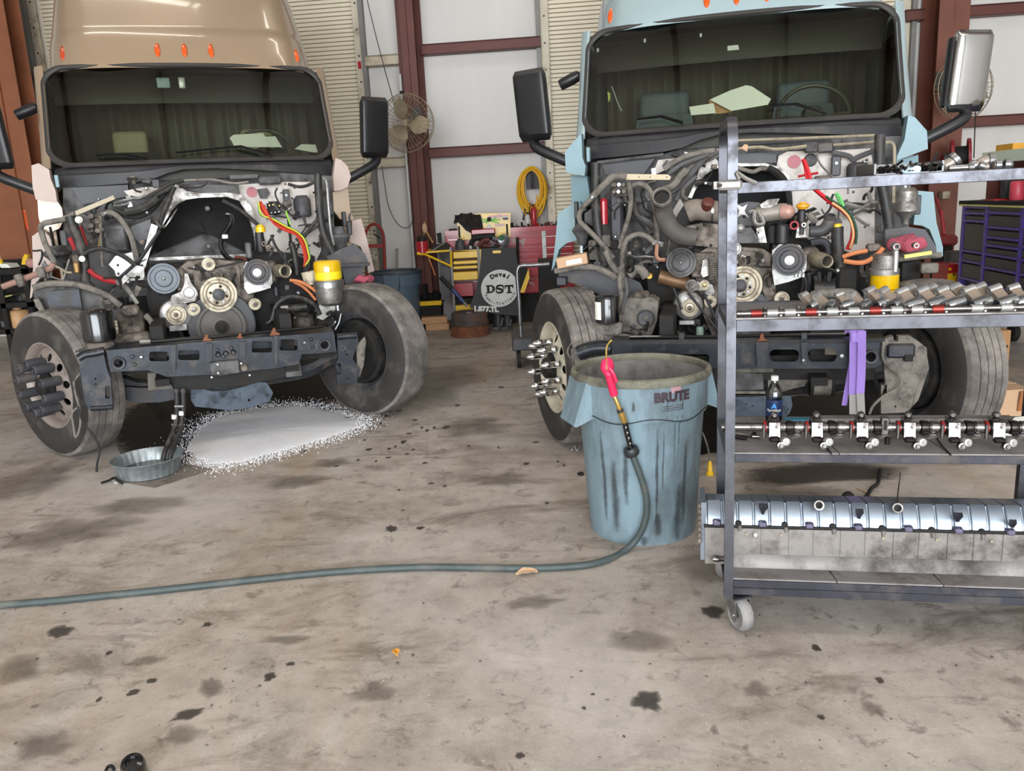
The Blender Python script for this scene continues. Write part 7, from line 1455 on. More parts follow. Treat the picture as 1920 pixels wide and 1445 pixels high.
# extinguishers on the chest
def bottle(px, y0, y1, r, m, lab, nz):
    q = W.p(px, y1, YR + .18); t = thing('fire_extinguisher', lab, 'extinguisher', (q.x, YR + .18, zt)); h = W.p(px, y0, YR + .18).z - zt; R = r * wk(YR)
    MB().lathe([(0, 0), (R * .9, 0), (R, .01), (R, h * .72), (R * .8, h * .82), (R * .35, h * .88), (R * .35, h * .92), (0, h * .92)], (0, 0, 0), (0, 0, 1), 18).build('cylinder', m, t)
    mb = MB(); mb.box((0, -.01, h * .95), (.02, .05, .02)); mb.bar((0, .02, h * .96), (-.06, -.0, h * 1.02), .015, .008); mb.tube([V((0, 0, h * .93)), V((R * nz * 1.2, 0, h * .9)), V((R * nz * 1.3, 0, h * .6))], .007, 6); mb.build('valve', m_soot, t)
bottle(1002, 382, 431, 5.6, m_redp, 'red fire extinguisher standing on the red tool chest below the yellow hose', -1); bottle(990, 398, 431, 4.6, m_white, 'white cylinder standing left of the red fire extinguisher on the chest', 1)
# ------------- yellow service cart
YC = 10.25
yc = wth('tool_cart', 'yellow four drawer service cart left of the black mud flap', 'cart', 872, 580, YC, z=0)
for x0, y0, x1, y1 in ((850, 470, 895, 485), (850, 487.5, 895, 496), (850, 497, 895, 505), (850, 508, 895, 526)):
    d = wbox(MB(), x0, y0, x1, y1, YC, .30, .006).build('drawer', m_yel, yc, world=True); e = wbox(MB(), x0 + 1, y1 - 1.2, x1 - 1, y1 + .6, YC - .012, .016).build('drawer_lip', m_grey, d); e.matrix_parent_inverse = yc.matrix_basis.inverted()
for x in (847, 898): MB().b2((W.p(x - 2, 500, YC).x, YC - .01, .03), (W.p(x + 2, 500, YC).x, YC + .02, W.p(x, 463, YC).z)).build('cart_post', m_galv, yc, world=True)
wbox(MB(), 845, 466, 900, 469, YC - .02, .36).build('cart_top', m_galv, yc, world=True); wpoly([(848, 470), (902, 467), (902, 472), (902, 520), (896, 528), (896, 470)], YC + .05, .25).build('cart_side', m_yel, yc, world=True)
t3 = MB(); t3.prism([W.p(782, 476, YC - .1), W.p(846, 471, YC), W.p(846, 468, YC + .3), W.p(790, 470, YC + .2)], (0, 0, .02)); t3.build('side_tray', m_yel, yc, world=True); t3 = MB(); t3.tube([W.p(798, 477, YC - .05), W.p(846, 499, YC - .01)], .014, 6, smooth=False); t3.tube([W.p(846, 471, YC - .02), W.p(846, 500, YC - .02)], .014, 6, smooth=False); t3.tube([W.p(782, 476, YC - .1), W.p(798, 477, YC - .05)], .012, 6, smooth=False); t3.build('tray_brace', m_yel, yc, world=True)
wbox(MB(), 852, 530, 886, 556, YC + .1, .2).build('red_panel', m_redp, yc, world=True); wbox(MB(), 855, 571, 896, 583, YC, .3).build('bottom_shelf', m_yel, yc, world=True); wbox(MB(), 850, 558, 896, 572, YC + .10, .18).build('dark_bin', m_soot, yc, world=True)
wbox(MB(), 828, 470, 846, 562, YC + .10, .2).build('grey_side', m_firegrey, yc, world=True)
ztc = W.p(870, 466, YC).z
def prop(name, m, lab, cat, mb, group=None): return solo(mb, name, m, lab, cat, group)
# on the cart
mb = wcan(863, 447, 468, 9, YC + .02, [(0, 0), (.8, 0), (1, .3), (.9, .7), (.5, .9), (.3, 1), (0, 1)]); prop('bulb_can', m_dgrey, 'round dark grey canister on the left of the yellow cart top', 'canister', mb)
mb = MB(); mb.tube([W.p(884, 446, YC + .1), W.p(905, 444, YC + .1), W.p(928, 443, YC + .1)], .045, 10); mb.tube([W.p(890, 446, YC + .1), W.p(884, 455, YC + .1), W.p(882, 464, YC + .1)], .03, 8); prop('impact_wrench', m_soot, 'black air impact wrench lying across the yellow cart top under the red box', 'tool', mb)
mb = MB(); mb.tube([W.p(898, 462, YC), W.p(906, 452, YC), W.p(918, 450, YC)], .03, 8); mb.tube([W.p(905, 460, YC), W.p(920, 462, YC)], .024, 8); prop('air_ratchet', m_maroon, 'dark red air tool lying on the right of the yellow cart top', 'tool', mb)
q = W.p(945, 450, YC - .02); mb = MB(); mb.lathe([(.0, .02), (.035, .018), (.075, .0), (.075, -.03), (0, -.03)], q, (.2, -1, .1), 20); mb.cyl(W.p(940, 452, YC), W.p(925, 448, YC + .05), .035, n=12); prop('grinder', m_steel, 'silver disc grinder at the right end of the cart top', 'tool', mb); mb = MB(); mb.lathe([(0, .012), (.032, .010), (.036, 0), (0, 0)], W.p(940, 446, YC - .05), (.2, -1, .1), 16); prop('green_disc', mat('green_plastic', S(36, 96, 60), .4), 'green round cap beside the silver grinder', 'cap', mb)
for i in range(12): 
    x = 876 + i * 6; mb = MB(); q = W.p(x, 463, YC + random.uniform(-.02, .15)); d = V((random.uniform(-.08, .08), random.uniform(-.05, .05), random.uniform(0, .03))); mb.cyl(q - d, q + d, random.uniform(.012, .022), n=8); prop('hand_tool', random.choice((m_soot, m_maroon, m_steel, m_dgrey, m_alu2)), 'short hand tools strewn over the yellow cart top', 'tool', mb, 'hand tools on the yellow cart')
prop('red_box', m_redp, 'flat red plastic case on top of the tools on the yellow cart', 'case', wbox(MB(), 884, 428, 928, 443, YC + .10, .14, .01))
yb = wth('yellow_board', 'tall yellow display box with red lettering standing behind the tools', 'box', 905, 446, YC + .29); wpoly([(856, 405), (900, 400), (957, 399), (957, 446), (860, 450)], YC + .29, .05).build('board', m_yel, yb, world=True)
def wl(txt, px, py, y, size, m, parent, bold=0):
    q = W.p(px, py, y) - parent.matrix_basis.translation; return lettering(txt, size, lambda p: V((q.x + p.x, q.y - p.z, q.z + p.y + p.x * .05)), m, parent, bold)
wbox(MB(), 916, 403, 942, 409, YC + .278, .012).build('white_patch', m_white, yb, world=True); wl('COMET', 928, 406, YC + .27, .05, m_redp, yb, .004); wbox(MB(), 928, 419, 946, 424, YC + .278, .012).build('white_patch', m_white, yb, world=True); wl('SUPPORT', 937, 421.5, YC + .27, .026, m_redp, yb, .002)
wbox(MB(), 943, 402, 953, 405, YC + .278, .012).build('sticker', m_redp, yb, world=True); wbox(MB(), 943, 405, 953, 408, YC + .278, .012).build('sticker', m_white, yb, world=True); wbox(MB(), 943, 408, 953, 412, YC + .278, .012).build('sticker', mat('navy_print', S(40, 44, 84), .5), yb, world=True); wbox(MB(), 899, 405, 903, 412, YC + .278, .012).build('sticker', m_white, yb, world=True)
gg = MB()
for a in ((902, 416, 938, 411), (903, 410, 936, 418), (910, 418, 930, 408)): gg.bar(W.p(a[0], a[1], YC + .265), W.p(a[2], a[3], YC + .265), .012, .012)
gg.build('green_ribbon', mat('bright_green', S(90, 214, 50), .5), yb, world=True); MB().prism([W.p(908, 428, YC + .26), W.p(917, 420, YC + .26), W.p(926, 428, YC + .26)], (0, .01, 0)).build('white_card', m_white, yb, world=True); MB().box(W.p(917, 411, YC + .26), (.05, .03, .05)).build('dark_clip', m_soot, yb, world=True)
for x, a, b_ in ((861, 424, 446), (951, 420, 447)): wbox(MB(), x - 1, a, x + 1, b_, YC + .27, .02).build('slot', m_soot, yb, world=True)
jk = MB(); G = []
for i in range(9):
    t = i / 8; row = []
    for j in range(9):
        s_ = j / 8; x = 853 + 47 * s_ + 10 * t * (s_ - .1); yy = 404 - 4 * math.sin(PI * s_) + 40 * t * (.35 + .65 * min(1, max(0, (s_ - .1) * 2.2))) + 2 * math.sin(j * 2.2 + i); q = W.p(x, yy, YC + .22 - .04 * math.sin(j * 1.9 + i * .7) - .06 * t); row.append(q)
    G.append(row)
jk.sheet(G, thick=.012); prop('black_jacket', mat('black_cloth', S(40, 36, 34), .9, 0, .2, 9), 'black work jacket draped over the yellow display box', 'jacket', jk)
rcn = wth('red_can', 'red tin with a black lid standing on the yellow side tray', 'can', 792, 475, YC - .02); wcan(792, 452, 474, 11, YC - .02, [(0, 0), (1, 0), (1, 1), (0, 1)]).build('tin', m_redp, rcn, world=True); wcan(792, 442, 452.5, 9, YC - .02, [(0, 0), (1, 0), (1, .8), (.9, 1), (0, 1)]).build('black_lid', m_soot, rcn, world=True)
mb = MB()
mb.prism([W.p(x, y, YC + .1) for x, y in ((804, 474), (812, 462), (828, 455), (838, 456), (846, 466), (846, 471))], (0, .15, 0)); mb.jitter(.01, 12); prop('black_gloves', m_soot, 'black work gloves heaped on the yellow side tray right of the red tin', 'gloves', mb); prop('silver_rod', m_alu2, 'thin silver rod across the black gloves on the side tray', 'rod', MB().cyl(W.p(808, 471, YC + .05), W.p(834, 455, YC + .08), .006, n=8)); mb = MB(); mb.box(W.p(824, 446, YC + .3), (.05, .05, .12)); mb.cyl(W.p(824, 442, YC + .3), W.p(822, 437, YC + .3), .03, n=10); prop('black_spray_nozzle', m_soot, 'black spray bottle head behind the gloves', 'bottle', mb)
prop('black_case', m_soot, 'small black case on the red chest left of the jacket', 'case', wbox(MB(), 840, 429, 857, 440, YR + .1, .2, .02))
# pry bar
pb = thing('pry_bar', 'blue handled pry bar leaning beside the yellow cart', 'tool', W.p(876, 578, 9.6)); MB().cyl(W.p(826, 519, 9.62), W.p(848, 542, 9.61), .028, n=10).build('grip', m_soot, pb, world=True); MB().cyl(W.p(848, 542, 9.61), W.p(870, 567, 9.6), .026, n=10).build('shaft', mat('navy_handle', S(36, 50, 96), .4), pb, world=True); MB().cyl(W.p(870, 567, 9.6), W.p(876, 575, 9.6), .02, .012, n=10).build('chrome_tip', m_chrome, pb, world=True)
# ------------- mud flap with its round emblem
YF = 9.9
fl = wth('mud_flap', 'black rubber mud flap with a round white emblem leaning on the tool chest', 'mud flap', 925, 590, YF, z=0)
def fp(x, y): return W.p(x, y, YF + .25 * (590 - y) / 130)
mb = MB(); mb.prism([fp(x, y) for x, y in ((903, 466), (940, 464), (966, 464), (972, 500), (976, 560), (972, 592), (926, 588), (880, 576), (892, 545), (900, 505))], (0, .02, 0)); mb.build('rubber_sheet', mat('black_flap_rubber', S(40, 40, 42), .6, 0, .12, 6), fl, world=True)
o_ = W.p(937, 541, YF + .09); RL = 34.5 * wk(YF); tilt = math.radians(14); uu = V((1, 0, .035)).normalized(); vv_ = V((0, math.sin(tilt), math.cos(tilt))); nn = uu.cross(vv_)
nn = -nn if nn.y > 0 else nn
def fm(p): return o_ + uu * p.x + vv_ * p.y + nn * (.034 + p.z) - fl.matrix_basis.translation
mb = MB(); mb.prism([fm(V((RL * math.cos(a), RL * math.sin(a), 0))) for a in [2 * PI * i / 40 for i in range(40)]], -nn * .004); mb.build('emblem_disc', mat('white_emblem', S(206, 206, 202), .6, 0, .08, 20), fl)
def arc_text(txt, R, a_mid, step, size, up, bold):
    n = len(txt)
    for i, ch in enumerate(txt):
        if ch == ' ': continue
        a = a_mid + (-(i - (n - 1) / 2) * step if up else (i - (n - 1) / 2) * step); th = a - PI / 2 if up else a + PI / 2
        def f(p, a=a, th=th): x = R * math.cos(a) + p.x * math.cos(th) - p.y * math.sin(th); y = R * math.sin(a) + p.x * math.sin(th) + p.y * math.cos(th); return fm(V((x, y, .003)))
        lettering(ch, size, f, m_soot, fl, bold)
arc_text('Duval', RL * .74, PI / 2 - .1, .30, .075, True, .004); arc_text('Semi-Trailers', RL * .82, -PI / 2 - .02, .19, .045, False, .001)
sx = RL * .50
def serif_letter(boxes, curves=()):
    mb = MB()
    for x0, y0, x1, y1 in boxes: mb.prism([fm(V((x, y, .003))) for x, y in ((x0, y0), (x1, y0), (x1, y1), (x0, y1))], nn * .001)
    return mb
def slab(ch, cx, w, h, cy):
    t = w * .27; B_ = []
    if ch == 'T': B_ = [(-w / 2, h / 2 - t * .75, w / 2, h / 2), (-t / 2, -h / 2, t / 2, h / 2), (-w * .3, -h / 2, w * .3, -h / 2 + t * .5), (-w / 2, h / 2 - t * 1.5, -w / 2 + t * .45, h / 2), (w / 2 - t * .45, h / 2 - t * 1.5, w / 2, h / 2)]
    mb = serif_letter([(cx + a, cy + b, cx + c, cy + d) for a, b, c, d in B_]) if B_ else MB()
    if ch in 'DS':
        N = 14
        if ch == 'D':
            out = [(-w / 2, h / 2), (0, h / 2)] + [(w / 2 * math.sin(a), h / 2 * math.cos(a)) for a in [PI * i / N for i in range(1, N)]] + [(0, -h / 2), (-w / 2, -h / 2), (-w / 2, -h / 2 + t * .45), (-w / 2 + t * .5, -h / 2 + t * .45), (-w / 2 + t * .5, h / 2 - t * .45), (-w / 2, h / 2 - t * .45)]
            inn = [(-w / 2 + t * 1.5, h / 2 - t * .6), (0, h / 2 - t * .6)] + [((w / 2 - t) * math.sin(a), (h / 2 - t * .6) * math.cos(a)) for a in [PI * i / N for i in range(1, N)]] + [(0, -h / 2 + t * .6), (-w / 2 + t * 1.5, -h / 2 + t * .6)]
            mb.plate(out, [inn], lambda x, y, hh: fm(V((cx + x, cy + y, .003 + hh))), .001)
        else:
            P = [(w * .42, h * .22), (w * .30, h * .40), (0, h * .44), (-w * .32, h * .34), (-w * .30, h * .12), (0, 0), (w * .32, -h * .14), (w * .32, -h * .34), (0, -h * .44), (-w * .32, -h * .38), (-w * .42, -h * .22)]
            C = catmull([V((x, y, 0)) for x, y in P], 4); L_ = []; R_ = []
            for i, p in enumerate(C):
                d = (C[min(i + 1, len(C) - 1)] - C[max(i - 1, 0)]).normalized(); nr = V((-d.y, d.x, 0)); ww = t * .5 * (.6 + .5 * math.sin(PI * i / (len(C) - 1)))
                L_.append(fm(p + V((cx, cy, .004)) + nr * ww)); R_.append(fm(p + V((cx, cy, .004)) - nr * ww))
            mb.sheet([L_, R_])
            for e in (-1, 1): mb.prism([fm(V((cx + e * w * .46 + a, cy + e * h * .16 + b, .003))) for a, b in ((-t * .22, -t * .8), (t * .22, -t * .8), (t * .22, t * 1.1), (-t * .22, t * 1.1))], nn * .001)
    mb.build('lettering', m_soot, fl)
slab('D', -RL * .50, RL * .50, RL * .44, -.0); slab('S', .0, RL * .42, RL * .44, -.01); slab('T', RL * .50, RL * .48, RL * .44, -.02)
q2 = fp(911, 579); lettering('1.877.TL', .085, lambda p: q2 + uu * p.x + vv_ * (p.y - p.x * .12) + V((0, -.03 - p.z, 0)) - fl.matrix_basis.translation, m_white, fl, .006)
wbox(MB(), 924, 469, 939, 475, YF + .22, .02).build('yellow_clip', m_yel, fl, world=True)
prop('black_block', m_soot, 'dark boxy machine behind the top of the mud flap', 'machine', wpoly([(912, 470), (960, 466), (968, 470), (970, 500), (955, 508), (915, 500)], YF + .35, .25)); prop('yellow_plate', m_yel, 'yellow edged black panel leaning right of the mud flap', 'panel', wpoly([(975, 548), (991, 503), (993, 520), (983, 549)], YF + .1, .03)); prop('flap_board', m_soot, 'black panel between the mud flap and the trolley handle', 'panel', wpoly([(972, 500), (990, 503), (978, 548), (972, 545)], YF + .12, .03))
prop('wand', m_soot, 'slim black wand standing in front of the red chest drawers', 'tool', MB().cyl(W.p(970, 445, 10.4), W.p(971, 500, 10.35), .02, n=8))
# ------------- bottle jacks, brake drums, wood, totes
for px, y0, y1, r, lab in ((935, 572, 610, 8, 'taller grey bottle jack in front of the mud flap'), (952, 578, 610, 6.5, 'shorter grey bottle jack right of the taller one')):
    q = W.z(px, 617, 0); y = q.y; t = thing('bottle_jack', lab, 'jack', q); R = r * wk(y); h = W.p(px, y0, y).z
    MB().box((0, 0, .02), (R * 3, R * 2.6, .04), bev=.008).build('jack_base', m_cast, t); MB().lathe([(R, .04), (R, h * .72), (R * .8, h * .78), (R * .5, h * .8), (R * .45, h * .95), (R * .55, h), (0, h)], (0, 0, 0), (0, 0, 1), 18).build('jack_body', m_dgrey, t); MB().cyl((R * .6, -R, .05), (R * 1.1, -R * 1.1, h * .5), R * .3, n=10).build('jack_pump', m_steel, t)
q = W.z(881, 633, 0); y = q.y + .22
m_rustd = mat('rusty_drum', S(138, 84, 56), .75, .2, .2, 8, dirt=S(80, 62, 52), da=.5, ds=5); m_gd = mat('grey_drum', S(86, 78, 74), .7, .3, .15, 8, dirt=S(126, 84, 60), da=.35, ds=5)
k = wk(q.y); hz = W.p(881, 612, q.y).z
for i, (zz, h, R, m_, lab) in enumerate(((0, hz, 37 * k, m_rustd, 'rusty brake drum on the floor at the bottom of the stack of two'), (hz + .002, hz * 1.1, 36 * k, m_gd, 'grey brake drum on top of the rusty one'))):
    t = thing('brake_drum', lab, 'brake drum', (q.x, y, zz)); MB().lathe([(R * .7, 0), (R, 0), (R, h * .3), (R * .96, h * .34), (R * .95, h * .86), (R * .88, h), (R * .45, h), (R * .42, h * .92), (R * .42, h * .8), (R * .7, h * .7)], (0, 0, 0), (0, 0, 1), 40, close=True).build('drum_casting', m_, t)
prop('drum_tag', m_white, 'small white scrap on top of the grey brake drum', 'scrap', MB().b2((q.x - .03, y - .15, hz * 2.1 + .004), (q.x + .03, y - .11, hz * 2.1 + .006)))
q = W.z(800, 620, 0); a = W.p(800, 598, q.y); b_ = W.p(842, 620, q.y)
for i, (z0, z1, x0, x1, rz) in enumerate(((.0, .085, 798, 842, 0), (.087, .17, 790, 838, 6))): MBx = MB(); xa, xb = W.p(x0, 610, q.y).x, W.p(x1, 610, q.y).x; MBx.box(((xa + xb) / 2, q.y + .08, (z0 + z1) / 2), (xb - xa, .16, z1 - z0), rot(0, 0, rz), bev=.004); prop('wood_block', m_wood, ('lower' if i == 0 else 'upper') + ' bare wood block stacked left of the brake drums', 'block', MBx)
q = W.p(808, 585, 10.56); q.z = 0; y = q.y
tt = thing('black_tote', 'black plastic tote with a yellow rim beside the grey bin at the back', 'tote', q); mb = MB(); k = wk(y); w_ = 20 * k; h = W.p(800, 568, y).z; mb.sheet([[V((sx_ * w_ * s_, sy_ * .22 * s_ + .2, z)) for sx_, sy_ in ((-1, -1), (1, -1), (1, 1), (-1, 1))] for z, s_ in ((0, .85), (h, 1))], closed=True, thick=.01); mb.build('tote_body', m_soot, tt); MB().sheet([[V((sx_ * w_ * s_, sy_ * .22 * s_ + .2, z)) for sx_, sy_ in ((-1, -1), (1, -1), (1, 1), (-1, 1))] for z, s_ in ((h - .03, 1.03), (h + .025, 1.06))], closed=True, thick=.02).build('tote_rim', m_yel, tt)
for i in range(5): mb = MB(); mb.ball(V((q.x - w_ * .7 + i * w_ * .36, y + .2, h + .03 + .03 * (i % 2))), .075, 1, 1, .9, 10); mb.jitter(.03, 14); prop('rag_bundle', m_soot, 'dark oily rags piled in the yellow rimmed tote', 'rag', mb, 'rags in the black tote')
# ------------- second bin at the back (no lettering), half hidden behind the wheel
q = W.p(747, 560, 10.5); k = wk(q.y)
b2_ = thing('trash_can', 'dark blue grey plastic bin behind the right front wheel of the tan truck', 'bin', (q.x, q.y, 0)); m_bin2 = mat('slate_bin_plastic', S(86, 102, 116), .5, 0, .08, 3)
binbody(b2_, m_bin2, m_binin, mat('slate_bin_rim', S(64, 74, 84), .5, 0, .1), False); b2_.scale = (1, 1, .98); b2_.rotation_euler = (0, 0, 1.2)
MB().b2((.10, -.345, .42), (.17, -.30, .6)).build('dark_slot', m_soot, b2_)
# hand truck
ht = wth('hand_truck', 'red hand truck standing against the back wall behind the grey bin', 'hand truck', 705, 590, 10.95, z=0)
mb = MB(); mb.tube([W.p(x, y, 10.95) for x, y in ((690, 600), (688, 520), (685, 460), (686, 435), (695, 422), (706, 421), (716, 432), (720, 455), (722, 520), (724, 600))], .020, 8, 4); mb.build('frame', mat('worn_red_tube', S(150, 48, 40), .5, .1, .12), ht, world=True)
for yy in (461, 510, 560): MB().bar(W.p(686, yy, 10.95), W.p(721, yy, 10.95), .02, .05).build('cross_bar', _M['worn_red_tube'], ht, world=True)
MB().b2((W.p(686, 590, 10.95).x, 10.7, .0), (W.p(724, 590, 10.95).x, 10.95, .015)).build('toe_plate', _M['worn_red_tube'], ht, world=True); MB().tube([W.p(700, 438, 10.93), W.p(712, 446, 10.93)], .010, 6, smooth=False).build('handle_strut', m_soot, ht, world=True)
prop('broom', m_cream, 'pale broom stick with a dark tip standing by the wall behind the grey bin', 'broom', MB().cyl(W.p(744, 470, 11.0), W.p(744, 560, 10.95), .014, n=8).cyl(W.p(744, 466, 11.0), W.p(744, 471, 11.0), .02, n=8))
# wooden lath and cord on the column
mb = MB(); mb.tube([W.p(x, y, 10.35) for x, y in ((797, 415), (795, 432), (794, 445))], .004, 6); mb.tube([W.p(x, y, 10.3) for x, y in ((799, 432), (806, 445), (812, 455))], .008, 6); prop('tie_string', mat('tan_cord', S(190, 150, 90), .7), 'tan string tied on the column above the yellow side tray', 'string', mb); mb = MB(); mb.ball(W.p(796, 428, 10.33), .04, .8, .6, 1.6, 10); prop('paper_tag', m_card2, 'small pale tag hanging on the maroon column', 'tag', mb)
prop('thin_lath', m_ora_hose, 'thin tan strip leaning on the column below the side tray', 'strip', MB().cyl(W.p(803, 480, 10.2), W.p(816, 516, 10.2), .008, n=6))
# flat red sheet
prop('red_scrap', m_redp, 'flat red scrap on the floor behind the brake drums', 'scrap', MB().prism([W.z(x, y, .004) for x, y in ((815, 594), (840, 590), (842, 596), (822, 598))], (0, 0, .006)))
# black cabinet by the wheel of the blue truck
prop('black_cabinet', m_soot, 'tall black bin standing behind the left wheel of the pale blue truck', 'bin', wpoly([(1012, 490), (1050, 488), (1050, 595), (1014, 595)], 9.3, .5))
# ------------- trolley with a bent tube handle
q0 = W.z(962, 668, 0); ty = W.z(1000, 690, 0).y
tl = thing('platform_trolley', 'grey platform trolley with a bent tube handle beside the blue truck wheel', 'trolley', (W.p(990, 660, ty).x, ty, 0))
a = W.p(960, 640, ty); b_ = W.p(1032, 664, ty); z0 = W.p(990, 657, ty).z; z1 = W.p(990, 634, ty).z
MB().b2((a.x, ty, z0), (b_.x, ty + .6, z1), .012).build('platform', m_dgrey, tl, world=True)
for x, yy in ((a.x + .06, ty + .06), (b_.x - .06, ty + .06), (a.x + .06, ty + .52), (b_.x - .06, ty + .52)): MB().cyl((x - .02, yy, z0 * .5), (x + .02, yy, z0 * .5), z0 * .5, n=16).build('trolley_wheel', m_soot, tl, world=True)
mb = MB(); mb.tube([W.p(x, y, ty + .12) for x, y in ((978, 640), (975, 600), (973, 560), (970, 520), (971, 504), (978, 498), (1000, 497), (1030, 495))], .020, 10, 4); mb.build('handle_tube', m_steel, tl, world=True)
# ------------- right side: purple tool chest along the wall
PF = Frame(4.41, 8.0, -97.1)
pc = thing('tool_chest', 'large purple and charcoal tool chest on the right behind the cart', 'tool chest', (PF.x, PF.y, 0), PF.a)
PLEN = 2.6; zt = PF.p(1805, 383, 0).z; zb_ = PF.p(1800, 540, 0).z
MB().b2((0, .04, zb_), (PLEN, .60, zt - .005)).build('chest_body', m_dkdrawer, pc); us = [PF.p(1805, 440, 0).x, PF.p(1848, 440, 0).x, PF.p(1913, 470, 0).x, 2.1, PLEN]
for u in us: MB().b2((u - .022, -.012, zb_), (u + .022, .05, zt)).build('purple_post', m_purple, pc)
MB().b2((-.02, -.03, zt), (PLEN, .62, zt + .035)).build('chest_top', m_soot, pc); MB().b2((-.02, -.032, zt - .012), (PLEN, -.02, zt + .004)).build('lime_edge', mat('lime_edge', S(214, 206, 120), .4), pc)
def row_z(py): return PF.p(1848, py, 0).z
for a, b_, ys in ((us[0], us[1], (382, 393, 405, 420, 480, 500, 535)), (us[1], us[2], (384, 402, 429, 448, 463, 480, 505, 537)), (us[2], us[3], (384, 402, 429, 458, 480, 505, 537)), (us[3], us[4], (384, 429, 480, 537))):
    for y0, y1 in zip(ys[:-1], ys[1:]):
        zt0, zt1 = row_z(y0), row_z(y1); d = MB().b2((a + .03, -.004, zt1 + .03), (b_ - .03, .04, zt0 - .004), .004).build('drawer', m_dkdrawer, pc)
        MB().b2((a + .03, -.02, zt1 + .012), (b_ - .03, .03, zt1 + .032)).build('drawer_pull', m_purple, d)
squiggle([(1890, 518), (1895, 514), (1893, 522), (1899, 516), (1897, 524), (1905, 520)], PF.y - .6, .008, pc) if False else None
for u in (.12, PLEN - .15):
    for v in (.12, .5): MB().lathe([(0, -.03), (.08, -.03), (.09, -.02), (.09, .02), (.08, .03), (0, .03)], (u, v, .09), (0, 1, 0), 20).build('chest_caster', m_soot, pc)
    MB().b2((u - .06, .06, .17), (u + .06, .56, zb_)).build('caster_mount', m_soot, pc)
# hutch on the chest with its lamp green edge
hz0, hz1 = zt + .035, PF.p(1812, 310, .3).z
hu = thing('chest_hutch', 'dark open hutch with a pale lime top standing on the purple chest', 'hutch', (PF.x, PF.y, zt + .035), PF.a)
for mb, nm, m_ in ((MB().b2((0, .58, 0), (PLEN, .6, hz1 - hz0)), 'hutch_back', m_soot), (MB().b2((0, .2, 0), (.02, .6, hz1 - hz0)), 'hutch_side', m_maroon), (MB().b2((-.02, .15, hz1 - hz0), (PLEN, .62, hz1 - hz0 + .10)), 'hutch_top', mat('pale_lime', S(232, 242, 222), .4, 0, .03))): mb.build(nm, m_, hu)
MB().b2((0.9, .13, hz1 - hz0 + .005), (PLEN, .16, hz1 - hz0 + .18)).build('yellow_front', mat('mustard', S(206, 180, 70), .5), hu)
def onchest(name, m, lab, cat, mb):
    bmesh.ops.transform(mb.bm, matrix=Matrix.Translation((PF.x, PF.y, 0)) @ Matrix.Rotation(PF.a, 4, 'Z'), verts=mb.bm.verts); return solo(mb, name, m, lab, cat)
q = PF.p(1906, 372, .2); rr_ = onchest('red_can', mat('pinkish_red_can', S(206, 70, 84), .4), 'red can on the purple chest top', 'can', MB().lathe([(0, 0), (.055, 0), (.06, .01), (.06, .15), (.05, .165), (0, .165)], (q.x, q.y, hz0), (0, 0, 1), 18))
for i, (px, w_, h_, m_) in enumerate(((1826, .12, .20, m_grey), (1846, .26, .22, m_dgrey), (1866, .10, .2, m_firegrey), (1885, .16, .24, m_fire))): q = PF.p(px, 372, .3); onchest('equipment_box', m_, ('leftmost small grey', 'wide dark', 'narrow grey', 'pale upright')[i] + ' box on the purple chest under the hutch', 'box', MB().box((max(q.x, .15 + .3 * i), .35, hz0 + h_ / 2), (w_, .14, h_), bev=.01))
q = PF.p(1865, 374, .12); onchest('red_tray', m_redp, 'flat red tray on the front edge of the purple chest', 'tray', MB().b2((q.x - .12, .06, hz0), (q.x + .12, .18, hz0 + .012)))
ua, ub = PF.p(1821, 296, .35).x, PF.p(1860, 286, .35).x; zq = PF.p(1840, 286, .35).z; onchest('amber_box', mat('amber_board', S(222, 160, 40), .5), 'long amber box on top of the lime hutch behind the cart', 'box', MB().b2((max(ua, .02), .25, hz1 + .10), (max(ub, .35), .5, max(hz1 + .16, zq))))
prop('hanging_wire', m_soot, 'thin dark wire hanging down the right wall', 'wire', MB().cyl(W.p(1829, 210, 9.4), W.p(1826, 296, 9.35), .006, n=6))
# hose reel
rl = wth('hose_reel', 'red hose reel mounted on the right column behind the cart', 'hose reel', 1800, 300, 9.7); c = W.p(1785, 297, 9.72); ax = V((.9, -.42, .05)).normalized(); R = 32 * wk(9.7)
for t_ in (0, .17): MB().lathe([(.05, -.006), (R * .93, -.006), (R, -.016), (R, .016), (R * .93, .006), (.05, .006)], c + ax * t_, ax, 32, close=True).build('reel_disc', mat('reel_red', S(140, 40, 46), .45, .1, .1), rl, world=True)
MB().lathe([(R * .6, .01), (R * .62, .08), (R * .6, .16), (.04, .16), (.04, .01)], c, ax, 24, close=True).build('wound_hose', m_soot, rl, world=True); MB().cyl(c - ax * .08, c + ax * .1, .07, n=14).build('reel_axle', m_dgrey, rl, world=True); MB().box(c + V((.1, .2, 0)), (.10, .42, .10)).build('reel_bracket', _M['reel_red'], rl, world=True)
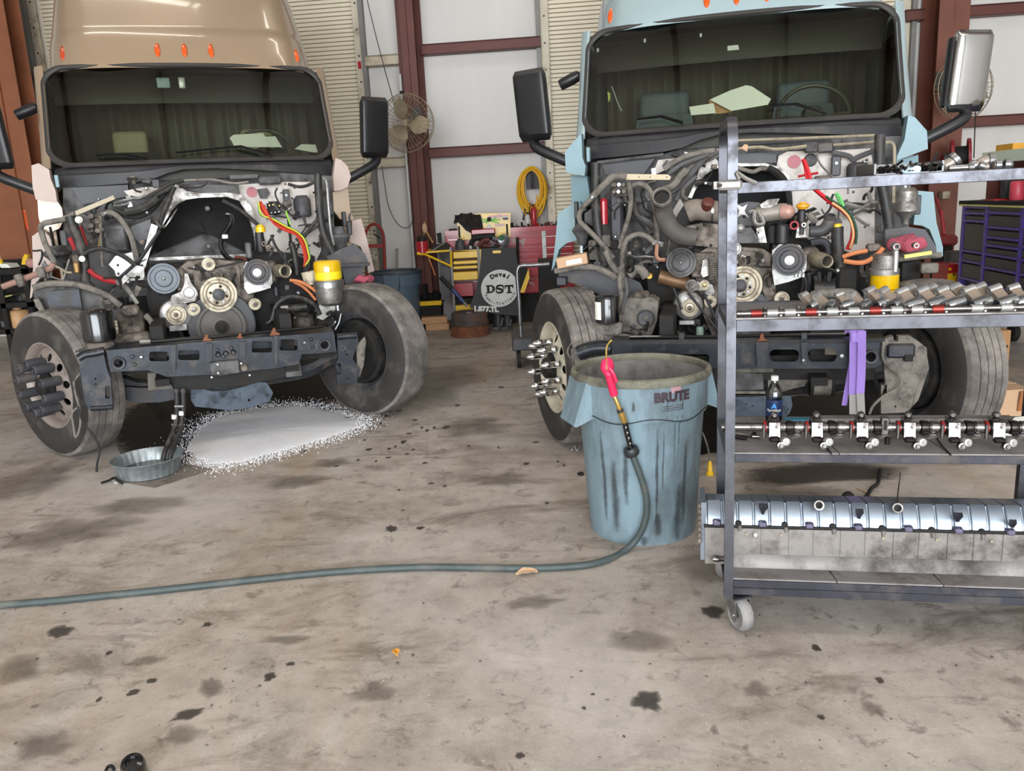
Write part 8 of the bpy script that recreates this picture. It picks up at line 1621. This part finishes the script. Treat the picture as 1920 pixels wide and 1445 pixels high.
# outlet box, pipe and red gear on the right column
prop('outlet_box', m_cream, 'cream outlet box on the right column below the reel', 'outlet', wbox(MB(), 1767, 358, 1782, 373, 9.93, .09, .004))
st_ = wpoly([(1771, 240), (1775, 234), (1783, 240), (1776, 254)], 9.97, .05); prop('red_tag', mat('pale_red_tag', S(206, 110, 96), .5), 'small red and white tag on the right column above the reel', 'tag', st_)
mb = MB(); mb.tube([W.p(x, y, 9.3) for x, y in ((1755, 370), (1764, 400), (1770, 425), (1766, 448))], .02, 8); prop('red_air_line', mat('reel_red', S(140, 40, 46)), 'dull red air line down the right column', 'hose', mb)
jk_ = wth('floor_jack', 'dull red floor jack body behind the right fender of the blue truck', 'jack', 1782, 460, 9.0, z=0); wbox(MB(), 1762, 440, 1800, 462, 9.0, .3, .03).build('jack_body', _M['reel_red'], jk_, world=True); MB().b2((W.p(1770, 450, 9.0).x, 9.05, 0), (W.p(1792, 450, 9.0).x, 9.25, W.p(1780, 458, 9.0).z)).build('jack_stand', m_soot, jk_, world=True); MB().cyl(W.p(1770, 440, 9.1), W.p(1765, 395, 9.2), .02, n=8).build('jack_handle', m_redp, jk_, world=True)
rb_ = wth('red_cabinet', 'small red cabinet with a yellow front panel left of the purple chest', 'cabinet', 1788, 540, 8.3, z=0); MB().b2((W.p(1776, 520, 8.3).x, 8.3, 0), (W.p(1803, 520, 8.3).x, 8.6, W.p(1790, 495, 8.3).z)).build('cabinet_body', m_redp, rb_, world=True); wbox(MB(), 1777, 512, 1794, 530, 8.285, .02).build('yellow_front', m_yel, rb_, world=True); wbox(MB(), 1779, 502, 1784, 507, 8.288, .015).build('warning_sticker', m_yel, rb_, world=True); wbox(MB(), 1787, 513, 1792, 516, 8.28, .01).build('slot', m_soot, rb_, world=True)
prop('yellow_clip', m_yel, 'small yellow clip hanging by the right fender of the blue truck', 'clip', wbox(MB(), 1776, 472, 1785, 479, 8.9, .04, .004)); prop('black_drum', m_dgrey, 'dark grey drum beside the red cabinet', 'drum', MB().lathe([(0, 0), (.08, 0), (.08, W.p(1784, 474, 8.9).z), (.07, W.p(1784, 470, 8.9).z), (0, W.p(1784, 470, 8.9).z)], (W.p(1784, 500, 8.9).x, 8.9, 0), (0, 0, 1), 20))
# cartons on the right
def carton(px0, px1, ytop, ybot, lab, m, flap=False):
    q = W.z((px0 + px1) / 2, ybot, 0); a = W.p(px0, ybot, q.y); b_ = W.p(px1, ytop, q.y); t = thing('carton', lab, 'box', ((a.x + b_.x) / 2, q.y, 0)); w_ = b_.x - a.x; h = b_.z
    mb = MB(); mb.b2((-w_ / 2, 0, 0), (w_ / 2, .34, h)); mb.build('carton_body', m, t); MB().b2((-w_ / 2 - .001, .165, h), (w_ / 2 + .001, .175, h + .002)).build('tape', m_card2, t)
    return t, w_, h
t, w_, h = carton(1838, 1896, 619, 687, 'upright brown carton with a striped mark behind the right wheel of the blue truck', m_card)
for i in range(6): MB().b2((-.02 + i * .022, -.003, h * .72 - .012 * i), (-.010 + i * .022, 0, h * .82 - .004 * i - .05 * (i > 3))).build('printed_stripe', m_soot, t)
MB().b2((-.05, -.003, h * .16), (.08, 0, h * .19)).build('printed_line', mat('faded_brown_print', S(120, 88, 60), .8), t); mb = MB(); mb.prism([V((-.05, -.002, h * .60)), V((.0, -.002, h * .56)), V((.05, -.002, h * .62)), V((.02, -.002, h * .70)), V((-.05, -.002, h * .74))], (0, .001, 0)); mb.build('white_patch', m_paper, t)
t, w_, h = carton(1842, 1935, 729, 800, 'pale open brown carton on the floor right of the blue truck wheel', m_card2)
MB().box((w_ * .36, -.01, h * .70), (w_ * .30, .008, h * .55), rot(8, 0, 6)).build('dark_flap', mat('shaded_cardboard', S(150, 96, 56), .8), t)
# ------------- left edge: bench with clutter, far behind the tan truck
wb_ = wth('work_bench', 'dark steel bench with shelves at the left edge behind the tan truck', 'bench', 20, 640, 9.9, z=0); X0 = W.p(-80, 560, 9.9).x; X1 = W.p(58, 560, 9.9).x
for py in (505, 568, 617): z = W.p(20, py, 9.9).z; MB().b2((X0, 9.9, z - .06), (X1, 10.5, z)).build('bench_shelf', m_soot, wb_, world=True)
for x in (W.p(11, 600, 9.9).x, X1 - .03, X0 + .03): MB().b2((x - .03, 9.9, 0), (x + .03, 9.95, W.p(20, 500, 9.9).z)).build('bench_leg', m_soot, wb_, world=True)
MB().b2((X0, 10.45, 0.3), (X1, 10.5, W.p(20, 490, 9.9).z)).build('bench_back', m_soot, wb_, world=True)
z = W.p(20, 505, 9.9).z; prop('white_tray', m_paper, 'white tray on the left bench top', 'tray', wpoly([(-10, 502), (20, 502), (14, 495), (-10, 494)], 9.95, .2)); yb_ = wpoly([(40, 496), (49, 496), (52, 478), (46, 476), (42, 484)], 9.98, .06); prop('yellow_spray_bottle', m_yel, 'yellow spray bottle on the left bench beside the truck mirror arm', 'bottle', yb_); mb = MB(); mb.ball(W.p(58, 493, 9.98), .06, 1, 1, 1, 10); prop('pink_cloth', mat('dusty_pink', S(190, 140, 130), .8), 'dusty pink cloth right of the yellow spray bottle', 'cloth', mb); prop('yellow_tape', m_yel, 'yellow tape roll at the far left of the bench', 'tape', wcan(1, 486, 496, 5, 9.98, [(0, 0), (1, 0), (1, 1), (0, 1)]))
z2 = W.p(20, 617, 9.9).z; prop('amber_jug', mat('amber_jug', S(206, 160, 112), .5), 'amber plastic jug on the lower bench shelf beside the left wheel', 'jug', MB().lathe([(0, 0), (.13, 0), (.14, .03), (.135, .18), (.11, .21), (.05, .215), (.05, .24), (0, .24)], (W.p(36, 600, 10.1).x, 10.1, z2), (0, 0, 1), 20)); prop('lime_board', mat('dull_lime', S(176, 176, 110), .6), 'dull lime board lying on the middle bench shelf', 'board', wpoly([(-10, 562), (20, 555), (24, 552), (-10, 558)], 9.92, .3))
for i in range(9): mb = MB(); x = -8 + i * 7; py = (566, 566, 616)[i % 3]; q = W.p(x, py, 10.15); mb.box((q.x, 10.2, q.z + .05), (.07, .12, .10), rot(0, 0, 10 * i), bev=.01); prop('dark_part', random.choice((m_soot, m_cast, m_dgrey)), 'small dark greasy parts strewn on the left bench shelves', 'part', mb, 'greasy parts on the left bench')
# ------------- drain pan on its cardboard
q = W.z(277, 906, 0); pr = W.p(342, 868, q.y).x - W.p(276, 868, q.y).x; pan_c = V((q.x - .075, q.y + pr * .95, .005)); k = wk(q.y)
cbd = MB(); cbd.prism([W.z(x, y, .001) for x, y in ((232, 905), (340, 868), (400, 880), (290, 915))], (0, 0, .003)); prop('cardboard_sheet', mat('oily_cardboard', S(128, 118, 108), .8, 0, .15, 6, dirt=S(70, 64, 60), da=.4), 'flat oily cardboard sheet under the drain pan', 'cardboard', cbd)
dp = thing('drain_pan', 'round fluted galvanised drain pan catching oil under the tan truck', 'pan', pan_c); m_g = mat('galvanised_pan', S(168, 178, 182), .35, .7, .12, 10, dirt=S(100, 104, 104), da=.3); rows = []; n = 120; hgt = .105
for r, z in ((pr * .86, .004), (pr * .88, .02), (pr * .97, hgt - .012), (pr * 1.0, hgt - .008), (pr * 1.03, hgt), (pr * 1.0, hgt + .003), (pr * .95, hgt - .012), (pr * .85, .02), (pr * .82, .01)):
    fl_ = .012 if .015 < z < hgt - .010 else 0; rows.append([V((r * (1 - fl_ * (1 + math.cos(i * 2 * PI / n * 30))) * math.cos(2 * PI * i / n), r * (1 - fl_ * (1 + math.cos(i * 2 * PI / n * 30))) * math.sin(2 * PI * i / n), z)) for i in range(n)])
mb = MB(); mb.sheet(rows, closed=True); mb.bm.faces.new([mb.bm.verts.new(p) for p in rows[-1]]); mb.build('pan_body', m_g, dp, 60); mb = MB(); mb.lathe([(0, .03), (pr * .86, .03)], (0, 0, 0), (0, 0, 1), 40); mb.build('drained_oil', m_gloss, dp)
mb = MB(); mb.tube([W.z(x, y, .012) for x, y in ((190, 905), (205, 900), (215, 895), (222, 902), (230, 906))], .007, 6); prop('cable_end', m_soot, 'frayed black cable end lying left of the drain pan', 'cable', mb); prop('white_scrap', m_white, 'white scrap of paper beside the drain pan', 'scrap', MB().prism([W.z(x, y, .003) for x, y in ((205, 898), (222, 905), (214, 907), (212, 902))], (0, 0, .004)))
# ------------- odds and ends on the floor
def leaf(px, py, s_, rz, m, lab):
    c = W.z(px, py, .004); rows = [[V((s_ * (t - .5), w * s_ * .32 * math.sin(PI * t), .004 + .012 * abs(w) + .006 * math.sin(PI * t))) for w in (-1, -.5, 0, .5, 1)] for t in (0, .15, .35, .55, .75, .9, 1)]
    mb = MB(); mb.sheet(rows, thick=.0015); bmesh.ops.transform(mb.bm, matrix=Matrix.Translation(c) @ Matrix.Rotation(math.radians(rz), 4, 'Z'), verts=mb.bm.verts); prop('dry_leaf', m, lab, 'leaf', mb)
leaf(988, 1077, .095, 10, mat('tan_leaf', S(206, 170, 134), .8), 'dry tan leaf lying against the air hose'); leaf(743, 1229, .045, 110, mat('orange_leaf', S(222, 160, 66), .8), 'small orange leaf on the bare floor in the foreground')
yp = thing('yellow_plug', 'yellow cable plug on the floor between the bin and the cart', 'plug', W.z(1331, 890, 0)); MB().lathe([(0, 0), (.022, 0), (.022, .012), (.015, .02), (.012, .07), (.006, .085), (0, .085)], (0, 0, 0), (0, 0, 1), 14).build('plug_body', m_yel, yp); MB().tube([V((0, 0, .08)), V((-.005, 0, .12)), V((-.015, .01, .18)), V((-.03, .05, .24))], .005, 6).build('plug_cord', m_ghose, yp)
q = W.z(1590, 930, .025); mb = MB(); mb.ball(q, .028, 1.1, 1, .9, 10); mb.tube([W.z(1600, 935, .012), W.z(1622, 932, .012), W.z(1634, 915, .012), W.z(1646, 905, .014), W.z(1650, 880, .014)], .010, 8); prop('black_hose_piece', m_soot, 'black hose piece with a knob on the floor under the blue truck', 'hose', mb); prop('tan_straw', mat('tan_straw', S(196, 168, 130), .7), 'thin tan straw on the floor behind the ribbed cover', 'straw', MB().cyl(W.z(1607, 915, .006), W.z(1656, 940, .006), .003, n=6))
c = W.z(255, 1452, 0); mb = MB(); mb.lathe([(0, 0), (.030, .0), (.034, .008), (.034, .05), (.030, .062), (.018, .066), (.016, .055), (0, .055)], c, (.1, -.35, 1), 24); prop('rubber_plug', m_gloss, 'round black rubber cap at the lower left edge of the floor', 'cap', mb); mb = MB(); mb.tube([W.z(x, y, .01) for x, y in ((196, 1450), (202, 1438), (210, 1436), (214, 1444))], .005, 6); prop('black_curl', m_soot, 'small black curl of rubber left of the round black cap', 'scrap', mb)
prop('black_clip', m_soot, 'small black clip on the floor left of the big bin', 'clip', MB().box(W.z(1089, 888, .008), (.03, .03, .016), rot(0, 0, 30), bev=.003)); prop('white_wire_scrap', m_white, 'small white wire scrap by the left wheel of the blue truck', 'scrap', MB().tube([W.z(x, y, .01) for x, y in ((1072, 843), (1078, 836), (1082, 845), (1086, 838))], .004, 5))
